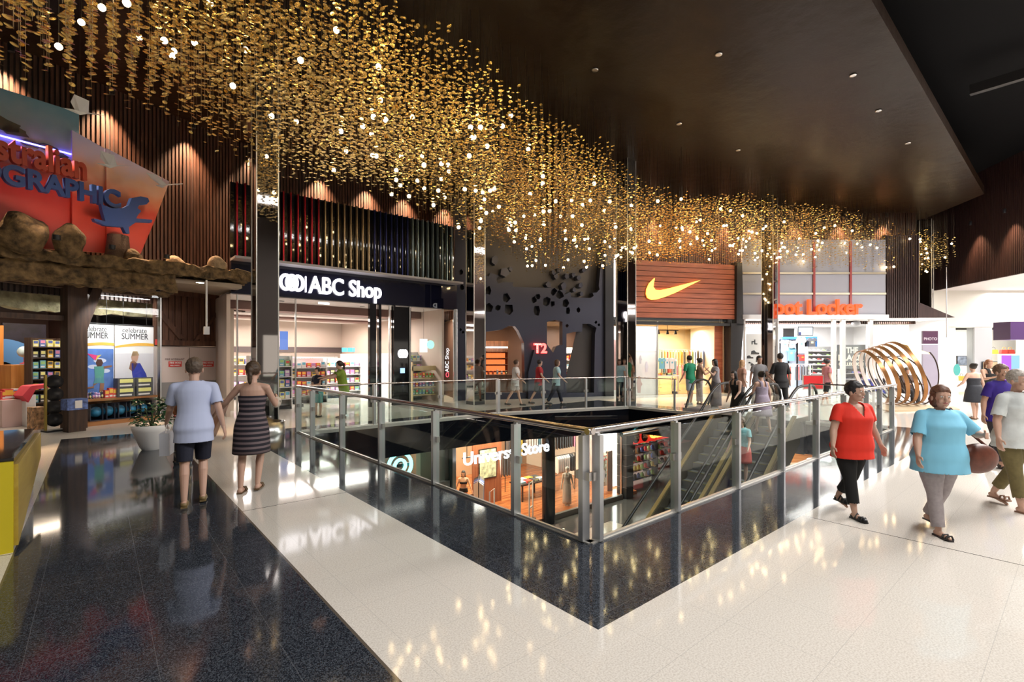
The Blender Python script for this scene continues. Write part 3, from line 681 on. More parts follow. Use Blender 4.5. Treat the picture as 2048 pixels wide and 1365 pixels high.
solo('lit_shelf_strip', MB().box(.9, 2.95, 2.5, 2.56, 2.16, 2.22), glow('strip_white', (1, .9, .8), 8), 'thin white light strip above the backlit orange caddies', 'light strip', F.M)
downlights(F, [(1.3, 1.5), (2.3, 1.5), (5.0, 1.5), (5.7, 1.5)], 3.29, 'round downlight in the low ceiling of the tea shop', 50)
shelf_unit(F, 6.75, 2.4, 1.7, 2.2, .35, (.4, .8, 1.2, 1.6, 1.95), 'shelving of bright cups and tins seen through the jagged doorway of the tea shop', WHITE)
for z in (.4, .8, 1.2, 1.6): goods_row('tea_tin', 'box', F, 5.95, 7.55, 2.55, z, 9, .12, .24, .12, 'bright tins seen through the jagged doorway of the tea shop', 'tea tin', 'bright tins by the jagged doorway', [0, 2, 4, 1, 8])
solo('tea_counter', MB().box(.7, 2.7, 1.2, 1.8, 0, .92).box(.66, 2.74, 1.16, 1.84, .92, .97), SHD, 'dark serving counter inside the tea shop', 'counter', F.M)
goods_row('teapot', 'toy', F, .8, 2.6, 1.4, .975, 9, .14, .2, .14, 'small pot standing on the dark tea shop counter', 'teapot', 'pots on the tea shop counter', [1, 6, 0])
# glowing letter blade built in place of a sign reflected in the column
t = thing('reflection_blade', 'black blade with one white letter, standing in for a reflection beside the tea shop', 'sign', T(at(939, 18.6).x, at(939, 18.6).y, 3.55, F.ang))
put('blade', MB().box(-.16, .16, 0, .05, -.1, .62), BLACK, t)
text('q', .17, T(-.07, -.02, .28), glow('letter_white', (1, 1, 1), 4), t, depth=.02, bold=.02)
# ------------------------------------------------------------------ sports shop with the timber sign wall
F = NK
KW = wood('reddish_timber', (.26, .065, .028), (.42, .12, .055), .38, axis='X')
GAP = mat('timber_gap', (.05, .012, .006), .8)
u0, u1 = F.X(1229), F.X(1469); z1, z0 = F.Z(1350, 524), F.Z(1350, 637)
t = thing('timber_sign_wall', 'reddish timber board wall carrying the glowing golden swoosh', 'sign wall', F.at(0, 0, 0))
put('backing', MB().box(u0, u1, .06, .16, z0, z1), GAP, t)
nb = 11; mb = MB()
for k in range(nb): h = (z1-z0)/nb; mb.box(u0, u1, 0, .06, z0+k*h+.012, z0+(k+1)*h-.012)
put('board_cladding', mb, KW, t)
sw = [(1409, 558), (1380, 572), (1345, 582), (1321, 585), (1309, 581), (1305, 572), (1309, 558)]
sw = [(1400, 561), (1376, 573), (1350, 586), (1330, 594), (1314, 599), (1304, 600), (1296, 596), (1293, 588), (1294, 578), (1299, 567), (1309, 557), (1307, 566), (1306, 574), (1310, 580), (1318, 581), (1330, 579), (1350, 574)]
pts = [(F.X(x, -.1), F.Z(x, y, -.1)) for x, y in sw]
put('swoosh', MB().prism(pts, -.14, -.02), glow('amber_neon', (1, .50, .06), 3.2), t)
c = [sum(p[0] for p in pts)/len(pts), sum(p[1] for p in pts)/len(pts)]
put('swoosh_rim', MB().prism([(x-.035, z-.02) for x, z in pts], -.04, -.01), mat('rim_red', (.5, .08, .03), .4), t)
struct('trim_60', MB().box(u0-.1, u1+.2, -.1, .2, z0-.32, z0-.2), MBLACK, F.M)
struct('window_3', MB().box(u0, u1, .02, .04, z0-.2, z0), glassmat('clerestory', (.6, .7, .8), .25), F.M)
struct('trim_61', MB().prism([(F.X(1469), z0-.3), (F.X(1483), z0-.3), (F.X(1480), 6.3), (F.X(1470), 6.3)], -.15, .3), MBLACK, F.M)
struct('trim_62', MB().prism([(F.X(1457), 0), (F.X(1474), 0), (F.X(1483), z0-.2), (F.X(1458), z0-.2)], -.15, .3), MBLACK, F.M)
struct('trim_63', MB().box(F.X(1205), F.X(1222), -.3, .3, 0, 8), mat('charcoal_pier', (.02, .02, .025), .3), F.M)
solo('light_strip', MB().box(F.X(1226), F.X(1229), -.1, 0, z0, z1), glow('strip_cool', (1, .97, .95), 3), 'thin upright white light strip at the edge of the timber sign wall', 'light strip', F.M)
YW = mat('warm_wall', (.80, .64, .40), .6); YF = wood('honey_floor', (.55, .30, .10), (.72, .45, .18), .15, axis='X')
NR = F.X(1457)
struct('wall_shop', MB().box(-.2, -.1, .15, 7, 0, 3.45).box(-.1, NR+4, 7, 7.1, 0, 3.45), YW, F.M)
struct('wall_shop', MB().slab([(NR, .5), (NR+.1, .45), (NR+4.1, 7), (NR+4, 7)], 0, 3.45), YW, F.M)
struct('ceiling', MB().slab([(-.1, .15), (NR, .15), (NR+4, 7), (-.1, 7)], 3.45, 3.55), mat('shop_ceiling_warm', (.55, .45, .32), .6), F.M)
struct('floor', MB().slab([(-.1, .1), (NR, .1), (NR+4, 7), (-.1, 7)], .002, .012), YF, F.M)
shop_light(F, 3, 2.6, 3.3, 4.2, 1, 200, (1, .80, .50)); shop_light(F, 3.5, 6.2, 3.3, 5.2, 1, 220, (1, .84, .58)); shop_light(F, 6.6, 5.2, 3.3, 2.2, 1, 160, (1, .86, .62))
struct('wall_inner_timber', MB().box(F.X(1430, .4), NR-.02, .4, .46, 0, 3.3), KW, F.M)
shop_light(F, 1.4, -.4, 3.15, 2.2, .2, 60, (1, .95, .92))  # area light outside the glass, added to brighten the pale mural
MUR = mat('mural_pale', (.86, .80, .77), .5, var=.12, vs=1.2)
def mural(px0, px1, py0, py1, lab, people):
    u0, u1 = F.X(px0, .05), F.X(px1, .05); z1_, z0_ = F.Z((px0+px1)/2, py0, .05), F.Z((px0+px1)/2, py1, .05)
    t = thing('window_mural', lab, 'mural', F.at(0, .05, 0)); put('sheet', MB().box(u0, u1, 0, .03, z0_, z1_), MUR, t)
    put('seam', MB().box(u0, u1, -.004, 0, z0_+(z1_-z0_)*.62, z0_+(z1_-z0_)*.62+.02), mat('seam_grey', (.45, .42, .42), .5), t)
    for (fx, fz, s, cc) in people:
        x = u0+(u1-u0)*fx; z = z0_+(z1_-z0_)*fz
        put('printed_figure', MB().prism([(x-.10*s, z), (x+.08*s, z), (x+.11*s, z+.35*s), (x+.2*s, z+.5*s), (x+.12*s, z+.62*s), (x+.05*s, z+.95*s), (x-.06*s, z+.95*s), (x-.16*s, z+.6*s)], -.012, -.004), mat('print_%s' % cc[0], cc[1], .6), t)
mural(1266, 1315, 652, 790, 'tall pale mural panel with faint athletes in the sports shop window', [(.25, .03, .8, ('rose', (.62, .42, .40))), (.55, .33, .5, ('lilac', (.72, .66, .72))), (.3, .45, .4, ('grey', (.55, .5, .52)))])
mural(1222, 1237, 652, 795, 'narrow mural panel with a pink athlete beside the charcoal pier', [(.5, .1, 2.4, ('coral', (.60, .35, .33)))])
struct('window_4', MB().box(F.X(1222), F.X(1370), -.02, -.01, .05, 3.4), SHOPG, F.M)
struct('trim_64', MB().box(F.X(1315)-.02, F.X(1315)+.02, -.03, .05, 0, 3.4), STEEL, F.M)
downlights(F, [(u, 1.2) for u in (.8, 1.9, 3.4, 4.6)]+[(2.4, 5), (4.6, 5), (6.5, 5)], 3.44, 'round warm downlight in the sports shop ceiling', 45, .08, (1, .85, .6))
t = thing('track_light_bar', 'black track with three spot heads in the sports shop', 'lamp', F.at(F.X(1335, 1.5), 1.5, 2.95))
put('track', MB().box(-.6, .6, -.02, .02, .1, .14), MBLACK, t); put('ceiling_rod', MB().tube([(0, 0, .14), (0, 0, .50)], .012, 6), MBLACK, t)
for q in (-.5, 0, .45):
    hd = put('spot_head', MB().lathe([(.04, .1), (.06, .02), (.075, -.08)], 12, (q, 0, 0)), MBLACK, t)
    put('lens', MB().lathe([(.001, -.075), (.06, -.075)], 12, (q, 0, 0)), glow('track_lens', (1, .9, .75), 30), hd)
def rack(F, u, d, w, z, n, h, label, glabel, g, cols, rz=0, stand=True):
    t = thing('clothes_rack', label, 'clothes rack', F.at(u, d, 0, rz))
    put('rail', MB().tube([(-w/2, 0, z), (w/2, 0, z)], .015, 8), STEEL, t)
    if stand:
        for s_ in (-1, 1): put('upright', MB().tube([(s_*w/2, 0, 0), (s_*w/2, 0, z)], .015, 8), STEEL, t); put('foot', MB().box(s_*w/2-.02, s_*w/2+.02, -.22, .22, 0, .03), STEEL, t)
    M0 = F.at(u, d, 0, rz)
    for k in range(n):
        o = bpy.data.objects.new('hanging_garment', goods_mesh('hung', random.choice(cols), .42, h, .05)); COL.objects.link(o)
        o.matrix_world = M0 @ T(-w/2+.06+(k+.5)*(w-.12)/n, 0, z-h-.035, PI/2-.5+random.uniform(-.15, .15)); tag(o, glabel, 'garment', g)
rack(F, F.X(1388, 4.4), 4.4, 4.4, 2.15, 24, 1.0, 'long rail of garments on the rear wall of the sports shop', 'garment on the long rear rail of the sports shop', 'garments on the rear rail', [0, 1, 2, 6, 1, 7, 3])
rack(F, F.X(1336, 2.2), 2.2, 1.2, 1.65, 9, .8, 'short garment rail near the pale mural of the sports shop', 'garment on the short rail near the pale mural', 'garments on the short rail', [1, 2, 4, 0, 1])
rack(F, F.X(1375, 3.0), 3.0, 1.5, 1.35, 9, .75, 'low garment rail behind the man in the green shirt', 'garment on the low rail behind the green shirt', 'garments on the low rail', [5, 1, 3, 1])
goods_row('mannequin_bust', 'shirt', F, F.X(1318, 1.4), F.X(1348, 1.4), 1.4, 1.15, 3, .42, .6, .12, 'white and blue sports top on a bust in the sports shop window', 'sports top', 'tops on busts in the sports shop', [1, 4, 1])
t = thing('display_table', 'small pale display table inside the sports shop window', 'table', F.at(F.X(1330, 1.2), 1.2, 0))
put('tabletop', MB().box(-.6, .6, -.3, .3, .8, .84), WHITE, t)
for sx in (-.55, .55):
    for sy in (-.25, .25): put('leg', MB().box(sx-.02, sx+.02, sy-.02, sy+.02, 0, .8), STEEL, t)
for k in range(4): item('folded_stack', 'box', k*3, F, F.X(1330, 1.2)-.42+k*.28, 1.2, .841, .22, .12, .3, 'folded clothes on the small pale display table', 'folded clothes', 'folded clothes on the pale table')
# ------------------------------------------------------------------ shoe shop with orange lettering
F = FT
GREY = mat('grey_cladding', (.30, .30, .34), .45)
FR = F.X(1771)
z1, z0 = F.Z(1600, 470), F.Z(1600, 631)
struct('wall_cladding', MB().box(0, FR, 0, .15, z0, 7.4), GREY, F.M)
mb = MB(); my = MB(); mr = MB()
for py in (547, 588): z = F.Z(1600, py); mb.box(0, FR, -.06, 0, z-.045, z+.045)
struct('trim_70', mb, mat('champagne_bar', (.62, .55, .42), .3, .7), F.M)
RW = mat('red_bar', (.30, .05, .045), .35)
for i, px in enumerate((1556, 1627, 1700)): struct('trim_%d' % (71+i), MB().box(F.X(px)-.05, F.X(px)+.05, -.07, -.005, z0, 7.3), RW, F.M)
struct('trim_75', MB().box(-.05, FR+.05, -.15, .15, z0-.2, z0+.02), mat('brushed_frame', (.72, .71, .70), .3, .8), F.M)
t = thing('shop_sign', 'big orange three dimensional lettering on the grey cladding', 'sign', F.at(F.X(1531, -.2), -.2, F.Z(1630, 630, -.2)))
text('Foot Locker', F.X(1724, -.2)-F.X(1531, -.2), T(0, 0, 0), glow('orange_letter', (1, .10, .015), 1.1), t, depth=.16, bold=.022, height=.74)
room(F, 0, FR+3, .1, 6.5, 0, 3.55, mat('white_wall', (.85, .84, .84), .6), mat('white_ceiling', (.85, .85, .85), .6))
for d in (1.2, 3.6, 5.6): shop_light(F, 3.4, d, 3.45, 6, .8, 330, (1, .98, .97))
FRM = mat('brushed_frame'); 
for i, (a, b_) in enumerate(((1487, 1490), (1551, 1556), (1664, 1671), (1682, 1690), (1738, 1745))): struct('trim_%d' % (80+i), MB().box(F.X(a), F.X(b_), -.05, .08, 0, z0-.2), FRM, F.M)
struct('window_5', MB().box(F.X(1690), F.X(1738), 0, .012, .05, 3.4), SHOPG, F.M)
struct('window_6', MB().box(F.X(1490), F.X(1525), 0, .012, .05, 3.4), SHOPG, F.M)
# black and white shoe poster
d = .3; t = thing('window_poster', 'white poster with black line drawn shoes near the grey cladding edge', 'poster', F.at(0, d, 0))
put('sheet', MB().box(F.X(1492, d), F.X(1526, d), 0, .02, F.Z(1510, 742, d), F.Z(1510, 668, d)), WHITE, t)
for (x, y, r) in ((1500, 715, .16), (1510, 706, .2), (1518, 722, .16), (1506, 730, .12), (1518, 735, .1), (1500, 726, .08)):
    put('printed_shoe', MB().prism([(F.X(x, d)+r*a, F.Z(x, y, d)+r*b_) for a, b_ in ((-1, -.4), (1, -.4), (1, 0), (.3, .1), (-.2, .6), (-.9, .4))], -.008, 0), mat('ink', (.03, .03, .035), .5), t)
text('rL', .28, T(F.X(1503, d), -.012, F.Z(1505, 689, d)), mat('ink'), t, depth=.004, bold=.03)
d = .35; t = thing('window_poster', 'dark slate poster with pale block lettering in the shoe shop window', 'poster', F.at(0, d, 0))
put('sheet', MB().box(F.X(1674, d), F.X(1731, d), 0, .02, F.Z(1700, 738, d), F.Z(1700, 690, d)), mat('slate', (.16, .17, .17), .5), t)
BL = mat('block_letter', (.75, .72, .6), .5)
for s_, py, w0, w1 in (('THE', 707, 1692, 1716), ('BLACK', 722, 1676, 1728), ('COLLECTION', 732, 1677, 1727)):
    text(s_, F.X(w1, d)-F.X(w0, d), T(F.X(w0, d), -.012, F.Z(1700, py, d)), BL, t, depth=.006, bold=.04, height=(.30 if s_ != 'COLLECTION' else .16))
# interior display of the shoe shop
d = 4.2; BLU = mat('blue_frame', (.03, .13, .35), .4)
t = thing('display_wall', 'blue framed display wall of shirts deep in the shoe shop', 'display wall', F.at(0, d, 0))
ua, ub = F.X(1559, d), F.X(1628, d); za, zb_ = 1.0, F.Z(1600, 676, d)
put('top_beam', MB().box(ua, ub, -.3, 0, zb_-.1, zb_+.06), BLU, t); put('side_post', MB().box(ub-.22, ub, -.3, 0, za, zb_-.1), BLU, t); put('back_board', MB().box(ua, ub, .0, .06, 0, zb_), mat('pale_blue_board', (.55, .65, .8), .5), t)
for k in range(4): put('grid_post', MB().box(ua+k*(ub-ua)/4-.03, ua+k*(ub-ua)/4+.03, -.06, 0, 0, zb_-.1), MBLACK, t)
for k, (px, py, c_, h) in enumerate(((1575, 722, 4, .75), (1595, 707, 1, .9), (1615, 722, 0, .7), (1577, 700, 1, .5), (1616, 698, 6, .6), (1563, 702, 1, .6), (1597, 722, 0, .35), (1575, 745, 1, .5), (1612, 745, 2, .5))):
    o = item('display_shirt', 'shirt', c_, F, F.X(px, d), d-.36, F.Z(px, py, d), .55, h, .08, 'sports shirt pinned on the blue framed display wall', 'shirt', 'shirts on the blue display wall')
t = thing('television', 'flat television glowing white and blue above the display wall', 'television', F.at(F.X(1611, 3.2), 3.2, F.Z(1611, 672, 3.2)))
put('housing', MB().box(-.42, .42, 0, .08, 0, .5), MBLACK, t); put('screen', MB().box(-.38, .38, -.01, 0, .04, .46), glow('tv_glow', (.8, .9, 1), 2), t); put('screen_shade', MB().box(-.38, -.25, -.014, -.01, .04, .2), mat('tv_navy', (.02, .03, .15), .4), t)
solo('tilted_screen', MB().box(-.3, .3, -.03, .03, 0, .45), MBLACK, 'black tilted screen beside the glowing television', 'television', F.at(F.X(1577, 3.2), 3.2, F.Z(1577, 674, 3.2)))
rack(F, F.X(1595, 2.2), 2.2, 1.6, 1.35, 10, .8, 'garment rail standing before the blue display wall', 'garment on the rail before the blue display wall', 'garments before the blue wall', [6, 1, 6, 0])
d = 3.0
shelf_unit(F, F.X(1646, d), d, 1.6, 2.3, .3, (.3, .55, .8, 1.05, 1.3, 1.55, 1.8, 2.05), 'tall shelf wall of sports shoes in the shoe shop', mat('shelf_grey', (.3, .3, .3), .4))
for z in (.3, .55, .8, 1.05, 1.3, 1.55, 1.8, 2.05): goods_row('sports_shoe', 'shoe', F, F.X(1646, d)-.75, F.X(1646, d)+.75, d+.12, z, 6, .24, .13, .11, 'sports shoe on the tall shelf wall of the shoe shop', 'shoe', 'shoes on the tall shelf wall', [1, 6, 0, 1, 7])
d = 1.4
shelf_unit(F, F.X(1711, d), d, 1.4, 1.35, .3, (.3, .6, .9, 1.2), 'low shelf of shoes behind the slate poster', mat('shelf_grey'))
for z in (.3, .6, .9, 1.2): goods_row('sports_shoe', 'shoe', F, F.X(1711, d)-.65, F.X(1711, d)+.65, d+.12, z, 5, .24, .13, .11, 'sports shoe on the low shelf behind the slate poster', 'shoe', 'shoes behind the slate poster', [6, 2, 6, 8])
solo('security_dome', MB().ball((0, 0, 0), (.2, .2, .12), 14, 8), mat('dome_grey', (.35, .35, .37), .3), 'grey camera dome near the ceiling above the slate poster', 'camera', F.at(F.X(1712, .8), .8, 3.42))
t = thing('sale_sign', 'red sign board on a thin stand beyond the far balustrade', 'sign', T(at(1626, 17.5).x, at(1626, 17.5).y, 0, FT.ang))
put('board', MB().box(-.34, .34, -.02, .02, .62, 1.08), mat('signal_red', (.55, .01, .015), .4), t); put('frame', MB().box(-.37, .37, -.015, .015, .59, 1.11), STEEL, t); put('stand', MB().box(-.03, .03, -.02, .02, 0, .6).box(-.25, .25, -.15, .15, 0, .02), STEEL, t)
# dark slatted return beside the shoe shop
poly = [(F.X(x), F.Z(x, y)) for x, y in ((1772, 636), (1772, 470), (1838, 470), (1838, 604), (1912, 635))]
m_ = MB().prism(poly, .05, .3); struct('wall_return', m_, mat('dark_plum_slat'), F.M)
mb = MB(); ux = F.X(1774)
while ux < F.X(1836): mb.box(ux, ux+.06, -.02, .05, F.Z(1800, 636), 7.6); ux += .105
struct('trim_90', mb, mat('dark_plum_slat'), F.M)
# pale shop beyond, under the slatted return
struct('wall_pale_shop', MB().box(FR, FR+2.1, 1.2, 1.3, 0, 3.6), mat('cream_wall', (.85, .82, .74), .6), F.M)
shop_light(F, FR+1.2, .6, 3.5, 1.6, .8, 60, (1, .97, .9))
solo('light_strip', MB().box(F.X(1773, 1), F.X(1835, 1), 1.0, 1.1, F.Z(1800, 672, 1), F.Z(1800, 664, 1)), glow('strip_white2', (1, 1, .97), 5), 'long white light strip on the cream wall beyond the ring sculpture', 'light strip', F.M)
# ------------------------------------------------------------------ geographic shop, rock ledge, billboard
F = AG
def rocky(x0, x1, y0, y1, z0, z1, step, amp, seed=0, f=1.6):
    bm = bmesh.new(); nx, ny, nz = [max(1, round(a/step)) for a in (x1-x0, y1-y0, z1-z0)]
    bmesh.ops.create_cube(bm, size=1); bmesh.ops.subdivide_edges(bm, edges=bm.edges[:], cuts=0)
    bm.free(); mb = MB()
    def q(a, b, n): return [a+(b-a)*i/n for i in range(n+1)]
    X_, Y_, Z_ = q(x0, x1, nx), q(y0, y1, ny), q(z0, z1, nz)
    def dsp(p):
        v = Vector(p); c = Vector((v.x, (y0+y1)/2, (z0+z1)/2)); n_ = noise.noise_vector(v*f+Vector((seed, 0, 0)))+.5*noise.noise_vector(v*f*3)
        crack = -.6*max(0, .18-abs(((v.x*1.3+seed+.2*n_.x) % 1)-.5))/.18
        dirn = (v-c); dirn.x = 0; dirn.normalize() if dirn.length > 0 else None
        return tuple(v+n_*amp+dirn*crack*amp*1.2)
    def sheet(A, B, fn, flip):
        k = [fn(a, b) for a in A for b in B]; nb = len(B)
        fs = [(i*nb+j, (i+1)*nb+j, (i+1)*nb+j+1, i*nb+j+1) for i in range(len(A)-1) for j in range(nb-1)]
        mb.add([dsp(p) for p in k], [f_[::-1] for f_ in fs] if flip else fs, True)
    sheet(X_, Y_, lambda a, b: (a, b, z1), False); sheet(X_, Y_, lambda a, b: (a, b, z0), True)
    sheet(X_, Z_, lambda a, b: (a, y0, b), False); sheet(X_, Z_, lambda a, b: (a, y1, b), True)
    sheet(Y_, Z_, lambda a, b: (x0, a, b), True); sheet(Y_, Z_, lambda a, b: (x1, a, b), False)
    return mb
STONE = mat('ochre_rock', (.15, .095, .04), .85, var=.75, vs=7, bump=1.0, bs=10)
PSTONE = mat('pale_rock', (.42, .38, .22), .8, var=.5, vs=5, bump=.8, bs=12)
LG = Fac((-8.0, 11.9), (1, .065))
u1 = LG.X(498)
struct('wall_rock_ledge', rocky(0, u1, 0, 2.2, 3.93, 4.20, .06, .11, 0, 2.6), STONE, LG.M)
struct('wall_rock_course', rocky(0, LG.X(354, .15), .15, 1.6, 3.50, 3.95, .06, .09, 3, 2.6), STONE, LG.M)
struct('ceiling', MB().box(0, u1-.1, .3, 4.5, 3.74, 3.86), mat('ledge_soffit', (.38, .30, .22), .6), LG.M)
for i, (px, D_, r, h, ln) in enumerate(((45, 10.7, .44, .72, 'big round ochre boulder under the blue letters'), (138, 11.3, .30, .72, 'upright ochre boulder beside the big round one'), (249, 12.9, .16, .5, 'slim ochre boulder behind the blue cut-out'), (354, 13.4, .24, .36, 'sand coloured boulder on the ledge over the barn board wall'), (434, 13.6, .24, .42, 'sand coloured boulder at the ledge end beside the mirror column'), (268, 12.4, .2, .35, 'small ochre boulder at the foot of the blue cut-out'))):
    p = at(px, D_); mb = MB(); mb.ball((0, 0, h*.42), (r, r*.8, h*.6), 18, 12)
    mb.v = [tuple(Vector(v)*(1+.22*noise.noise(Vector(v)*3.2+Vector((i*7, 0, 0))))) for v in mb.v]
    solo('boulder', mb, STONE if i not in (3, 4) else mat('sand_rock', (.34, .24, .14), .8, var=.4, vs=8, bump=.6, bs=14), ln, 'boulder', T(p.x, p.y, 4.15))
# billboard prints (colours of the print itself run from sky to desert)
def print_mat(name, stops, z0, z1):
    m = mat(name, rough=.45); nt = m.node_tree; b = P(m); tc = nt.nodes.new('ShaderNodeTexCoord'); sp = nt.nodes.new('ShaderNodeSeparateXYZ'); mr = nt.nodes.new('ShaderNodeMapRange')
    mr.inputs[1].default_value = z0; mr.inputs[2].default_value = z1; cr = nt.nodes.new('ShaderNodeValToRGB')
    nz = nt.nodes.new('ShaderNodeTexNoise'); nz.inputs['Scale'].default_value = 2.2; ad = nt.nodes.new('ShaderNodeMath'); ad.operation = 'MULTIPLY_ADD'; ad.inputs[1].default_value = .22
    while len(cr.color_ramp.elements) < len(stops): cr.color_ramp.elements.new(.5)
    for e, (p, c) in zip(cr.color_ramp.elements, stops): e.position = p; e.color = (*c, 1)
    L = nt.links.new; L(tc.outputs['Object'], sp.inputs[0]); L(sp.outputs[2], mr.inputs[0]); L(tc.outputs['Object'], nz.inputs['Vector'])
    sb = nt.nodes.new('ShaderNodeMath'); sb.operation = 'SUBTRACT'; sb.inputs[1].default_value = .11
    L(nz.outputs['Fac'], ad.inputs[0]); L(mr.outputs[0], ad.inputs[2]); L(ad.outputs[0], sb.inputs[0]); L(sb.outputs[0], cr.inputs[0]); L(cr.outputs[0], b.inputs['Base Color']); return m
SKY1 = print_mat('print_sky_desert', [(0, (.32, .02, .012)), (.42, (.45, .03, .02)), (.50, (.20, .10, .07)), (.60, (.30, .33, .40)), (.8, (.20, .32, .38)), (1, (.07, .22, .30))], 4.3, 8.0)
SKY2 = print_mat('print_sunset', [(0, (.40, .03, .015)), (.45, (.60, .06, .03)), (.58, (.70, .25, .12)), (.72, (.75, .45, .30)), (.86, (.55, .48, .60)), (1, (.45, .45, .65))], 4.3, 7.3)
d = -.12
def pq(pts, d): return [(F.X(x, d), F.Z(x, y, d)) for x, y in pts]
t = thing('billboard', 'three stepped printed billboard panels of blue sky and red desert above the rock ledge', 'billboard', F.at(0, d, 0))
put('sky_panel', MB().prism(pq([(-75, 480), (158, 505), (158, 226), (-75, 152)], d), 0, .06), SKY1, t)
put('sunset_panel', MB().prism(pq([(140, 502), (218, 508), (218, 306), (140, 262)], d), -.10, -.04), SKY2, t)
put('desert_panel', MB().prism(pq([(205, 506), (272, 512), (303, 440), (331, 365), (205, 299)], d), -.18, -.12), SKY2, t)
TREE = mat('print_tree', (.05, .06, .03), .7)
for (x, y, r) in ((8, 248, .35), (30, 262, .28), (62, 288, .2), (95, 296, .22), (120, 310, .16), (128, 322, .2)):
    mb = MB(); u, z = F.X(x, d), F.Z(x, y, d)
    mb.prism([(u+r*math.cos(a*.7)*random.uniform(.6, 1.1), z+.5*r*math.sin(a*.7)*random.uniform(.5, 1.1)) for a in range(9)][::-1], -.03, -.005)
    put('printed_tree', mb, TREE, t)
mb = MB(); a, b_ = pq([(-40, 262), (150, 312)], d); mb.tube([(a[0], -.05, a[1]), (b_[0], -.05, b_[1])], .018, 6); put('blue_light_line', mb, glow('violet_led', (.15, .12, 1), 9), t)
ORL = mat('brick_red_letter', (.28, .035, .015), .45); BLL = mat('royal_blue_letter', (.010, .04, .16), .4)
def slanted(txt, pxa, pya, pxb, pyb, d, m, hgt, parent, bold):
    ua, za = F.X(pxa, d), F.Z(pxa, pya, d); ub, zb = F.X(pxb, d), F.Z(pxb, pyb, d)
    ang = math.atan2(zb-za, ub-ua); L_ = math.hypot(ub-ua, zb-za)
    return text(txt, L_, Matrix.Translation((ua, 0, za)) @ Matrix.Rotation(-ang, 4, 'Y'), m, parent, depth=.12, bold=bold, height=hgt)
t = thing('shop_sign', 'red word over blue word in three dimensional letters standing before the desert billboard', 'sign', F.at(0, -.62, 0))
slanted('Australian', -104, 296, 172, 363, -.62, ORL, .60, t, .03)
slanted('GEOGRAPHIC', -150, 335, 240, 419, -.62, BLL, .46, t, .035)
z1c = [(640, 1150), (720, 1170), (700, 1100), (690, 1050), (760, 1080), (840, 1080), (880, 1060), (900, 1010), (960, 1000), (1010, 1010), (1020, 1035), (1000, 1055), (950, 1060), (940, 1080), (965, 1100), (940, 1130), (930, 1150), (1040, 1160), (1035, 1180), (930, 1175), (880, 1210), (885, 1255), (860, 1250), (840, 1210), (720, 1200), (650, 1170)]
solo('animal_cutout', MB().prism([(F.X(x/3.4125, -.75), F.Z(x/3.4125, 100+y/3.4125, -.75)) for x, y in z1c], -.75, -.62), BLL, 'flat royal blue animal silhouette beside the last blue letter', 'sign', F.M)
solo('stump', MB().lathe([(.34, 0), (.26, .3), (.22, .75), (.001, .76)], 14), mat('stump_brown', (.10, .06, .035), .8, bump=.6), 'brown tree stump under the blue animal silhouette', 'stump', T(*at(236, 12.6), 4.15))
BIRD = mat('bird_white', (.86, .88, .88), .5)
for i, (px, py, D_, rz) in enumerate(((160, 225, 9.6, .3), (220, 332, 10.6, .1), (325, 372, 11.6, -.4))):
    p = at(px, D_); z = CZ-(py-HOR)/FPX*D_
    t = thing('white_bird', ['white paper bird beside the blue sky print', 'white paper bird over the desert print', 'white paper bird beside the sunset panel end'][i], 'ornament', T(p.x, p.y, z, -TH+rz))
    put('body', MB().add([(-.28, 0, .05), (-.1, -.04, .03), (.12, 0, .0), (.3, 0, .04), (-.08, .04, .03), (0, 0, -.05)], [(0, 1, 5), (1, 2, 5), (2, 3, 5), (0, 5, 4), (4, 5, 2), (5, 3, 2), (0, 4, 2, 1)]), BIRD, t)
    for s_ in (-1, 1): put('wing', MB().add([(-.08, 0, .03), (.14, 0, .02), (.28, s_*.3, .12), (.1, s_*.42, .16), (-.06, s_*.2, .1), (.0, 0, .0)], [(0, 1, 2, 3, 4), (0, 4, 3, 5), (5, 3, 2, 1)]), BIRD, t)
    put('hanging_wire', MB().tube([(0, 0, .02), (0, 0, CZT-z)], .003, 4), mat('fine_wire'), t)
# shop front timber and glass
TB = wood('dark_barn_timber', (.028, .014, .009), (.07, .035, .02), .6)
BARN = wood('barn_board', (.06, .022, .012), (.13, .055, .03), .65)
t = thing('timber_post', 'thick dark timber post with slanting brace between shop doorway and banner window', 'post', F.at(F.X(147), -.05, 0))
put('shaft', MB().box(-.2, .2, -.15, .2, 0, 3.6), TB, t)
a = F.X(204)-F.X(147); b_ = F.X(160)-F.X(147)
put('brace', MB().prism([(a, F.Z(204, 564)), (a-.22, F.Z(190, 562)), (b_-.1, F.Z(155, 655)), (b_+.06, F.Z(162, 665))], -.12, .06), TB, t)
struct('trim_101', MB().box(-7, F.X(130), -.03, .15, F.Z(60, 638), F.Z(60, 628)), TB, F.M)
struct('trim_102', MB().box(-7, F.X(322), .0, .2, 3.46, 3.75), TB, F.M)
struct('window_7', MB().box(-7, F.X(130), .05, .065, F.Z(60, 628), 3.5), SHOPG, F.M)
struct('wall_clerestory_rock', rocky(-7, F.X(300, 1.2), 1.0, 1.3, 2.95, 3.6, .11, .06, 5), PSTONE, F.M)
struct('window_8', MB().box(F.X(167), F.X(319), .0, .015, .42, 3.46), SHOPG, F.M)
struct('trim_103', MB().box(F.X(319), F.X(322), -.03, .1, 0, 3.46), STEEL, F.M)
OW = wood('orange_ply', (.30, .12, .035), (.42, .19, .06), .5, axis='X')
struct('trim_104', MB().box(F.X(167), F.X(318), .02, 1.2, .0, .10).box(F.X(167), F.X(318), .05, 1.2, F.Z(240, 800), F.Z(240, 796)), OW, F.M)
struct('wall_window_back', MB().box(F.X(167), F.X(318), 1.2, 1.28, 0, 1.0), OW, F.M)
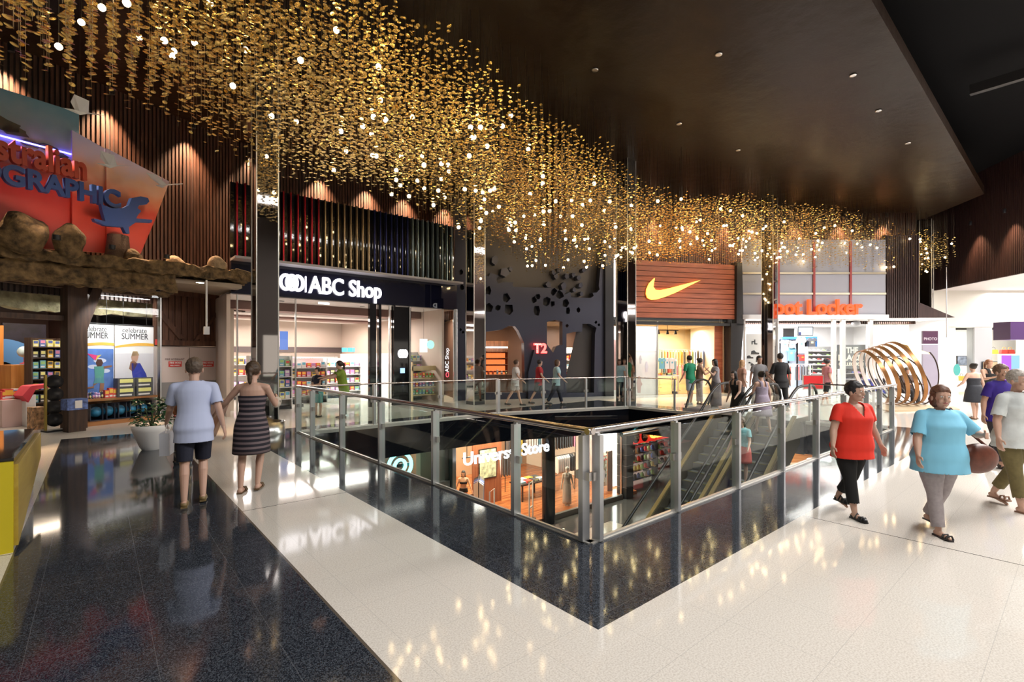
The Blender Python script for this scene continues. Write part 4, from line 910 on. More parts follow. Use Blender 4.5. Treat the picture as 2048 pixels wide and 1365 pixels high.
nt_ = thing('shop_number', 'tiny white shop number on the glass above the banners', 'sign', F.at(F.X(303), -.012, F.Z(308, 596)))
text('3005', F.X(316)-F.X(303), T(0, 0, 0), glow('number_white', (1, 1, 1), .8), nt_, depth=.004)
struct('wall_barn', MB().box(F.X(322), F.X(461), .3, .4, 2.1, 3.76), BARN, F.M)
mb = MB(); k = F.X(322)
while k < F.X(460)-.15: mb.box(k+.01, k+.17, .26, .3, 2.12, 3.74); k += .18
struct('trim_105', mb, BARN, F.M)
mb = MB(); mb.box(F.X(322), F.X(461), .2, .27, 2.1, 2.26).box(F.X(322), F.X(461), .2, .27, 3.6, 3.76)
for a, b_, c, e in ((325, 622, 372, 676), (456, 612, 400, 680)):
    p, q = (F.X(a), F.Z(a, b_)), (F.X(c), F.Z(c, e)); mb.prism([(p[0]-.07, p[1]), (p[0]+.07, p[1]+.05), (q[0]+.07, q[1]), (q[0]-.07, q[1]-.05)][::(1 if a < c else 1)], .19, .26)
struct('trim_106', mb, BARN, F.M)
struct('trim_107', MB().box(F.X(461), F.X(470), .05, .45, 0, 3.74), mat('beige_pier', (.50, .42, .34), .5), F.M)
struct('trim_108', MB().box(F.X(450), F.X(461), .2, .45, 0, 2.1), BARN, F.M)
CAB = mat('cabinet_blush', (.60, .50, .47), .45)
t = thing('hydrant_cabinet', 'pale two door fire hydrant cabinet under the barn boards', 'cabinet', F.at(F.X(322), .25, 0))
wc = F.X(450)-F.X(322)
put('carcass', MB().box(0, wc, .03, .3, 0, 2.08), CAB, t)
for k in (0, 1):
    dr = put('door', MB().box(k*wc/2+.01, (k+1)*wc/2-.01, 0, .03, .05, 2.05), CAB, t)
    put('kick_panel', MB().box(k*wc/2+.03, (k+1)*wc/2-.03, -.006, 0, .08, 1.02), mat('cabinet_grey', (.22, .21, .21), .5), dr)
RL = mat('label_red', (.65, .05, .04), .5)
def lab(px0, px1, py0, py1): return F.X(px0, .25)-F.X(322), F.X(px1, .25)-F.X(322), F.Z((px0+px1)/2, py1, .25), F.Z((px0+px1)/2, py0, .25)
for i, (a, b_) in enumerate(((337, 363), (403, 427))):
    x0, x1, z0, z1 = lab(a, b_, 723, 734); l_ = put('label_plate', MB().box(x0, x1, -.012, -.001, z0, z1), RL, t)
    text('FIRE HOSE', (x1-x0)*.86, T(x0+(x1-x0)*.07, -.016, z0+(z1-z0)*.55), WHITE, l_, depth=.004, bold=.02, height=(z1-z0)*.33)
    text('REEL INSIDE', (x1-x0)*.7, T(x0+(x1-x0)*.12, -.016, z0+(z1-z0)*.14), WHITE, l_, depth=.004, bold=.02, height=(z1-z0)*.22)
x0, x1, z0, z1 = lab(330, 369, 717, 721)
text('FIRE HYDRANT', x1-x0, T(x0, -.006, z0), mat('label_ink', (.15, .1, .1), .6), t, depth=.004, bold=.01)
solo('exit_plate', MB().box(-.05, .06, -.02, .01, 0, .16), RL, 'small red plate beside the hydrant cabinet at the glass edge', 'sign', F.at(F.X(323.5), .22, F.Z(323, 690)))
t = thing('pendant_fitting', 'white rod with a small frosted fitting hanging below the rock ledge', 'lamp', T(*at(413, 12.6), 2.45))
put('rod', MB().tube([(0, 0, .1), (0, 0, 1.30)], .022, 8), WHITE, t); put('fitting', MB().box(-.06, .06, -.06, .06, -.1, .1), mat('frosted', (.8, .8, .82), .3), t)
t = thing('soffit_downlight', 'round lit downlight in the soffit beside the white rod', 'downlight', T(*at(400, 12.9), 3.725))
put('lens', MB().lathe([(.001, 0), (.09, 0)], 16), glow('soffit_lens', (1, .82, .6), 30), t); put('rim', MB().lathe([(.09, 0), (.115, 0), (.115, .012)], 16), STEEL, t)
pp_ = at(400, 12.9); spot(pp_.x, pp_.y, 3.68, pp_.x, pp_.y, 0, 120, 110, .8, (1, .8, .6), .08)
# banner in the window
d = .35; BAN = mat('banner_white', (.88, .87, .88), .5)
u0, u1 = F.X(150, d), F.X(308, d); zt, zb = F.Z(240, 650, d), F.Z(240, 793, d)
def banner(ua, ub, lab_):
    t = thing('window_banner', lab_, 'banner', F.at(ua, d, zb)); W_, H_ = ub-ua, zt-zb
    put('sheet', MB().box(0, W_, 0, .012, 0, H_), BAN, t)
    put('rod', MB().tube([(0, 0, H_), (W_, 0, H_)], .018, 8), MBLACK, t)
    text('SUMMER', W_*.68, T(W_*.16, -.008, H_*.80), mat('ink'), t, depth=.004, bold=.0, height=H_*.085)
    text('celebrate', W_*.62, T(W_*.18, -.008, H_*.895), mat('ink'), t, depth=.004, bold=-.004, height=H_*.07)
    pts = []; 
    for k in range(13): x = k/12; pts.append((x*W_, H_*(.70+.05*math.sin(x*2.2))))
    for k in range(12, -1, -1): x = k/12; pts.append((x*W_, H_*(.675+.035*math.sin(x*2.2)+.0)))
    put('orange_wave', MB().prism(pts[::-1], -.006, -.001), mat('banner_orange', (.85, .48, .08), .5), t)
    for z in (.0, 1): put('hanging_cord', MB().tube([(W_*(.2+.6*z), 0, H_), (W_*(.2+.6*z), 0, H_+.72)], .006, 5), MBLACK, t)
    return t, W_, H_
um = F.X(229, d)
t, W_, H_ = banner(u0, um-.01, 'white summer banner with a running child and kite on blue')
put('sky_print', MB().box(0, W_*.98, -.006, -.001, .03*H_, .66*H_), mat('banner_blue', (.10, .22, .60), .5, var=.4, vs=1.6), t)
for (x, z, r1, r2) in ((.62, .50, .24, .05), (.45, .42, .2, .04), (.75, .36, .2, .04)): put('cloud_print', ring(W_*x, H_*z, r1*.3, r1*.6, 0, 2*PI, 16, -.010, -.007, .45), mat('banner_cloud', (.62, .68, .85), .6), t)
put('kite_print', MB().prism([(W_*.28, H_*.60), (W_*.55, H_*.57), (W_*.5, H_*.5)], -.012, -.008), mat('kite_pink', (.75, .05, .25), .5), t)
put('kite_print', MB().prism([(W_*.5, H_*.5), (W_*.55, H_*.57), (W_*.66, H_*.58)], -.012, -.008), mat('kite_yellow', (.8, .6, .05), .5), t)
SKN = mat('print_skin', (.30, .14, .08), .6)
def pfig(t, W_, H_, cx, z0, s, body, legs, hair):
    B_ = lambda pts, m, nm: put(nm, MB().prism([(W_*cx+x*s, z0+z*s) for x, z in pts], -.016, -.011), m, t)
    B_([(-.10, .30), (.10, .30), (.13, .62), (-.12, .62)], body, 'printed_body'); B_([(-.05, .62), (.05, .62), (.09, .72), (.05, .82), (-.05, .82), (-.08, .72)], hair, 'printed_head')
    B_([(.10, .55), (.30, .60), (.30, .65), (.10, .62)], SKN, 'printed_arm'); B_([(-.10, .3), (.1, .3), (.12, .14), (-.02, .16), (-.14, .14)], legs, 'printed_shorts')
    B_([(-.14, .15), (-.04, .16), (-.14, .08), (-.36, .04), (-.36, 0), (-.12, .03)], SKN, 'printed_leg'); B_([(.02, .16), (.12, .15), (.1, -.06), (.2, -.1), (.0, -.1)], SKN, 'printed_leg')
pfig(t, W_, H_, .6, H_*.12, .95, mat('print_shirt', (.1, .35, .3), .6), mat('print_short', (.08, .3, .35), .6), mat('print_hair', (.08, .03, .02), .6))
t, W_, H_ = banner(um+.01, u1, 'white summer banner with a seated woman in a blue dress')
put('sand_print', MB().box(0, W_, -.006, -.001, .02*H_, .6*H_), mat('banner_sand', (.72, .70, .75), .5), t)
pf = lambda pts, m, nm: put(nm, MB().prism([(W_*x, H_*z) for x, z in pts], -.016, -.011), m, t)
pf([(.40, .46), (.62, .46), (.78, .30), (.86, .12), (.50, .10), (.42, .3)], mat('dress_blue', (.03, .05, .40), .6), 'printed_dress')
pf([(.34, .38), (.44, .34), (.56, .45), (.46, .5), (.38, .48)], SKN, 'printed_arm'); pf([(.42, .48), (.54, .48), (.58, .55), (.54, .61), (.44, .61), (.39, .55)], mat('print_face', (.60, .36, .26), .6), 'printed_head'); pf([(.40, .56), (.6, .57), (.55, .63), (.44, .63)], mat('print_blond', (.55, .40, .2), .6), 'printed_hair')
# goods in the banner window
for k, (a, b_) in enumerate(((0, 0), (1, 0), (0, 1), (1, 1))):
    item('telescope_box', 'box', 6, F, F.X(248, .2)+.45*a, .18, F.Z(240, 796)+.005+b_*.255, .42, .25, .2, 'black telescope box stacked on the window ledge below the blue dress', 'box', 'stacked black telescope boxes')
goods_row('orange_packet', 'box', F, F.X(208, .2), F.X(240, .2), .2, F.Z(240, 796)+.003, 4, .10, .26, .1, 'small orange packet on the window ledge beside the black boxes', 'packet', 'orange packets on the ledge', [3, 0])
goods_row('toy_figure', 'toy', F, F.X(170, .2), F.X(206, .2), .2, F.Z(240, 796)+.003, 6, .1, .18, .1, 'small toy figure on the window ledge below the running child', 'toy', 'toy figures on the window ledge', [6, 2, 8])
GL = mat('globe_blue', (.03, .22, .42), .3, var=.5, vs=9)
for k in range(5):
    u = F.X(193, .3)+k*(F.X(285, .3)-F.X(193, .3))/4
    t = thing('boxed_globe', 'blue globe in an open black carton on the floor of the banner window', 'globe', F.at(u, .35, .105), 'boxed globes in a row')
    put('carton', MB().box(-.19, .19, .16, .18, 0, .42).box(-.19, .19, -.16, .16, 0, .02).box(-.19, -.175, -.16, .16, 0, .42).box(.175, .19, -.16, .16, 0, .42), mat('carton_navy', (.02, .03, .06), .5), t)
    put('globe', MB().ball((0, 0, .22), .14, 16, 10), GL, t)
# doorway interior
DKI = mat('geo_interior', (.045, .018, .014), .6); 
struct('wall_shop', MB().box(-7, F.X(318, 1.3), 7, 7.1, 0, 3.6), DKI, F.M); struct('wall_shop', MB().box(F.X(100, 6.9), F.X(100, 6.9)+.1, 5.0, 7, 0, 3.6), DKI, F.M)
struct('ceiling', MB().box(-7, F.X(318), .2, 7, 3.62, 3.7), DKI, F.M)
struct('trim_110', MB().box(F.X(-40, 5), F.X(4, 5), 4.9, 5, 0, 2.7), wood('orange_jamb', (.45, .16, .03), (.6, .25, .05), .5), F.M)
solo('space_mural', MB().box(F.X(5, 5.5), F.X(92, 5.5), 5.5, 5.56, F.Z(50, 728, 5.5), F.Z(50, 648, 5.5)), mat('space_black', (.01, .008, .02), .6, var=.8, vs=3), 'dark outer space mural on the wall of the geographic shop', 'mural', F.M)
solo('planet_print', ring(F.X(2, 5.4), F.Z(2, 750, 5.4), .75, .7, 0, PI, 24, 5.42, 5.47), mat('planet_blue', (.08, .22, .5), .5), 'blue curved planet edge printed on the space mural', 'mural', F.M)
t = thing('desk_globe', 'pale grey globe on a small red stand inside the geographic shop', 'globe', F.at(F.X(49, 3.5), 3.5, F.Z(49, 728, 3.5)))
put('sphere', MB().ball((0, 0, .34), .16, 14, 9), mat('globe_pale', (.5, .6, .62), .4, var=.3, vs=6), t); put('stand', MB().lathe([(.10, 0), (.10, .02), (.02, .04), (.02, .18)], 12), mat('label_red'), t)
def sblock(name, px0, px1, py0, py1, d, dp, m, lb, cat, z_floor=True):
    u0, u1 = F.X(px0, d), F.X(px1, d); pm = (px0+px1)/2; z1 = F.Z(pm, py0, d); z0 = 0 if z_floor else F.Z(pm, py1, d)
    return solo(name, MB().box(0, u1-u0, 0, dp, 0, z1-z0), m, lb, cat, F.at(u0, d, z0), bevel=.008)
CUP = wood('orange_cabinet', (.42, .15, .03), (.55, .24, .06), .5)
sblock('display_plinth', 22, 76, 730, 0, 3.3, .7, CUP, 'orange timber display plinth below the pale grey globe', 'plinth')
sblock('white_counter', 4, 46, 800, 0, 1.7, .8, mat('counter_pink', (.72, .50, .46), .5), 'long blush counter just inside the geographic shop doorway', 'counter')
sblock('gift_table', 52, 72, 790, 0, 1.5, .8, WHITE, 'white gift table partly under a red cloth', 'table')
t = thing('red_cloth', 'red cloth draped over the corner of the white gift table', 'cloth', F.at(F.X(44, 1.42), 1.42, 0)); zc = F.Z(60, 772, 1.42)
put('drape', MB().prism([(0, zc-.25), (.16, zc-.02), (.2, zc), (.62, zc+.02), (.60, zc-.06), (.26, zc-.10), (.12, zc-.42)], -.02, .5), mat('cloth_red', (.62, .05, .07), .7), t)
gl_ = ('gift boxes and books stacked on the counters of the geographic shop', 'gift items in the geographic shop')
goods_row('gift_box', 'box', F, F.X(6, 2), F.X(50, 2), 2.0, F.Z(30, 800, 1.7)+.003, 8, .2, .26, .2, gl_[0], 'gift box', gl_[1], [0, 3, 7, 1])
shelf_unit(F, F.X(97, 2.6), 2.6, .7, 2.3, .4, (.5, .85, 1.15, 1.45, 1.75, 2.05), 'tall narrow shelf of small gifts by the shop doorway post', TB)
for z in (.5, .85, 1.15, 1.45, 1.75, 2.05): goods_row('small_gift', 'box', F, F.X(97, 2.6)-.32, F.X(97, 2.6)+.32, 2.75, z, 4, .12, .22, .12, 'small gift on the tall narrow shelf by the doorway post', 'gift', 'small gifts on the narrow shelf', [1, 3, 4, 2, 9, 6])
shelf_unit(F, F.X(38, 4.2), 4.2, 2.2, 1.35, .4, (.6, 1.0), 'orange timber shelf of jars in the geographic shop', CUP)
for z in (.6, 1.0): goods_row('jar', 'toy', F, F.X(38, 4.2)-1, F.X(38, 4.2)+1, 4.35, z, 9, .14, .22, .14, 'jar on the orange timber shelf in the geographic shop', 'jar', 'jars on the orange shelf', [1, 3, 6])
t = thing('hat_stand', 'narrow gold stand of four stacked black hats at the shop doorway', 'stand', F.at(F.X(107, -.1), -.15, 0))
put('base', MB().box(-.2, .2, -.15, .15, 0, .04), MBLACK, t); put('pole', MB().box(-.19, -.15, -.03, .03, .04, 1.35), mat('dull_gold', (.35, .25, .05), .5, .5), t)
for k in range(4):
    hz = .2+k*.30; solo('black_hat', MB().lathe([(.17, 0), (.17, .015), (.11, .03), (.1, .13), (.001, .15)], 16, (0, 0, 0), Matrix.Rotation(PI/2, 4, 'X')), MBLACK, ['black hat lowest on the gold stand', 'black hat second from the bottom of the gold stand', 'black hat second from the top of the gold stand', 'black hat topmost on the gold stand'][k], 'hat', F.at(F.X(107, -.1), -.15, hz+.08))
t = thing('postcard_box', 'blue and white postcard box on a dark plinth beside the timber post', 'display box', F.at(F.X(149, -.6), -.6, 0))
put('plinth', MB().box(-.17, .17, -.13, .13, 0, .52), TB, t); zz = .52
put('card_tray', MB().box(-.2, .2, -.15, .15, zz, zz+.26), mat('postcard_blue', (.10, .16, .40), .5, var=.6, vs=14), t); put('white_card', MB().box(-.06, .08, -.165, -.15, zz+.04, zz+.22), WHITE, t)
sblock('magazine_rack', 68, 92, 815, 0, .5, .35, mat('rack_mixed', (.45, .25, .12), .6, var=.8, vs=12), 'wire rack of packets between the red cloth and the hats', 'rack')
downlights(F, [(F.X(14, 2), 2), (F.X(44, 1.4), 1.4), (F.X(54, 1.7), 1.7), (F.X(250, .5), .5), (F.X(190, .9), .9)], 3.60, 'small bright downlight in the dark ceiling of the geographic shop', 55, .05)
shop_light(F, F.X(40, 2.5), 2.4, 3.5, 2.5, 1.2, 75, (1, .85, .68)); shop_light(F, F.X(40, 5), 4.4, 3.5, 2.5, .8, 60, (1, .8, .6))
p = F.w(F.X(235, -.1), .12); q = F.w(F.X(235), .4); a_ = area(F.w(F.X(235), .02).x, F.w(F.X(235), .02).y, 3.38, 1.6, .1, 30, (1, .98, .95), (math.radians(20), 0, F.ang))
for px in (195, 272):
    p = F.w(F.X(px), -1.0); q = F.w(F.X(px), .35)
    t = thing('banner_spot', 'small black spot lamp on the soffit aimed at the summer banners', 'lamp', T(p.x, p.y, 3.5), 'spots aimed at the banners'); put('housing', MB().lathe([(.05, 0), (.05, .14)], 10), MBLACK, t)
    spot(p.x, p.y, 3.46, q.x, q.y, 1.9, 95, 62, .7, (1, .97, .95), .04)
# billboard lighting: floor of the ledge
for px in (40, 150, 260):
    p = F.w(F.X(px), -1.6); q = F.w(F.X(px), -.1)
    t = thing('ledge_flood', 'small black flood lamp on the rock ledge facing the billboard', 'lamp', T(p.x, p.y, 4.3), 'flood lamps on the rock ledge'); put('housing', MB().lathe([(.07, 0), (.07, .1)], 10), MBLACK, t)
    spot(p.x, p.y, 4.5, q.x, q.y, 6.0, 26, 110, .8, (1, .75, .6), .1)
# ------------------------------------------------------------------ kiosk, planters, bin
t = thing('yellow_kiosk', 'yellow fronted kiosk counter with black glass top beside the walkway', 'counter', T(-4.18, 3.28, 0))
YEL = mat('yellow_laminate', (.62, .50, .012), .35)
put('front_panel', MB().box(-3, 0, 0, .04, 0, .83), YEL, t)
put('side_panel', MB().prism([(.04, .05), (2.45, .5), (2.45, .80), (.04, .80)], -.03, 0, Matrix.Rotation(PI/2, 4, 'Z')), wood('golden_ply', (.42, .28, .03), (.5, .36, .06), .35, axis='Y'), t)
put('mirror_base', MB().box(-2.9, -.04, .05, 2.44, 0, .80), BMIR, t)
put('worktop', MB().box(-3, .0, .04, 2.46, .80, .86), BLACK, t)
put('glass_screen', MB().box(-.012, 0, .06, 2.46, .86, .90), CLEAR, t)
t = thing('bowl_planter', 'white tapered bowl planter with a leafy green plant on the dark floor', 'planter', T(*fl(303, 899)))
put('pot', MB().lathe([(.15, 0), (.19, .06), (.30, .36), (.335, .47), (.315, .48), (.29, .44), (.001, .43)], 32), WHITE, t)
def leafy(parent, n, r, h0, h1, ll, lw, m, upright=.5, seed=1):
    random.seed(seed); mb = MB()
    for k in range(n):
        a = random.uniform(0, 2*PI); rr = r*random.random()**.5; z = random.uniform(h0, h1); c = Vector((rr*math.cos(a), rr*math.sin(a), z))
        dirv = Vector((math.cos(a+random.uniform(-.8, .8)), math.sin(a+random.uniform(-.8, .8)), random.uniform(-.3, 1)*upright)).normalized(); sd = dirv.cross(Vector((0, 0, 1))).normalized()*lw; L_ = ll*random.uniform(.7, 1.2)
        up = Vector((0, 0, .02)); mb.add([c, c+dirv*L_*.45+sd+up, c+dirv*L_-up*2, c+dirv*L_*.45-sd+up, c+dirv*L_*.45-up*.2], [(0, 1, 4), (1, 2, 4), (0, 4, 3), (4, 2, 3)])
    return put('foliage', mb, m, parent)
LEAF = mat('leaf_green', (.02, .09, .03), .35, var=.5, vs=20)
leafy(t, 130, .25, .45, .95, .16, .045, LEAF); put('stems', MB().tube([(0, 0, .4), (.02, 0, .85)], .02, 6).tube([(0, 0, .4), (-.1, .05, .8)], .012, 6).tube([(0, 0, .4), (.12, .04, .8)], .012, 6), mat('stem', (.06, .08, .03), .6), t)
t = thing('tapered_planter', 'brown square tapered planter with upright pointed leaves behind the man', 'planter', T(*at(402, 10.7), 0, -.3))
pb = [(.30, 0), (.62, .82), (.58, .82), (.54, .74), (.01, .74)]
put('pot', MB().lathe(pb, 4, M=Matrix.Rotation(.5, 4, 'Z')), wood('brown_planter', (.10, .04, .02), (.18, .08, .04), .5), t)
mb = MB(); random.seed(5)
for k in range(16):
    a = random.uniform(0, 6.3); r = random.uniform(0, .3); c = Vector((r*math.cos(a), r*math.sin(a), .7)); tip = c+Vector((.1*math.cos(a), .1*math.sin(a), random.uniform(.35, .62))); s_ = Vector((-math.sin(a), math.cos(a), 0))*.03
    mb.add([c-s_, c+s_, c+(tip-c)*.6+s_*1.1, tip, c+(tip-c)*.6-s_*1.1, c+(tip-c)*.5+Vector((math.cos(a), math.sin(a), 0))*.012], [(0, 1, 5), (1, 2, 5), (2, 3, 5), (3, 4, 5), (4, 0, 5)])
put('spiky_leaves', mb, mat('spike_green', (.06, .12, .04), .4, var=.5, vs=14), t)
t = thing('steel_bin', 'slim steel cylinder bin standing beside the man on the dark floor', 'bin', T(*fl(366, 928)))
put('drum', MB().lathe([(.13, 0), (.13, .78), (.10, .80), (.001, .80)], 28), mat('smoky_steel', (.25, .26, .28), .12, .9), t)
for z in (.03, .2, .33, .76): put('chrome_band', MB().lathe([(.135, z), (.142, z+.01), (.142, z+.035), (.135, z+.045)], 28), CHROME, t)
t = thing('curved_skirt', 'low curved steel skirt wrapped around the foot of the mirror column beside the couple', 'guard', T(*at(538, 11.2)))
put('skirt', MB().lathe([(.34, 0), (.34, .3), (.32, .3), (.32, 0)], 28), STEEL, t)
# ------------------------------------------------------------------ shops under the pale soffit
RS = Fac(at(1845, 28.6), (RX, RY)); F = RS
CRW = mat('cream_wall', (.85, .82, .74), .6); BW = mat('bright_wall', (.86, .84, .80), .6)
for i, (a, b_, m) in enumerate(((1866, 1908, CRW), (1946, 1981, mat('grey_pier', (.55, .56, .58), .4)), (2046, 2200, CRW))): struct('wall_pier', MB().box(F.X(a), F.X(b_), -.1, .4, 0, 3.5), m, F.M)
struct('wall_upper', MB().box(F.X(1800), F.X(2260), -.1, .4, 3.45, 5.6), CRW, F.M)
struct('wall_shop', MB().box(F.X(1866), F.X(2260), 3.6, 3.7, 0, 3.5), BW, F.M)
shop_light(F, F.X(1928), 1.8, 3.4, 2, 1, 120, (1, .95, .85)); shop_light(F, F.X(2015), 1.8, 3.4, 2.4, 1, 140, (1, .92, .78))
area(*BH.w(8, 5), 5.45, 6, 4, 620, (1, .96, .95), (0, 0, BH.ang)); area(*BH.w(0, 5), 5.45, 4, 4, 260, (1, .96, .95), (0, 0, BH.ang))
for (px, py) in ((1945, 625), (2018, 615)):
    p = fl(px, py, 5.58); t = thing('soffit_spot', 'bright adjustable spot in the pale soffit over the far walkway', 'downlight', T(p.x, p.y, 5.56), 'spots in the pale soffit')
    put('housing', MB().lathe([(.12, 0), (.14, .03)], 14), WHITE, t); put('lens', MB().lathe([(.001, -.01), (.12, -.01)], 14), glow('spot_lens', (1, 1, 1), 60), t)
struct('window_9', MB().box(F.X(1908), F.X(1946), 0, .015, .3, 3.45), SHOPG, F.M); struct('window_10', MB().box(F.X(1981), F.X(2046), 0, .015, .3, 3.45), SHOPG, F.M)
struct('trim_120', MB().box(F.X(1908), F.X(2046), -.1, 1.5, 0, .30), BW, F.M)
solo('teal_sticker', ring(F.X(1910.5), F.Z(1910, 740), .10, .2, 0, 2*PI, 20, -.12, -.105, 1.7), mat('teal', (.1, .45, .42), .5), 'round teal sticker on the cream pier under the soffit', 'sticker', F.M)
for px, py, w_, h_, c_, l_ in ((1937, 722, .55, .5, (.35, .4, .5), 'small framed screen in the shop window beside the grey pier'), (1975, 736, .9, .65, (.45, .36, .22), 'framed landscape poster in front of the grey pier')):
    t = thing('framed_picture', l_, 'picture', F.at(F.X(px), -.2 if px > 1950 else .4, F.Z(px, py)-h_/2)); put('frame', MB().box(-w_/2-.04, w_/2+.04, 0, .05, -.04, h_+.04), DSTEEL, t); put('print', MB().box(-w_/2, w_/2, -.01, 0, 0, h_), mat('print_%d' % px, c_, .5, var=.6, vs=4), t)
for k in range(4): item('handbag', 'bag', [6, 1, 3, 6][k], F, F.X(1916)+k*.42, .7, .305, .38, .45+.05*(k % 2), .16, 'handbag on the low plinth of the window beside the grey pier', 'bag', 'handbags in the far window')
for k, px in enumerate((1987, 2008, 2020)): item('handbag', 'bag', [3, 0, 0][k], F, F.X(px, 2), 2.0, 1.92, .5, .42, .16, 'handbag on the high shelf of the far warm window', 'bag', 'handbags on the high shelf')
solo('high_shelf', MB().box(F.X(1981), F.X(2044), 1.8, 2.3, 1.86, 1.92), WHITE, 'high white shelf in the far warm window', 'shelf', F.M)
t = thing('digital_totem', 'purple and blue glowing advertising totem beyond the women on the far walkway', 'screen', T(*at(2018, 20.5), 0, -TH))
put('casing', MB().box(-.42, .42, -.06, .06, 0, 1.88), WHITE, t); put('screen_field', MB().box(-.38, .02, -.075, -.06, .75, 1.82), glow('totem_purple', (.35, .08, .85), 1.2), t); put('screen_field', MB().box(.02, .38, -.075, -.06, .75, 1.82), glow('totem_blue', (.2, .4, 1), 1.3), t)
t = thing('hanging_screen_box', 'dark purple screen box hanging from the pale soffit', 'screen', T(*at(2035, 17), 2.35, -TH))
put('box', MB().box(-.55, .7, -.3, .3, 0, .62), mat('plum_box', (.045, .02, .07), .3), t); put('rod', MB().tube([(.3, 0, .62), (.3, 0, 3.2)], .02, 8), STEEL, t)
t = thing('hanging_sign', 'small pale blue sign on a thin rod hanging from the pale soffit', 'sign', T(*at(1893, 21), 2.42, -TH))
put('plate', MB().box(-.13, .13, -.03, .03, 0, .16), glow('pale_blue_sign', (.55, .85, 1), 1.2), t); put('rod', MB().tube([(0, 0, .16), (0, 0, 3.19)], .016, 8), STEEL, t)
F = FT
t = thing('photo_sign', 'dark plum fascia panel with thin pale letters seen beside the last column', 'sign', T(*at(1858, 22.6), 0, -TH))
put('board', MB().box(-.28, .42, 0, .08, 2.35, 2.95), mat('plum_board', (.05, .015, .04), .4), t); text('PHOTO', .6, T(-.24, -.012, 2.52), mat('thin_letter', (.5, .45, .5), .5), t, depth=.006)
put('lower_panel', MB().box(-.28, .42, 0, .08, 0, 2.3), mat('grey_violet', (.22, .20, .25), .4), t)
# ring sculpture
AX = Vector((.80, .60)).normalized()
bp = at(1742, 16.4)
t = thing('ring_sculpture', 'tunnel of leaning gold edged rings standing near the far end of the opening', 'sculpture', T(bp.x, bp.y, 0, -TH))
GE = mat('ring_gold', (.30, .14, .05), .32, .7); GI = mat('ring_inner_white', (.80, .74, .70), .35)
def leanring(cx, cy, r, w_, turn, lean, zc, m1, m2, nm, a0=0, a1=2*PI):
    M_ = Matrix.Translation((cx, cy, zc)) @ Matrix.Rotation(turn, 4, 'Z') @ Matrix.Rotation(lean, 4, 'X')
    n = 48; vs = []; fs = []; fm = []
    for k in range(n+1):
        q = a0+(a1-a0)*k/n
        for rr, yy in ((r, -w_/2), (r, w_/2), (r-.03, w_/2), (r-.03, -w_/2)): vs.append((rr*math.cos(q), yy, rr*math.sin(q)))
    mb = MB()
    for j in range(4):
        mb.mi = 1 if j == 2 else 0
        mb.add(vs, [(k*4+j, k*4+(j+1) % 4, (k+1)*4+(j+1) % 4, (k+1)*4+j) for k in range(n)], True, M_)
    return put(nm, mb, [m1, m2], t)
for k in range(5): leanring(.75+.31*k, 1.0+.05*k, 1.0+.045*k, .12, math.radians(80), math.radians(-18), 1.04+.035*k, GE, GI, 'ring')
DR = mat('ring_dark', (.04, .025, .015), .4, .5)
for k in range(4): leanring(1.35+.3*k, 1.1, .93, .03, math.radians(80), math.radians(-24), .95, DR, DR, 'thin_ring')
put('canopy_fin', MB().add([(1.75, .9, 2.22), (3.0, 1.2, 1.9), (1.9, .6, 1.88), (1.8, .7, 2.16), (2.95, 1.15, 1.86)], [(0, 1, 2), (3, 4, 2), (0, 3, 4, 1), (0, 2, 3), (1, 4, 2)]), mat('fin_gold', (.62, .42, .16), .35, .3), t)
put('base_plate', MB().slab([(.0, -.8), (2.7, -.3), (3.3, .6), (2.2, 1.8), (.4, .9)], .0, .05), mat('base_tan', (.45, .35, .22), .4), t)
leanring(2.5, 1.0, 1.02, .03, math.radians(20), 0, 1.05, DR, DR, 'thin_ring', -PI/2, PI/3)
# cafe seats inside the sculpture
for k, (px, c_) in enumerate(((1738, (.03, .04, .12)), (1752, (.02, .03, .30)), (1768, (.02, .02, .03)), (1783, (.02, .02, .03)))):
    t2 = thing('low_armchair', ['navy low armchair at the start of the rings', 'bright blue low armchair inside the rings', 'black low armchair in the middle of the rings', 'black low armchair beside the seated man'][k], 'chair', T(*at(px, 18.9+.62*k), 0, -TH+PI*.1*k))
    m_ = mat('seat_%d' % k, c_, .5)
    put('seat', MB().box(-.26, .26, -.26, .26, .3, .44), m_, t2, bevel=.03); put('backrest', MB().box(-.26, .26, .2, .3, .44, .85), m_, t2, bevel=.03)
    for sx in (-.22, .22):
        for sy in (-.22, .22): put('leg', MB().tube([(sx, sy, 0), (sx*.9, sy*.9, .3)], .015, 6), STEEL, t2)
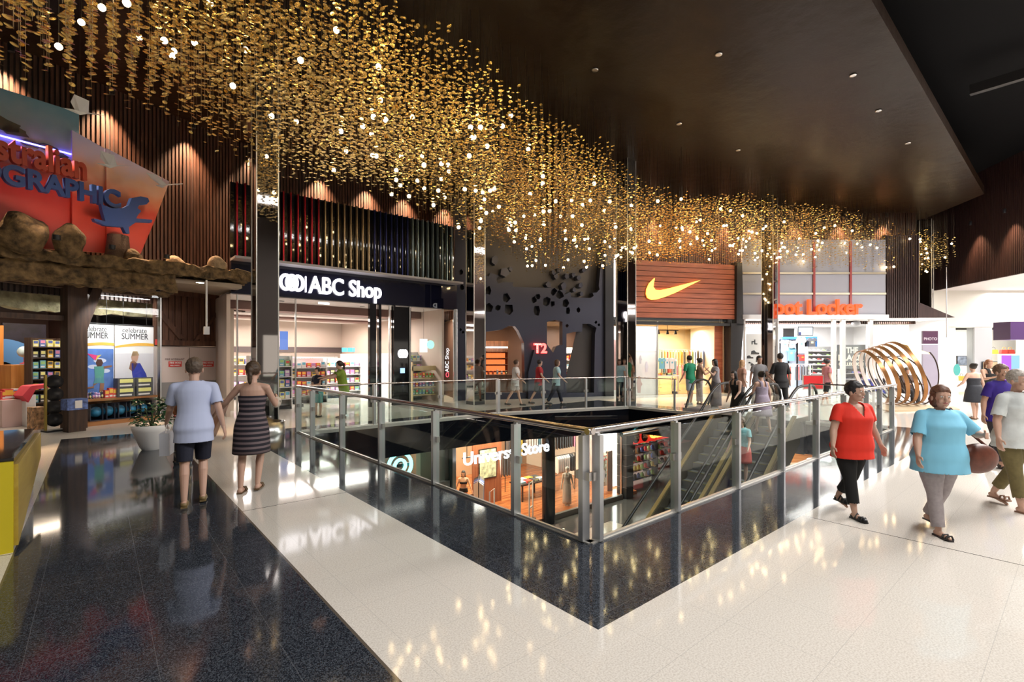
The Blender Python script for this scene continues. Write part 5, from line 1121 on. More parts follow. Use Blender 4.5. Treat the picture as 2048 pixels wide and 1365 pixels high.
# ------------------------------------------------------------------ escalators
def escalator(y0, y1, lab):
    t = thing('escalator', lab, 'escalator', T(10.9, (y0+y1)/2, 0)); hw = (y1-y0)/2
    S = .70; xb = -5.0/S
    EM = mat('escalator_side', (.13, .105, .07), .28, .6); RUB = mat('rubber_black', (.012, .012, .013), .45)
    for s_ in (-1, 1):
        y = s_*hw
        ph = [(1.0, .12), (1.28, .2), (1.45, .38), (1.5, .55), (1.42, .76), (1.22, .92), (1.0, .96), (.3, .96), (.0, .93), (-.3, .80), (-.6, .62)]
        k = -1.0
        while k > xb: ph.append((k, k*S+.99)); k -= .8
        ph += [(xb-.1, -4.15), (xb-.6, -4.05), (xb-1.5, -4.04), (xb-1.75, -4.15), (xb-1.85, -4.4), (xb-1.7, -4.75), (xb-1.4, -4.85)]
        put('handrail', MB().tube([(x, y, z) for x, z in ph], .038, 8), RUB, t)
        gl = [(x, z-.02) for x, z in ph[3:-3]]; low = [(xb-1.3, -4.85), (xb, -4.85), (-.2, .10), (1.3, .10)]
        bmg = bmesh.new(); vs = [bmg.verts.new((x, 0, z)) for x, z in gl+low]; bmg.faces.new(vs); bmesh.ops.triangulate(bmg, faces=bmg.faces[:]); me = bpy.data.meshes.new('glass_side'); bmg.to_mesh(me); bmg.free(); me.materials.append(CLEAR)
        o = put('glass_side', me, CLEAR, t); o.location = (0, y, 0)
        put('skirt_panel', MB().prism([(xb-1.6, -4.99), (xb-1.6, -4.82), (xb, -4.82), (-.2, .12), (1.35, .12), (1.35, .0), (.0, -.0), (0, -.55), (xb+.8, -4.99)], y-.07, y+.07), EM, t)
        put('gold_lining', MB().prism([(xb, -4.80), (-.2, .14), (-.2, .19), (xb, -4.74)], y-.05, y+.05), mat('brass_lining', (.42, .35, .20), .35, .8), t)
    stm = mat('step_grey', (.30, .31, .32), .4, .5); n = int(5.0/.2)
    smesh = MB().box(-.145, .145, -hw+.1, hw-.1, -.2, 0).mesh('step', stm); nose = MB().box(-.145, -.125, -hw+.1, hw-.1, 0, .006).mesh('step_nosing', mat('step_line', (.5, .42, .1), .5))
    for k in range(n):
        o = bpy.data.objects.new('step', smesh); COL.objects.link(o); o.parent = t; o.location = (-.143-k*.286, 0, -(k+1)*.2+.0)
        p_ = bpy.data.objects.new('step_nosing', nose); COL.objects.link(p_); p_.parent = o
    put('comb_plate', MB().box(0, 1.5, -hw+.07, hw-.07, .001, .012), mat('ribbed_plate', (.35, .35, .36), .35, .8), t)
    put('underside', MB().prism([(0, -.25), (0, -.6), (xb+.6, -4.99), (xb-.1, -4.99)], -hw+.08, hw-.08), mat('truss_grey', (.10, .10, .10), .5), t)
    return t
escalator(3.20, 4.20, 'escalator going down between glass sides, the one nearer the tea shop')
escalator(2.02, 3.02, 'escalator going down between glass sides, the one nearer the near balustrade')
t = thing('glass_return', 'curved black railed glass end beside the short balustrade at the escalator head', 'balustrade', T(10.95, 5.35, 0))
ph = [(0, .1), (.25, .55), (.45, .86), (.65, .98), (1.1, 1.0), (1.4, .94), (1.6, .76), (1.66, .55), (1.6, .32), (1.45, .14)]
put('handrail', MB().tube([(x, 0, z) for x, z in ph], .036, 8), mat('rubber_black'), t); put('glass_side', MB().prism(ph[::-1], -.008, .008), CLEAR, t); put('base', MB().box(-.05, 1.5, -.08, .08, 0, .12), STEEL, t)
struct('floor', MB().box(11.0, 11.02, 1.9, 4.3, -.885, -.01), mat('slab_edge', (.1, .1, .1), .5))
solo('white_card', MB().box(-.05, .05, -.01, .01, 0, .16), WHITE, 'small white card fixed on the dark edge in front of the escalator', 'card', T(*at(1283, 15.6), -.45, -TH))
solo('edge_bar', MB().tube([(-1.6, 0, 0), (1.4, 0, .0)], .07, 10), STEEL, 'steel pipe bar crossing below the escalator top landing', 'bar', T(9.9, 5.9, -.55, .0))
# ------------------------------------------------------------------ lower level shops
LU = Fac((0, 11.3), (1, 0)); F = LU
WF = wood('red_wood_floor', (.24, .055, .018), (.60, .22, .07), .2, axis='X', scale=.8)
TOPZ = -.89
uA, uB, uC, uD, uE = F.X(905), F.X(1160), F.X(1186), F.X(1243), F.X(1258)
struct('floor', MB().box(uA, uC+3.3, 0, 8, LOW+.002, LOW+.16), WF, F.M)
struct('wall_pier', MB().box(F.X(902), F.X(909), -.1, .3, LOW, TOPZ), mat('satin_pier', (.45, .42, .38), .3, .5), F.M)
struct('wall_lower', MB().box(uA, uC+3.3, 8, 8.1, LOW, TOPZ), mat('lower_shop_wall', (.50, .32, .20), .6), F.M)
struct('wall_lower', MB().box(uA-.1, uA, .3, 8, LOW, TOPZ), mat('lower_shop_wall'), F.M)
struct('wall_lower', MB().box(uC+3.2, uC+3.3, 0.3, 8, LOW, TOPZ), mat('bright_panel_wall', (.86, .80, .72), .5), F.M)
shop_light(F, (uA+uB)/2, 2.2, TOPZ-.05, 4.6, 1, 330, (1, .82, .62)); shop_light(F, (uA+uB)/2+1, 5.4, TOPZ-.05, 6, 1, 420, (1, .80, .6)); shop_light(F, uC+1.5, 1.2, TOPZ-.05, 2.4, 1, 200, (1, .93, .82))
SIGW = glow('sign_violet_white', (.93, .9, 1), 1.6)
t = thing('shop_sign', 'glowing white lettering hanging over the lower timber floored shop', 'sign', F.at(F.X(927, -.55), -.55, F.Z(1012, 918, -.55)))
text('Universal Store', F.X(1098, -.55)-F.X(927, -.55), T(0, 0, 0), SIGW, t, depth=.05, bold=.012, height=.46)
put('carrier_bar', MB().box(0, F.X(1098)-F.X(927)-.3, .05, .09, .24, .28), DSTEEL, t)
for k in (0.05, .5, .95): put('hanger_rod', MB().tube([((F.X(1098)-F.X(927)-.4)*k, .07, .26), ((F.X(1098)-F.X(927)-.4)*k, .07, TOPZ-F.Z(1012, 918, -.55))], .012, 6), DSTEEL, t)
solo('round_column', MB().tube([(0, 0, LOW), (0, 0, TOPZ)], .27, 28), mat('black_column', (.02, .021, .025), .15, 0), 'dark round column between the hanging white letters and the silver gowned mannequin', 'column', T(F.X(1092), 11.15))
for i, px in enumerate((1103, 1190, 1243)): struct('trim_%d' % (130+i), MB().box(F.X(px)-.03, F.X(px)+.03, -.03, .06, LOW, TOPZ), STEEL, F.M)
struct('trim_135', MB().box(F.X(1103), uD, -.1, .05, LOW, LOW+.2), mat('plinth_grey', (.14, .13, .12), .4), F.M)
struct('window_11', MB().box(F.X(1103), uD, 0, .015, LOW+.2, TOPZ), SHOPG, F.M)
# bright side window display
solo('lightbox', MB().box(F.X(1196, 1.5), F.X(1226, 1.5), 1.5, 1.6, F.Z(1210, 905, 1.5), TOPZ-.02), glow('white_lightbox', (1, .93, .80), 2.6), 'large glowing cream panel in the bright lower window', 'light panel', F.M)
solo('light_strip', MB().box(F.X(1227, 1), F.X(1233, 1), 1.0, 1.05, LOW+.25, TOPZ-.1), glow('white_strip_low', (1, .95, .85), 6), 'tall white light strip at the edge of the bright lower window', 'light strip', F.M)
solo('brown_board', MB().box(F.X(1216, .8), F.X(1225, .8), .8, .86, LOW+.17, F.Z(1220, 903, .8)), wood('brown_board', (.20, .09, .05), (.3, .14, .08), .5), 'tall brown board in the bright lower window', 'board', F.M)
random.seed(21)
t = thing('printed_panel', 'board of small pale printed cards in the bright lower window', 'notice board', F.at(F.X(1199, 1.2), 1.2, 0)); pw_ = F.X(1215, 1.2)-F.X(1199, 1.2)
put('board', MB().box(0, pw_, 0, .05, LOW+.3, F.Z(1207, 912, 1.2)), mat('panel_brown', (.36, .25, .16), .5), t); put('header', MB().box(0, pw_, -.01, 0, F.Z(1207, 912, 1.2)-.25, F.Z(1207, 912, 1.2)), mat('label_red'), t)
for k in range(28): put('card', MB().box(0, .1, -.02, -.005, 0, .12), mat('card_%d' % (k % 3), [(.75, .7, .55), (.4, .45, .35), (.85, .82, .75)][k % 3], .5), t).location = (random.uniform(.02, pw_-.12), 0, random.uniform(LOW+.4, -2.9))
# dark tiled pier and the red shop
mb = MB(); 
for k in range(8): mb.box(uD+.05, uE, -.25, .3, LOW+k*.515+.01, LOW+(k+1)*.515-.01)
struct('wall_tiled_pier', mb, mat('charcoal_tile', (.045, .045, .047), .25), F.M); struct('trim_136', MB().box(uD+.07, uE-.02, -.23, .28, LOW, TOPZ), mat('pale_joint', (.35, .34, .33), .6), F.M)
struct('wall_lower', MB().box(uE, uE+22, 6, 6.1, LOW, TOPZ), mat('red_shop_wall', (.20, .03, .03), .6), F.M)
shop_light(F, uE+3.2, 2.5, TOPZ-.05, 3.5, 1, 330, (1, .9, .8)); shop_light(F, uE+8, 4, TOPZ-.05, 5, 1, 300, (1, .9, .8))
t = thing('shop_sign', 'red banner with black price discs and orange glowing letters over the lower sports shop', 'sign', F.at(uE, -.1, 0)); zs = F.Z(1280, 873)
put('banner', MB().box(.0, 4.4, 0, .05, zs-.32, zs+.30), glow('red_backlit', (.8, .03, .02), .7), t)
for k in range(2):
    dd = put('price_disc', ring(.42+k*.72, zs, .14, .27, 0, 2*PI, 20, -.03, -.005), MBLACK, t); text('50%', .40, T(.22+k*.72, -.05, zs-.09), WHITE, dd, depth=.01, bold=.03, height=.2)
text('Ozmo', 1.9, T(1.45, -.12, zs-.16), glow('orange_neon', (1, .22, .03), 5), t, depth=.08, bold=.05, height=.42)
for k in range(3):
    z = LOW+.9+k*.75
def lower_shelf(u, d, w_, levels, lab_, g, n, cols, kind, nm, cat):
    t = thing('display_shelf', lab_, 'shelf', F.at(u, d, LOW))
    for s_ in (-1, 1): put('side_panel', MB().box(s_*w_/2-.02, s_*w_/2+.02, 0, .4, 0, levels[-1]+.4), MBLACK, t)
    for z in levels: put('shelf', MB().box(-w_/2+.02, w_/2-.02, 0, .38, z-.03, z), MBLACK, t)
    for z in levels:
        for k in range(n): item(nm, kind, random.choice(cols), F, u-w_/2+.1+(k+.5)*(w_-.2)/n, d+.18, LOW+z+.002, (w_-.2)/n*.82, .26, .26, g[0], cat, g[1], random.uniform(-.1, .1))
lower_shelf(F.X(1290, .8), .8, 2.4, (.35, .8, 1.25, 1.7, 2.15), 'black shelf of bright caps and bags in the lower sports shop', ('bright cap or bag on the black shelf of the lower sports shop', 'goods in the lower sports shop'), 7, [7, 0, 6, 2, 9, 1], 'cap', 'baseball_hat', 'cap')
lower_shelf(F.X(1325, 2.2), 2.2, 2.8, (.35, .8, 1.25, 1.7, 2.15), 'second black shelf deeper in the lower sports shop', ('bright cap on the deeper black shelf of the lower sports shop', 'caps on the deeper shelf'), 6, [0, 6, 1, 7], 'cap', 'baseball_hat', 'cap')
t = thing('sports_poster', 'black poster with a white trefoil like flower mark beside the tiled pier', 'poster', F.at(uE+.08, .0, F.Z(1262, 905)))
put('sheet', MB().box(0, .42, 0, .03, -.45, .45), MBLACK, t)
for a in (PI/2, PI/2+.7, PI/2-.7): put('petal', MB().prism([(.21, -.1), (.21+.07*math.cos(a+.4), -.1+.18*math.sin(a+.4)), (.21+.24*math.cos(a), -.1+.26*math.sin(a)), (.21+.07*math.cos(a-.4), -.1+.18*math.sin(a-.4))][::-1], -.012, -.001), WHITE, t)
# universal shop contents
def lrack(u, d, w_, z, n, h, lab_, gl, g, cols, rz=0):
    t = thing('clothes_rack', lab_, 'clothes rack', F.at(u, d, LOW+.16, rz))
    put('rail', MB().tube([(-w_/2, 0, z), (w_/2, 0, z)], .018, 8), MBLACK, t)
    for s_ in (-1, 1): put('upright', MB().tube([(s_*w_/2, 0, 0), (s_*w_/2, 0, z)], .018, 8), MBLACK, t)
    for k in range(n):
        o = bpy.data.objects.new('hanging_garment', goods_mesh('hung', random.choice(cols), .45, h, .06)); COL.objects.link(o)
        o.matrix_world = F.at(u, d, LOW+.16, rz) @ T(-w_/2+.08+(k+.5)*(w_-.16)/n, 0, z-h-.04, 1.1+random.uniform(-.15, .15)); tag(o, gl, 'garment', g)
lrack(F.X(958, 1.5), 1.5, 1.2, 1.7, 8, .95, 'black rack of patterned garments behind the bikini figure', 'garment on the rack behind the bikini figure', 'garments behind the bikini figure', [6, 1, 2, 6], .9)
lrack(F.X(1050, 4.0), 4.0, 2.6, 2.6, 14, .9, 'high black rack of pale and tan garments under the hanging letters', 'garment on the high rack under the hanging letters', 'garments on the high rack', [1, 3, 6, 1, 4])
lrack(F.X(1128, 3.6), 3.6, 1.8, 3.0, 9, 1.2, 'high rack of rose and dark dresses behind the silver gowned mannequin', 'dress on the high rack behind the silver gown', 'dresses on the high rack', [6, 5, 6, 6])
lrack(F.X(1130, 2.2), 2.2, 1.4, 1.8, 8, .8, 'low rack of pale garments behind the silver gowned mannequin', 'garment on the low rack behind the silver gown', 'garments on the low rack behind the gown', [1, 6, 1])
lrack(F.X(1005, 3.2), 3.2, 1.1, 2.2, 6, 1.1, 'black rack of dark and white coats in the middle of the lower shop', 'coat on the rack in the middle of the lower shop', 'coats in the lower shop', [6, 6, 1])
t = thing('display_table', 'dark table of folded clothes on the red timber floor', 'table', F.at(F.X(1057, 2.6), 2.6, LOW+.16))
put('tabletop', MB().box(-.8, .8, -.45, .45, .72, .78), TB, t)
for sx in (-.72, .72):
    for sy in (-.38, .38): put('leg', MB().box(sx-.03, sx+.03, sy-.03, sy+.03, 0, .72), TB, t)
for k in range(8): item('folded_stack', 'box', [1, 0, 6, 1, 5, 1, 3, 6][k], F, F.X(1057, 2.6)-.62+(k % 4)*.4, 2.4+.4*(k//4), LOW+.943, .32, .1, .3, 'folded clothes on the dark table in the lower shop', 'folded clothes', 'folded clothes on the dark table')
t = thing('picture_panel', 'framed panel of pale green prints on the rear partition of the lower shop', 'picture', F.at(F.X(975, 3), 3.0, LOW+.16))
put('partition', MB().box(-.8, .8, 0, .08, 0, 2.9), wood('brown_partition', (.25, .08, .04), (.36, .13, .06), .4), t); put('frame', MB().box(-.5, .5, -.03, 0, 1.15, 2.5), DSTEEL, t); put('print', MB().box(-.45, .45, -.04, -.03, 1.2, 2.45), mat('pale_green_print', (.55, .6, .4), .5, var=.6, vs=6), t)
for i, (px, d_) in enumerate(((984, .2), (1062, .1))):
    t = thing('security_gate', ['pale tag detector gate beside the bikini figure', 'pale tag detector gate beside the dark round column'][i], 'gate', F.at(F.X(px, d_), d_, LOW+.16, .5))
    put('frame', MB().tube([(-.22, 0, .05), (-.22, 0, 1.55), (.22, 0, 1.55), (.22, 0, .05)], .03, 8), mat('pale_plastic', (.62, .50, .42), .4), t); put('cross_bar', MB().box(-.22, .22, -.02, .02, .52, .58), mat('pale_plastic'), t); put('foot', MB().box(-.3, .3, -.1, .1, 0, .06), MBLACK, t)
# logo shop next door on the lower level
struct('wall_lower', MB().box(-6, uA-.1, 3.5, 3.6, LOW, TOPZ), mat('lower_grey', (.20, .19, .17), .5), F.M)
struct('wall_lower', MB().box(-6, F.X(900), .0, .2, -2.9, -2.55), mat('lower_band', (.32, .31, .30), .4), F.M)
struct('wall_lower', MB().box(F.X(850), F.X(878), .3, .6, LOW, TOPZ), mat('lower_beige', (.45, .38, .28), .5), F.M)
struct('wall_lower', MB().box(F.X(893), F.X(901), .1, .5, LOW, TOPZ), mat('lower_grey'), F.M)
shop_light(F, F.X(830), 1.8, TOPZ-.05, 3, .8, 60, (1, .9, .75))
TEAL = glow('teal_neon', (.25, 1, .95), 2.6)
t = thing('logo_sign', 'glowing pale teal ring emblem with a small curl inside on the lower level', 'sign', F.at(F.X(797), -.08, F.Z(797, 931)))
put('outer_ring', ring(0, 0, .40, .10, -PI*.62, PI*1.12, 40, -.06, 0), TEAL, t); put('inner_ring', ring(0, 0, .19, .09, -PI*.5, PI*1.3, 32, -.06, 0), TEAL, t)
put('tail', MB().prism([(-.235, .02), (-.145, .02), (-.145, -.40), (-.235, -.34)][::-1], -.06, 0), TEAL, t); put('backing_bar', MB().box(-.5, .5, 0, .08, -.05, .05), DSTEEL, t)
put('hanger_rod', MB().tube([(0, .05, .05), (0, .05, TOPZ-F.Z(797, 931))], .015, 6), DSTEEL, t)
# under the far walkway beside the escalators: warm food stall
F = Fac((11.5, -1.0), (.2, 1))
p = at(1590, 17.5)
t = thing('food_stall', 'warm lit timber stall counter on the lower level beyond the escalators', 'stall', T(p.x, p.y, LOW, -TH))
put('counter', MB().box(-1.6, 3.0, 0, .8, 0, 1.1), wood('stall_timber', (.35, .13, .04), (.6, .28, .1), .4, axis='X'), t); put('rear_shelf', MB().box(-1.6, 3.0, 2.0, 2.3, 0, 3.4), wood('stall_timber'), t)
for k in range(3): put('shelf_board', MB().box(-1.6, 3.0, 1.7, 2.0, 1.3+k*.6, 1.34+k*.6), WHITE, t)
area(p.x, p.y, TOPZ-.05, 3, 1, 150, (1, .75, .5))
for k in range(16): o = solo('pastry_tray', goods_mesh('box', [3, 9, 1, 0][k % 4], .2, .14, .2), None, 'small tray of goods on the warm lit stall counter', 'tray', T(p.x, p.y, LOW, -TH) @ T(-1.4+k*.27, .3, 1.102), 'trays on the warm stall')
# ------------------------------------------------------------------ people
def capsule(mb, p0, p1, r0, r1, n=12):
    p0, p1 = Vector(p0), Vector(p1); d = (p1-p0); L_ = d.length
    if L_ < 1e-5: return mb.ball(p0, r0)
    t = d/L_; pts = []; rs = []
    for a in (-.97, -.8, -.5): pts.append(p0+t*r0*a); rs.append(r0*math.sqrt(1-a*a))
    pts += [p0, p0.lerp(p1, .5), p1]; rs += [r0, (r0+r1)/2, r1]
    for a in (.5, .8, .97): pts.append(p1+t*r1*a); rs.append(r1*math.sqrt(1-a*a))
    return mb.tube(pts, rs, n)
def rings_loft(mb, secs, n=20):
    """secs: (centre x, y, z, half width, half depth)"""
    vs = []; fs = []
    for (x, y, z, a, b) in secs:
        for k in range(n): q = 2*PI*k/n; vs.append((x+a*math.cos(q), y+b*math.sin(q), z))
    for i in range(len(secs)-1):
        for k in range(n): fs.append((i*n+k, i*n+(k+1) % n, (i+1)*n+(k+1) % n, (i+1)*n+k))
    fs += [tuple(range(n))[::-1], tuple(range(len(vs)-n, len(vs)))]
    return mb.add(vs, fs, True)
def fuse(mb, voxel, smooth=3, cut=None):
    me = bpy.data.meshes.new('fused'); me.from_pydata(mb.v, [], mb.f); me.update()
    o = bpy.data.objects.new('fused', me); COL.objects.link(o)
    r = o.modifiers.new('r', 'REMESH'); r.mode = 'VOXEL'; r.voxel_size = voxel
    if smooth: s_ = o.modifiers.new('s', 'SMOOTH'); s_.iterations = smooth; s_.factor = .5
    bpy.context.view_layer.update(); out = bpy.data.meshes.new_from_object(o.evaluated_get(bpy.context.evaluated_depsgraph_get()))
    bpy.data.objects.remove(o); bpy.data.meshes.remove(me)
    if cut:
        bm = bmesh.new(); bm.from_mesh(out); bmesh.ops.delete(bm, geom=[f for f in bm.faces if cut(f.calc_center_median())], context='FACES'); bm.to_mesh(out); bm.free()
    out.polygons.foreach_set('use_smooth', [True]*len(out.polygons)); return out
def hand(mb, wrist, d, palm_n, side, s, curl=.5, fine=True):
    """wrist point, pointing direction, palm normal, thumb side (+-1)"""
    d = Vector(d).normalized(); pn = Vector(palm_n); pn = (pn-d*pn.dot(d)).normalized(); a = d.cross(pn)*side
    w_ = Vector(wrist)
    if not fine: capsule(mb, w_, w_+d*.14*s, .030*s, .018*s); return
    for k in (-1, 0, 1): capsule(mb, w_+a*k*.016*s, w_+d*.075*s+a*k*.024*s, .018*s, .014*s, 8)
    for k, L_ in enumerate((.072, .080, .074, .058)):
        b0 = w_+d*.082*s+a*(.030-.020*k)*s; c = curl+.08*k
        d1 = (d*math.cos(c*.5)+pn*math.sin(c*.5)); d2 = (d*math.cos(c*1.3)+pn*math.sin(c*1.3))
        m1 = b0+d1*L_*.5*s; capsule(mb, b0, m1, .0105*s, .0095*s, 8); capsule(mb, m1, m1+d2*L_*.5*s, .0093*s, .0080*s, 8)
    t0 = w_+d*.022*s+a*.026*s; t1 = t0+(a*.8+d*.7+pn*.25).normalized()*.042*s; capsule(mb, t0, t1, .013*s, .011*s, 8); capsule(mb, t1, t1+(d*.95+pn*.3).normalized()*.032*s, .0108*s, .009*s, 8)
SKINS = {}
def skin(c):
    k = 'skin_%d' % int(c[0]*1000)
    m = mat(k, c, .5); P(m).inputs['Subsurface Weight'].default_value = .08; P(m).inputs['Subsurface Radius'].default_value = (.02, .008, .005); return m
def person(label, pos, heading, h=1.65, build=1.0, sk=(.55, .33, .24), hair=((.03, .02, .015), 'short'), top=None, bottom=None, shoes=((.02, .02, .02), 'shoe'),
           legs=((15, 0), (-15, 20)), arms=((-12, 8, 15), (12, 8, 15)), lean=3, turn=0, nod=0, fine=False, male=False, seat=None, bust=None, group=None, z=0, name='person'):
    """heading: direction faced, in plan radians; legs: (thigh swing, knee bend) for the person's own left and right; arms: (swing, spread, elbow)"""
    s = h/1.7; vox = .0055 if fine else .014; vc = .010 if fine else .018
    rad = math.radians; B_ = build
    hipz = .90*s; tl = .43*s; sl = .41*s
    # ---- legs
    J = {}
    for i, sd in ((0, -1), (1, 1)):
        a, b_ = rad(legs[i][0]), rad(legs[i][1]); hp = Vector((sd*.088*s*(1+.25*(B_-1)), 0, hipz))
        kn = hp+Vector((sd*.01*s, math.sin(a), -math.cos(a)))*tl; an = kn+Vector((0, math.sin(a-b_), -math.cos(a-b_)))*sl
        J[i] = (hp, kn, an, a-b_)
    low = min(J[i][2].z-(.085*s if abs(J[i][3]) < rad(28) else .085*s) for i in (0, 1))
    off = Vector((0, 0, -low))
    if seat: off = Vector((0, 0, seat+.09*s-hipz))
    J = {i: (J[i][0]+off, J[i][1]+off, J[i][2]+off, J[i][3]) for i in J}
    hz = hipz+off.z; lr = rad(lean)
    def sp(zr, y=0): return Vector((0, math.sin(lr)*zr*s+y, hz+math.cos(lr)*zr*s))      # point up the spine, zr above the hip
    shz = .52; sw = (.175 if not male else .195)*s*(1+.35*(B_-1))
    A = {}
    for i, sd in ((0, -1), (1, 1)):
        a, ab, e = [rad(v) for v in arms[i]]; ab += rad(22)*(B_-1)
        sh = sp(shz)+Vector((sd*sw, 0, -.028*s))
        d1 = Vector((sd*math.sin(ab), math.sin(a)*math.cos(ab), -math.cos(a)*math.cos(ab)))
        el = sh+d1*.285*s
        d2 = Vector((sd*math.sin(ab)*(1 if e < 1 else -.6), math.sin(a+e)*math.cos(ab), -math.cos(a+e)*math.cos(ab))).normalized()
        wr = el+d2*.245*s; A[i] = (sh, el, wr, d2, sd)
    bw = B_
    def torso(inf, z_lo=-.05, z_hi=.56, flare=0):
        base = [(-.06, .150, .105, 0), (.0, .168, .118, -.01), (.08, .158, .108, 0), (.18, .135, .095, .005), (.28, .140, .100, .01), (.38, .158, .112, .015), (.46, .165, .105, .005), (.52, .140, .085, 0), (.555, .085, .065, -.005), (.58, .055, .055, 0)]
        out = []
        for zr, a, b_, y in base:
            if zr < z_lo-.001 or zr > z_hi+.001: continue
            k = 1+(bw-1)*(1.15 if zr < .4 else .5); fl_ = flare*max(0, .3-zr)
            bb = b_*k*(1.08 if bust and .3 < zr < .45 else 1)
            p = sp(zr, y*s); out.append((p.x, p.y+(.02*s*(bw-1)*3 if zr < .3 else 0), p.z, (a*k*(1.06 if male and zr > .35 else 1))*s+inf+fl_, bb*s+inf+fl_))
        return out
    mb = MB(); rings_loft(mb, torso(0))
    hc = sp(.70)+Vector((math.sin(rad(turn))*-.01, .02*s, 0)); nb = sp(.55)
    capsule(mb, nb, hc+Vector((0, -.01*s, -.05*s)), .055*s, .050*s)
    hsz = 1.12 if fine else 1.06; hc.z += .008; HM = Matrix.Translation(hc) @ Matrix.Scale(hsz, 4) @ Matrix.Rotation(rad(turn), 4, 'Z') @ Matrix.Rotation(rad(-nod), 4, 'X')
    mb.ball((0, 0, .03*s), (.074*s, .092*s, .095*s), 16, 12, HM); mb.ball((0, .022*s, -.045*s), (.056*s, .064*s, .062*s), 14, 10, HM)
    if fine:
        mb.ball((0, .092*s, -.012*s), (.014*s, .022*s, .022*s), 8, 6, HM); mb.ball((0, .082*s, .015*s), (.009*s, .02*s, .03*s), 8, 6, HM)
        mb.ball((0, .080*s, -.052*s), (.024*s, .012*s, .010*s), 8, 6, HM); mb.ball((0, .072*s, -.088*s), (.022*s, .016*s, .016*s), 8, 6, HM)
        for q in (-1, 1): mb.ball((q*.078*s, -.005*s, -.008*s), (.010*s, .018*s, .03*s), 8, 6, HM); mb.ball((q*.036*s, .066*s, -.03*s), (.022*s, .018*s, .02*s), 8, 6, HM); mb.ball((q*.03*s, .078*s, .036*s), (.024*s, .012*s, .008*s), 8, 6, HM)
    for i in (0, 1):
        hp, kn, an, _ = J[i]; k = 1+.9*(bw-1)
        capsule(mb, hp+Vector((0, 0, -.02)), hp.lerp(kn, .55), .088*s*k, .070*s*k, 14); capsule(mb, hp.lerp(kn, .5), kn, .071*s*k, .053*s, 14)
        cf = kn.lerp(an, .3)+Vector((0, -.012*s, 0)); capsule(mb, kn, cf, .050*s, .052*s*(1+.3*(bw-1)), 12); capsule(mb, cf, an, .050*s*(1+.3*(bw-1)), .033*s, 12)
        ft = -.2 if J[i][3] < rad(-28) and not seat else 0
        fd = Vector((math.sin(0), 1, ft*2)).normalized(); capsule(mb, an+Vector((0, -.025*s, -.045*s)), an+fd*.10*s+Vector((0, 0, -.055*s)), .034*s, .028*s, 10); capsule(mb, an+Vector((0, 0, -.03*s)), an+fd*.165*s+Vector((0, 0, -.063*s)), .03*s, .018*s, 10)
        sh, el, wr, d2, sd = A[i]; ka = 1+.45*(bw-1)
        capsule(mb, sp(shz-.01)+Vector((sd*.06*s, 0, 0)), sh, .055*s, .052*s*ka); capsule(mb, sh, el, .050*s*ka, .038*s*ka); capsule(mb, el, el.lerp(wr, .35), .038*s*ka, .037*s*ka); capsule(mb, el.lerp(wr, .3), wr, .037*s*ka, .024*s)
        hand(mb, wr, d2, Vector((-sd, .15, 0)), sd, s, .5, fine)
    root = thing(name, label, 'person', T(pos[0], pos[1], z, heading-PI/2), group)
    SK = skin(sk)
    me = fuse(mb, vox, 4 if fine else 3); me.materials.append(SK); put('body', me, SK, root)
    # ---- face
    if fine:
        for q in (-1, 1):
            e = put('eye', MB().ball((q*.031*s, .083*s, .016*s), (.013*s, .009*s, .008*s), 10, 8, HM), mat('eye_white', (.7, .68, .65), .3), root)
            put('iris', MB().ball((q*.031*s, .0905*s, .016*s), (.0055*s, .003*s, .0055*s), 8, 6, HM), mat('iris_brown', (.04, .02, .01), .2), e)
        put('lips', MB().ball((0, .090*s, -.052*s), (.024*s, .008*s, .009*s), 12, 8, HM), mat('lip_rose', (.42, .15, .13), .45), root)
    # ---- hair
    hm, style = hair; HR = mat('hair_%03d%03d' % (int(hm[0]*999), int(hm[2]*999)), hm, .55, var=.35, vs=60)
    hb = MB(); cut = None
    if style != 'bald':
        hb.ball((0, -.012*s, .045*s), (.086*s, .100*s, .098*s), 18, 12, HM)
        if style in ('bob', 'long'): hb.ball((0, -.03*s, -.02*s), (.092*s, .080*s, .105*s), 16, 10, HM)
        if style == 'long': hb.ball((0, -.06*s, -.13*s), (.095*s, .055*s, .15*s), 14, 10, HM); hb.ball((0, -.075*s, -.2*s), (.08*s, .045*s, .12*s), 14, 10, HM)
        if style == 'tail': hb.ball((0, -.12*s, .03*s), (.04*s, .045*s, .045*s), 10, 8, HM); hb.ball((0, -.135*s, -.05*s), (.03*s, .03*s, .10*s), 10, 8, HM)
        if style == 'bun': hb.ball((0, -.10*s, .09*s), (.05*s, .05*s, .05*s), 10, 8, HM)
        if style == 'cap': hb.lathe([(.095*s, .02*s), (.098*s, .06*s), (.07*s, .13*s), (.001, .145*s)], 16, (0, -.005*s, 0), HM); hb.slab([(-.07*s, .06*s), (.07*s, .06*s), (.05*s, .17*s), (-.05*s, .17*s)], .03*s, .042*s, HM)
        HI = HM.inverted()
        def fcut(p):
            q = HI @ p
            if q.y > .045*s and q.z < .062*s: return True
            return style == 'short' and q.z < -.015*s and q.y > -.02*s or (style == 'short' and q.z < -.05*s)
        hme = fuse(hb, .008 if fine else .014, 2, fcut)
        if fine:
            for v in hme.vertices: v.co += Vector(noise.noise_vector(v.co*38))*.006
        hme.materials.append(HR); hs = put('hair' if style != 'cap' else 'cap', hme, HR, root); 
        so = hs.modifiers.new('t', 'SOLIDIFY'); so.thickness = .004
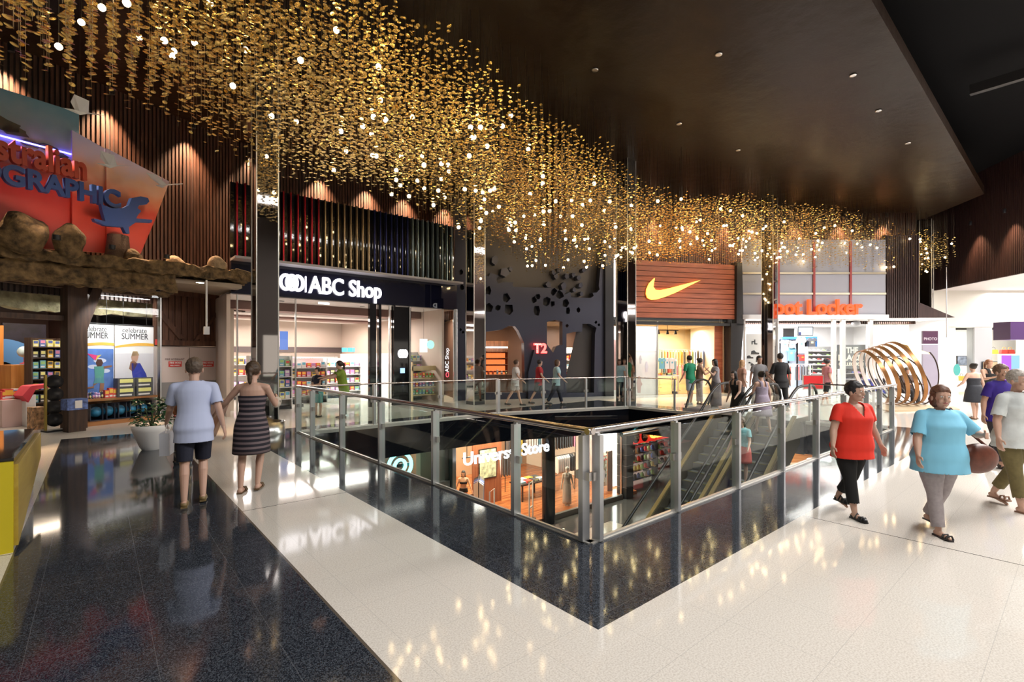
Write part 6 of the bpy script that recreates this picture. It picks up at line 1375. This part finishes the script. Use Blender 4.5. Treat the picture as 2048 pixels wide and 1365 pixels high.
    # ---- clothes
    def legtube(mb_, inf_t, inf_b, frac):
        """frac: 0 hip .. 1 knee .. 2 ankle"""
        rings_loft(mb_, [(x, y, z_, a, b_) for x, y, z_, a, b_ in torso(inf_t+.004, -.06, .2)])
        for i in (0, 1):
            hp, kn, an, _ = J[i]; k = 1+.9*(bw-1)
            capsule(mb_, hp+Vector((0, 0, -.02)), hp.lerp(kn, .55), .088*s*k+inf_t, .072*s*k+inf_t, 14); 
            capsule(mb_, hp.lerp(kn, .5), kn, .073*s*k+inf_t, .055*s+inf_b, 14)
            if frac > 1.0: capsule(mb_, kn, an+(an-kn)*.02, .055*s+inf_b, .046*s+inf_b, 14)
    if bottom:
        c, kind, frac = bottom[:3]; m_ = mat('cloth_%02d%02d%02d' % tuple(int(v*99) for v in c), c, .8, var=.12, vs=25) if len(bottom) < 4 else (bottom[3] or mat('cloth_%02d%02d%02d' % tuple(int(v*99) for v in c), c, .8, var=.12, vs=25))
        mbp = MB()
        if kind in ('trousers', 'shorts'):
            loose = .018 if kind == 'shorts' else .012; legtube(mbp, loose*s, (.020 if frac < 1.2 else .014)*s, frac)
            def pcut(p):
                if p.z > hz+.12*s: return True
                for i in (0, 1):
                    hp, kn, an, _ = J[i]
                    if (p.x > 0) == (i == 1):
                        if frac <= 1:
                            d = (kn-hp); return (p-hp).dot(d)/d.length_squared > frac
                        d = (an-kn); return (p-kn).dot(d)/d.length_squared > frac-1 and p.z < kn.z
                return False
            pm = fuse(mbp, vc, 3, pcut); pm.materials.append(m_); o = put(kind, pm, m_, root)
        else:
            zt_ = hz+.16*s; zb_ = hz-frac*.84*s; n_ = 8; secs = []
            yk = (J[0][1].y+J[1][1].y)/2; fw = bottom[4] if len(bottom) > 4 else .04
            for k in range(n_+1):
                q = k/n_; z_ = zt_+(zb_-zt_)*q; wd = (.14+.045*min(1, q*3))*s*(1+.9*(bw-1))+fw*q*s
                kk = max(0, (hz-z_)/(.43*s)); sprd = abs(J[0][1].y-J[1][1].y)/2*min(1.6, kk)
                secs.append((0, yk*min(1, kk)*.6, z_, wd+.012, wd*.72+.02+sprd*.9))
            rings_loft(mbp, secs[::-1], 28); pm = mbp.mesh('skirt', m_)
            o = put('skirt', pm, m_, root)
        so = o.modifiers.new('t', 'SOLIDIFY'); so.thickness = .006; so.offset = 1
    if top:
        c, kind, sleeve, hem = top[:4]; m_ = mat('cloth_%02d%02d%02d' % tuple(int(v*99) for v in c), c, .8, var=.10, vs=25) if len(top) < 5 else top[4]
        infl = (.024 if kind != 'tube' else .018)*s; mbt = MB(); loose = top[5] if len(top) > 5 else .0
        rings_loft(mbt, torso(infl+.002, -.06, .58 if kind != 'tube' else .42, loose))
        if hem > .06: x, y, z_, a, b_ = torso(infl+.002, -.06, .0, loose)[0]; rings_loft(mbt, [(x, y, hz-hem*s-.03, a*1.06, b_*1.12), (x, y, z_+.02, a, b_)])
        smb = MB()
        if kind != 'tube' and kind != 'singlet':
            for i in (0, 1):
                sh, el, wr, d2, sd = A[i]; ka = 1+.45*(bw-1)
                sh0 = sp(shz-.015)+Vector((sd*.07*s, 0, 0))
                for m_b in (mbt, smb): capsule(m_b, sh0, sh, .062*s, .058*s*ka)
                capsule(mbt, sh, sh.lerp(el, .25), .058*s*ka, .058*s*ka, 14)
                capsule(smb, sh, sh.lerp(el, min(1, sleeve)+.1), .059*s*ka, (.048*s*ka+.016*s), 14)
                if sleeve > 1: capsule(smb, el, el.lerp(wr, sleeve-1), .050*s*ka, .040*s)
        neckz = hz+.565*s if kind != 'vneck' else hz+.56*s
        def tcut(p):
            if p.z < hz-hem*s: return True
            if p.z > neckz and abs(p.x) < .085*s: return True
            if kind == 'vneck' and p.y > 0 and p.z > hz+.40*s and abs(p.x) < (p.z-(hz+.40*s))*.55: return True
            if kind == 'tube' and p.z > hz+.42*s: return True
            if kind == 'singlet' and p.z > hz+.40*s and (abs(p.x) < .05*s or abs(p.x) > .115*s): return True
            return False
        def scut(p):
            if tcut(p) and p.z > hz+.3*s: return True
            for i in (0, 1):
                sh, el, wr, d2, sd = A[i]; d = el-sh
                if sleeve <= 1 and (p.x > 0) == (sd > 0) and (p-sh).dot(d)/d.length_squared > sleeve: return True
            return False
        tm = fuse(mbt, vc, (14 if kind != 'tube' else 4) if fine else 2, tcut)
        if smb.v:
            sm_ = fuse(smb, vc, 10 if fine else 3, scut); bm = bmesh.new(); bm.from_mesh(tm); bm.from_mesh(sm_); bm.to_mesh(tm); bm.free(); tm.polygons.foreach_set('use_smooth', [True]*len(tm.polygons))
        tm.materials.append(m_); o = put({'tube': 'dress_top', 'singlet': 'singlet'}.get(kind, 'shirt'), tm, m_, root)
        so = o.modifiers.new('t', 'SOLIDIFY'); so.thickness = .005; so.offset = 1
    # ---- shoes
    if shoes:
        c, kind = shoes; m_ = mat('leather_%02d%02d' % (int(c[0]*99), int(c[2]*99)), c, .45)
        for i in (0, 1):
            an = J[i][2]; ms = MB(); fx = an.x; z0 = an.z-.085*s; y0 = an.y
            sole = [(fx-.032*s, y0-.055*s), (fx+.032*s, y0-.055*s), (fx+.036*s, y0+.04*s), (fx+.046*s, y0+.12*s), (fx+.03*s, y0+.19*s), (fx-.02*s, y0+.195*s), (fx-.044*s, y0+.12*s), (fx-.036*s, y0+.04*s)]
            ms.slab(sole, z0, z0+.018*s)
            if kind == 'shoe': ms.ball((fx, y0+.09*s, z0+.03*s), (.043*s, .105*s, .036*s), 12, 8); ms.ball((fx, y0-.01*s, z0+.045*s), (.038*s, .052*s, .045*s), 12, 8)
            elif kind == 'moc': ms.ball((fx, y0+.1*s, z0+.026*s), (.044*s, .10*s, .034*s), 12, 8); ms.ball((fx, y0-.02*s, z0+.035*s), (.037*s, .045*s, .036*s), 12, 8)
            else:
                for yy in (.10, .155 if kind == 'sandal' else .14): ms.tube([(fx-.044*s, y0+yy*s, z0+.01), (fx-.025*s, y0+yy*s, z0+.055*s), (fx+.025*s, y0+yy*s, z0+.055*s), (fx+.044*s, y0+yy*s, z0+.01)], .011*s, 6)
                if kind == 'mary': ms.ball((fx, y0+.125*s, z0+.026*s), (.043*s, .07*s, .032*s), 12, 8); ms.ball((fx, y0-.02*s, z0+.03*s), (.037*s, .042*s, .034*s), 12, 8); ms.tube([(fx-.042*s, y0+.045*s, z0+.02), (fx, y0+.045*s, z0+.085*s), (fx+.042*s, y0+.045*s, z0+.02)], .010*s, 6)
            put('shoe', ms, m_, root)
    return root, J, A, HM
def toward(px, D, px2, D2):
    a, b_ = at(px, D), at(px2, D2); v = b_-a; return math.atan2(v.y, v.x)
CAMH = lambda px: math.atan2(CY-at(px, 10).y, CX-at(px, 10).x)
SKA = (.58, .36, .27); SKB = (.50, .29, .20); SKC = (.40, .22, .15)
AWAY = PI/2+0; RIGHTW = math.atan2(RY, RX); TOCAM = math.atan2(-FY, -FX); FROMCAM = math.atan2(FY, FX)
pA = at(388, 6.0)
rt, J_, A_, HM_ = person('person in pale blue shirt and navy shorts walking past the white planter', pA, FROMCAM+.55, 1.72, 1.02, SKA, ((.10, .07, .05), 'short'), ((.50, .56, .78), 'tee', .75, .16, mat('shirt_pale_blue', (.50, .56, .78), .8), .05), ((.012, .014, .03), 'shorts', .92), ((.22, .15, .06), 'moc'), ((-10, 4), (14, 34)), ((22, 10, 25), (-18, 12, 20)), lean=9, fine=True, male=True)
pB = at(503, 6.55)
STR = mat('striped_dress', (.05, .045, .055), .8); nt = STR.node_tree; tc = nt.nodes.new('ShaderNodeTexCoord'); wv = nt.nodes.new('ShaderNodeTexWave'); wv.bands_direction = 'Z'; wv.inputs['Scale'].default_value = 5; wv.inputs['Distortion'].default_value = .4
cr = nt.nodes.new('ShaderNodeValToRGB'); cr.color_ramp.elements[0].color = (.012, .010, .018, 1); cr.color_ramp.elements[1].color = (.16, .12, .13, 1); cr.color_ramp.elements[0].position = .45; cr.color_ramp.elements[1].position = .7
nt.links.new(tc.outputs['Object'], wv.inputs[0]); nt.links.new(wv.outputs[0], cr.inputs[0]); nt.links.new(cr.outputs[0], P(STR).inputs['Base Color'])
rt, J2, A2, HM2 = person('person in dark striped strapless dress walking beside the man in shorts', pB, FROMCAM+.2, 1.66, 1.02, SKA, ((.06, .035, .02), 'tail'), ((.05, .045, .05), 'tube', 0, .05, STR), ((.05, .04, .05), 'skirt', .46, STR, .03), ((.12, .07, .03), 'thong'), ((-9, 2), (12, 32)), ((12, 40, 22), (28, 16, 75)), lean=5, fine=True)
w1 = rt.matrix_world @ A2[1][2]
t = thing('clutch_bag', 'cream clutch bag carried by the person in the striped dress', 'bag', T(w1.x, w1.y, w1.z-.02, FROMCAM+.2)); put('pouch', MB().ball((.02, 0, -.03), (.17, .05, .08), 14, 8), mat('cream_bag', (.62, .54, .45), .6), t); put('clasp', MB().box(-.02, .02, -.055, -.045, -.03, .0), STEEL, t)
w0 = bpy.data.objects['person'].matrix_world @ A_[0][2]
t = thing('shopping_bag', 'white paper shopping bag held by the person in the pale blue shirt', 'bag', T(w0.x, w0.y, w0.z-.42, FROMCAM+.4)); put('paper_bag', MB().prism([(-.13, 0), (.13, 0), (.15, .28), (-.15, .28)], -.05, .05), mat('paper_white', (.70, .72, .80), .6), t)
put('bag_handle', MB().tube([(-.07, 0, .27), (-.03, 0, .37), (.03, 0, .37), (.07, 0, .27)], .006, 6), WHITE, t)
# walking towards the viewer
pR = at(1702, 5.55)
person('person in bright red V neck top and black cropped trousers walking towards us', pR, TOCAM+.10, 1.46, 1.34, SKA, ((.015, .012, .014), 'short'), ((.78, .030, .012), 'vneck', .62, .14, mat('red_knit', (.80, .030, .012), .75), .04), ((.006, .006, .007), 'trousers', 1.72), ((.008, .008, .01), 'mary'), ((-12, 26), (13, 2)), ((-6, 16, 12), (8, 14, 18)), lean=3, turn=24, fine=True, bust=True)
pL = at(1876, 4.98)
rt, J3, A3, HM3 = person('person in sky blue top and grey trousers carrying a brown handbag', pL, TOCAM-.05, 1.44, 1.40, SKA, ((.13, .055, .03), 'bob'), ((.20, .55, .76), 'tee', .85, .16, mat('sky_knit', (.22, .58, .80), .75), .09), ((.36, .32, .33), 'trousers', 1.93), ((.02, .015, .015), 'sandal'), ((-8, 24), (10, 2)), ((18, 30, 78), (14, 12, 20)), lean=2, turn=-12, fine=True, bust=True)
w2 = rt.matrix_world @ A3[0][1]
t = thing('handbag', 'brown leather shoulder handbag under the arm of the person in sky blue', 'bag', T(w2.x, w2.y, w2.z-.26, TOCAM+PI/2)); LEA = mat('brown_leather', (.13, .035, .018), .45, var=.3, vs=10)
put('pouch', MB().ball((0, 0, .02), (.20, .09, .15), 20, 12), LEA, t)
w3 = rt.matrix_world @ (A3[0][0]+Vector((.06, 0, .07))); l3 = w3-Vector((w2.x, w2.y, w2.z-.26)); ML = T(0, 0, 0, TOCAM+PI/2).inverted(); l3 = ML @ l3
put('shoulder_strap', MB().tube([(-.14, 0, .10), tuple(Vector((-.10, 0, .1)).lerp(l3, .5)+Vector((0, -.04, 0))), tuple(l3), tuple(Vector((.10, 0, .1)).lerp(l3, .5)+Vector((0, .04, 0))), (.14, 0, .10)], .014, 8), LEA, t)
p = at(2026, 5.75)
person('person in white printed tee and olive trousers with grey hair, walking to us', p, TOCAM+.15, 1.58, 1.22, SKA, ((.42, .38, .34), 'short'), ((.66, .68, .68), 'tee', .8, .12, mat('white_tee', (.62, .66, .66), .75, var=.25, vs=5), .05), ((.15, .12, .045), 'trousers', 1.75), ((.25, .13, .08), 'sandal'), ((-10, 22), (12, 2)), ((20, 18, 60), (0, 14, 20)), fine=True, bust=True)
p = at(1996, 7.9)
person('person in violet blue tee walking just behind the one in the white tee', p, TOCAM+.1, 1.60, 1.15, SKB, ((.14, .08, .05), 'short'), ((.03, .01, .20), 'tee', .7, .12), ((.03, .025, .03), 'trousers', 1.9), ((.03, .02, .02), 'shoe'), ((-8, 18), (10, 2)), ((12, 14, 30), (-8, 12, 20)), fine=True)
p = at(1949, 13.9)
person('person in dark tiered mini dress seen from behind on the far walkway', p, FROMCAM, 1.52, 1.15, SKA, ((.02, .015, .012), 'bun'), ((.02, .022, .03), 'tube', 0, .05), ((.02, .022, .03), 'skirt', .45, None, .06), ((.1, .06, .03), 'thong'), ((-6, 2), (6, 6)), ((5, 24, 60), (0, 20, 20)))
p = at(1975, 14.6)
person('person in black singlet facing us with crossed arm beside the mini dress', p, TOCAM, 1.62, 1.15, SKB, ((.22, .09, .04), 'tail'), ((.008, .008, .01), 'singlet', 0, .1), ((.01, .01, .012), 'skirt', .45, None, .04), ((.02, .02, .02), 'shoe'), ((-2, 0), (3, 0)), ((20, 8, 95), (25, 6, 80)))
# in front of the broadcaster shop
p = fl(637, 826); p = at(637, 14.4)
person('person in navy tee and teal shorts, a boy at the broadcaster shop', p, TOCAM-.4, 1.40, .95, SKA, ((.02, .015, .01), 'short'), ((.008, .010, .03), 'tee', .6, .1), ((.05, .32, .34), 'shorts', .95), ((.05, .05, .05), 'shoe'), ((0, 0), (4, 4)), ((30, 10, 60), (10, 8, 20)))
p = at(688, 14.1)
person('person in olive green top pointing over the counter at the broadcaster shop', p, PI-.25, 1.60, 1.12, SKA, ((.03, .015, .01), 'tail'), ((.20, .30, .03), 'tee', .6, .2), ((.10, .11, .10), 'trousers', 1.9), ((.1, .06, .04), 'shoe'), ((0, 0), (6, 6)), ((62, 5, 15), (68, 4, 10)), lean=10)
# in front of the tea shop
for px, D_, lb, tc_, bc, hd, kd in ((1030, 17.6, 'person in white top and pale shorts strolling past the tea shop', (.66, .62, .60), ((.50, .42, .38), 'shorts', .75), 0, 'short'), (1077, 18.1, 'person in dark red shirt carrying a bag past the tea shop', (.42, .02, .03), ((.05, .05, .06), 'shorts', .95), 0, 'short'), (1112, 17.9, 'person in pale aqua top and dark trousers strolling past the tea shop', (.35, .52, .56), ((.02, .02, .025), 'trousers', 1.9), 0, 'bob')):
    person(lb, at(px, D_), RIGHTW+hd, 1.62, 1.1, SKA, ((.09, .05, .03) if px != 1077 else (.03, .02, .02), kd), (tc_, 'tee', .6, .15), bc, ((.05, .05, .05), 'shoe'), ((18, 4), (-18, 12)), ((-15, 8, 20), (18, 8, 30)))
# in front of the sports shop
person('person in emerald green tee and pale shorts at the sports shop entrance', at(1381, 17.9), FROMCAM+.5, 1.74, 1.0, SKA, ((.02, .012, .01), 'short'), ((.01, .22, .11), 'tee', .7, .15), ((.30, .36, .42), 'shorts', .95), ((.5, .5, .5), 'shoe'), ((0, 0), (4, 0)), ((8, 8, 20), (0, 8, 10)), male=True)
person('person in brown top with hands raised beside the emerald green tee', at(1398, 18.0), RIGHTW, 1.64, 1.0, SKB, ((.02, .012, .01), 'bun'), ((.22, .12, .09), 'singlet', 0, .1), ((.35, .30, .30), 'trousers', 1.9), ((.1, .06, .04), 'shoe'), ((0, 0), (4, 0)), ((30, 8, 100), (25, 8, 90)))
person('person in grey tee and long grey skirt with long black hair', at(1432, 17.0), PI+RIGHTW, 1.62, 1.0, SKA, ((.010, .008, .008), 'long'), ((.30, .28, .30), 'tee', .4, .1), ((.13, .12, .13), 'skirt', 1.0, None, .03), ((.6, .6, .6), 'shoe'), ((0, 0), (2, 0)), ((35, 8, 100), (10, 8, 20)))
# at the escalator head
for px, D_, lb, sk_, hr, tp, bt, hd, hgt in ((Vector((10.55, 3.45)), -.25, 'person in black dress bending forward at the escalator head', SKA, ((.012, .01, .01), 'long'), ((.006, .006, .008), 'singlet', 0, .1), ((.006, .006, .008), 'skirt', .5, None, .05), PI+RIGHTW+.4, 1.58),
        (Vector((10.45, 2.75)), -.31, 'person in lilac patterned sleeveless dress seen from behind', SKA, ((.02, .012, .012), 'bun'), ((.34, .28, .36), 'singlet', 0, .1), ((.34, .28, .36), 'skirt', .52, None, .05), FROMCAM+.2, 1.62),
        (1517, 16.2, 'person in grey tee with short dark hair behind the lilac dress', SKC, ((.01, .008, .008), 'short'), ((.22, .21, .22), 'tee', .6, .15), ((.10, .10, .11), 'trousers', 1.9), TOCAM, 1.74),
        (1482, 16.4, 'person with fair hair in a peach top near the sports shop edge', SKA, ((.50, .30, .16), 'long'), ((.55, .30, .22), 'tee', .5, .1), ((.20, .18, .2), 'trousers', 1.9), RIGHTW, 1.6),
        (1562, 15.9, 'person in black shirt and black trousers near the mirror column', SKC, ((.02, .015, .015), 'short'), ((.010, .010, .014), 'tee', 1.0, .2), ((.008, .008, .01), 'trousers', 1.95), FROMCAM, 1.82),
        (1652, 17.6, 'person in rose pink tee and black shorts beyond the red sign board', SKA, ((.015, .01, .01), 'bun'), ((.50, .20, .22), 'tee', .6, .1), ((.01, .01, .012), 'shorts', .9), RIGHTW, 1.62)):
    onstep = isinstance(px, Vector)
    person(lb, px if onstep else at(px, D_), hd, hgt, 1.08, sk_, hr, tp, bt, ((.3, .2, .15), 'shoe'), ((10, 2), (-10, 8)), ((15, 10, 40), (-8, 10, 20)), z=D_ if onstep else 0, lean=16 if 'bending' in lb else 3)
p = Vector((8.72, 2.52))
person('person in aqua top and coral skirt riding down the escalator', p, PI, 1.6, 1.05, SKA, ((.12, .07, .04), 'short'), ((.25, .55, .60), 'tee', .6, .12), ((.62, .12, .10), 'skirt', .42, None, .04), ((.35, .4, .5), 'shoe'), ((0, 0), (3, 0)), ((15, 12, 45), (5, 12, 20)), z=-1.40)
person('person in dark jacket and flat cap sitting inside the ring sculpture', at(1812, 18.4), TOCAM, 1.7, 1.15, SKA, ((.10, .08, .06), 'cap'), ((.05, .025, .02), 'tee', 1.7, .1), ((.03, .03, .035), 'trousers', 1.95), ((.03, .03, .03), 'shoe'), ((85, 85), (85, 85)), ((30, 8, 60), (30, 8, 60)), seat=.42, male=True)
# shop dummies on the lower level
F = LU
q = F.w(F.X(1134, .6), .6)
def dummy(*a, **k):
    r = person(*a, **k)[0]; r['category'] = 'mannequin'; return r
dummy('pale mannequin in a long silver gown and pale headscarf in the lower shop window', q, TOCAM, 1.64, .92, (.62, .50, .42), ((.62, .60, .56), 'short'), ((.40, .37, .34), 'singlet', 0, .1), ((.401, .37, .34), 'skirt', 1.0, mat('satin_gown', (.50, .46, .42), .3, .3), .02), None, ((0, 0), (2, 0)), ((4, 14, 8), (0, 12, 10)), z=LOW+.165, name='mannequin')
q = F.w(F.X(927, 2.7), 2.7)
dummy('dark haired mannequin in a black bikini inside the lower shop entrance', q, TOCAM, 1.72, .95, (.55, .34, .22), ((.012, .010, .01), 'long'), ((.006, .006, .007), 'tube', 0, -.30), ((.006, .006, .008), 'shorts', .12), None, ((0, 0), (4, 0)), ((4, 22, 12), (0, 20, 12)), z=LOW+.165, name='mannequin')
q = F.w(F.X(937, 2.0), 2.0)
t = thing('poster_stand', 'low cut-out poster stand of a woman in a black bikini top at the lower entrance', 'poster', T(q.x, q.y, LOW+.16, 0))
put('board', MB().box(-.28, .28, 0, .03, .0, .95), mat('poster_tan', (.45, .22, .14), .5), t); put('printed_hair', MB().prism([(-.13, .55), (.13, .55), (.12, .85), (.0, .92), (-.12, .85)], -.01, 0), mat('print_hair'), t); put('printed_face', MB().prism([(-.06, .62), (.06, .62), (.06, .8), (-.06, .8)], -.016, -.011), mat('print_face'), t); put('printed_top', MB().prism([(-.2, .25), (.2, .25), (.14, .45), (.0, .36), (-.14, .45)], -.016, -.001), MBLACK, t)
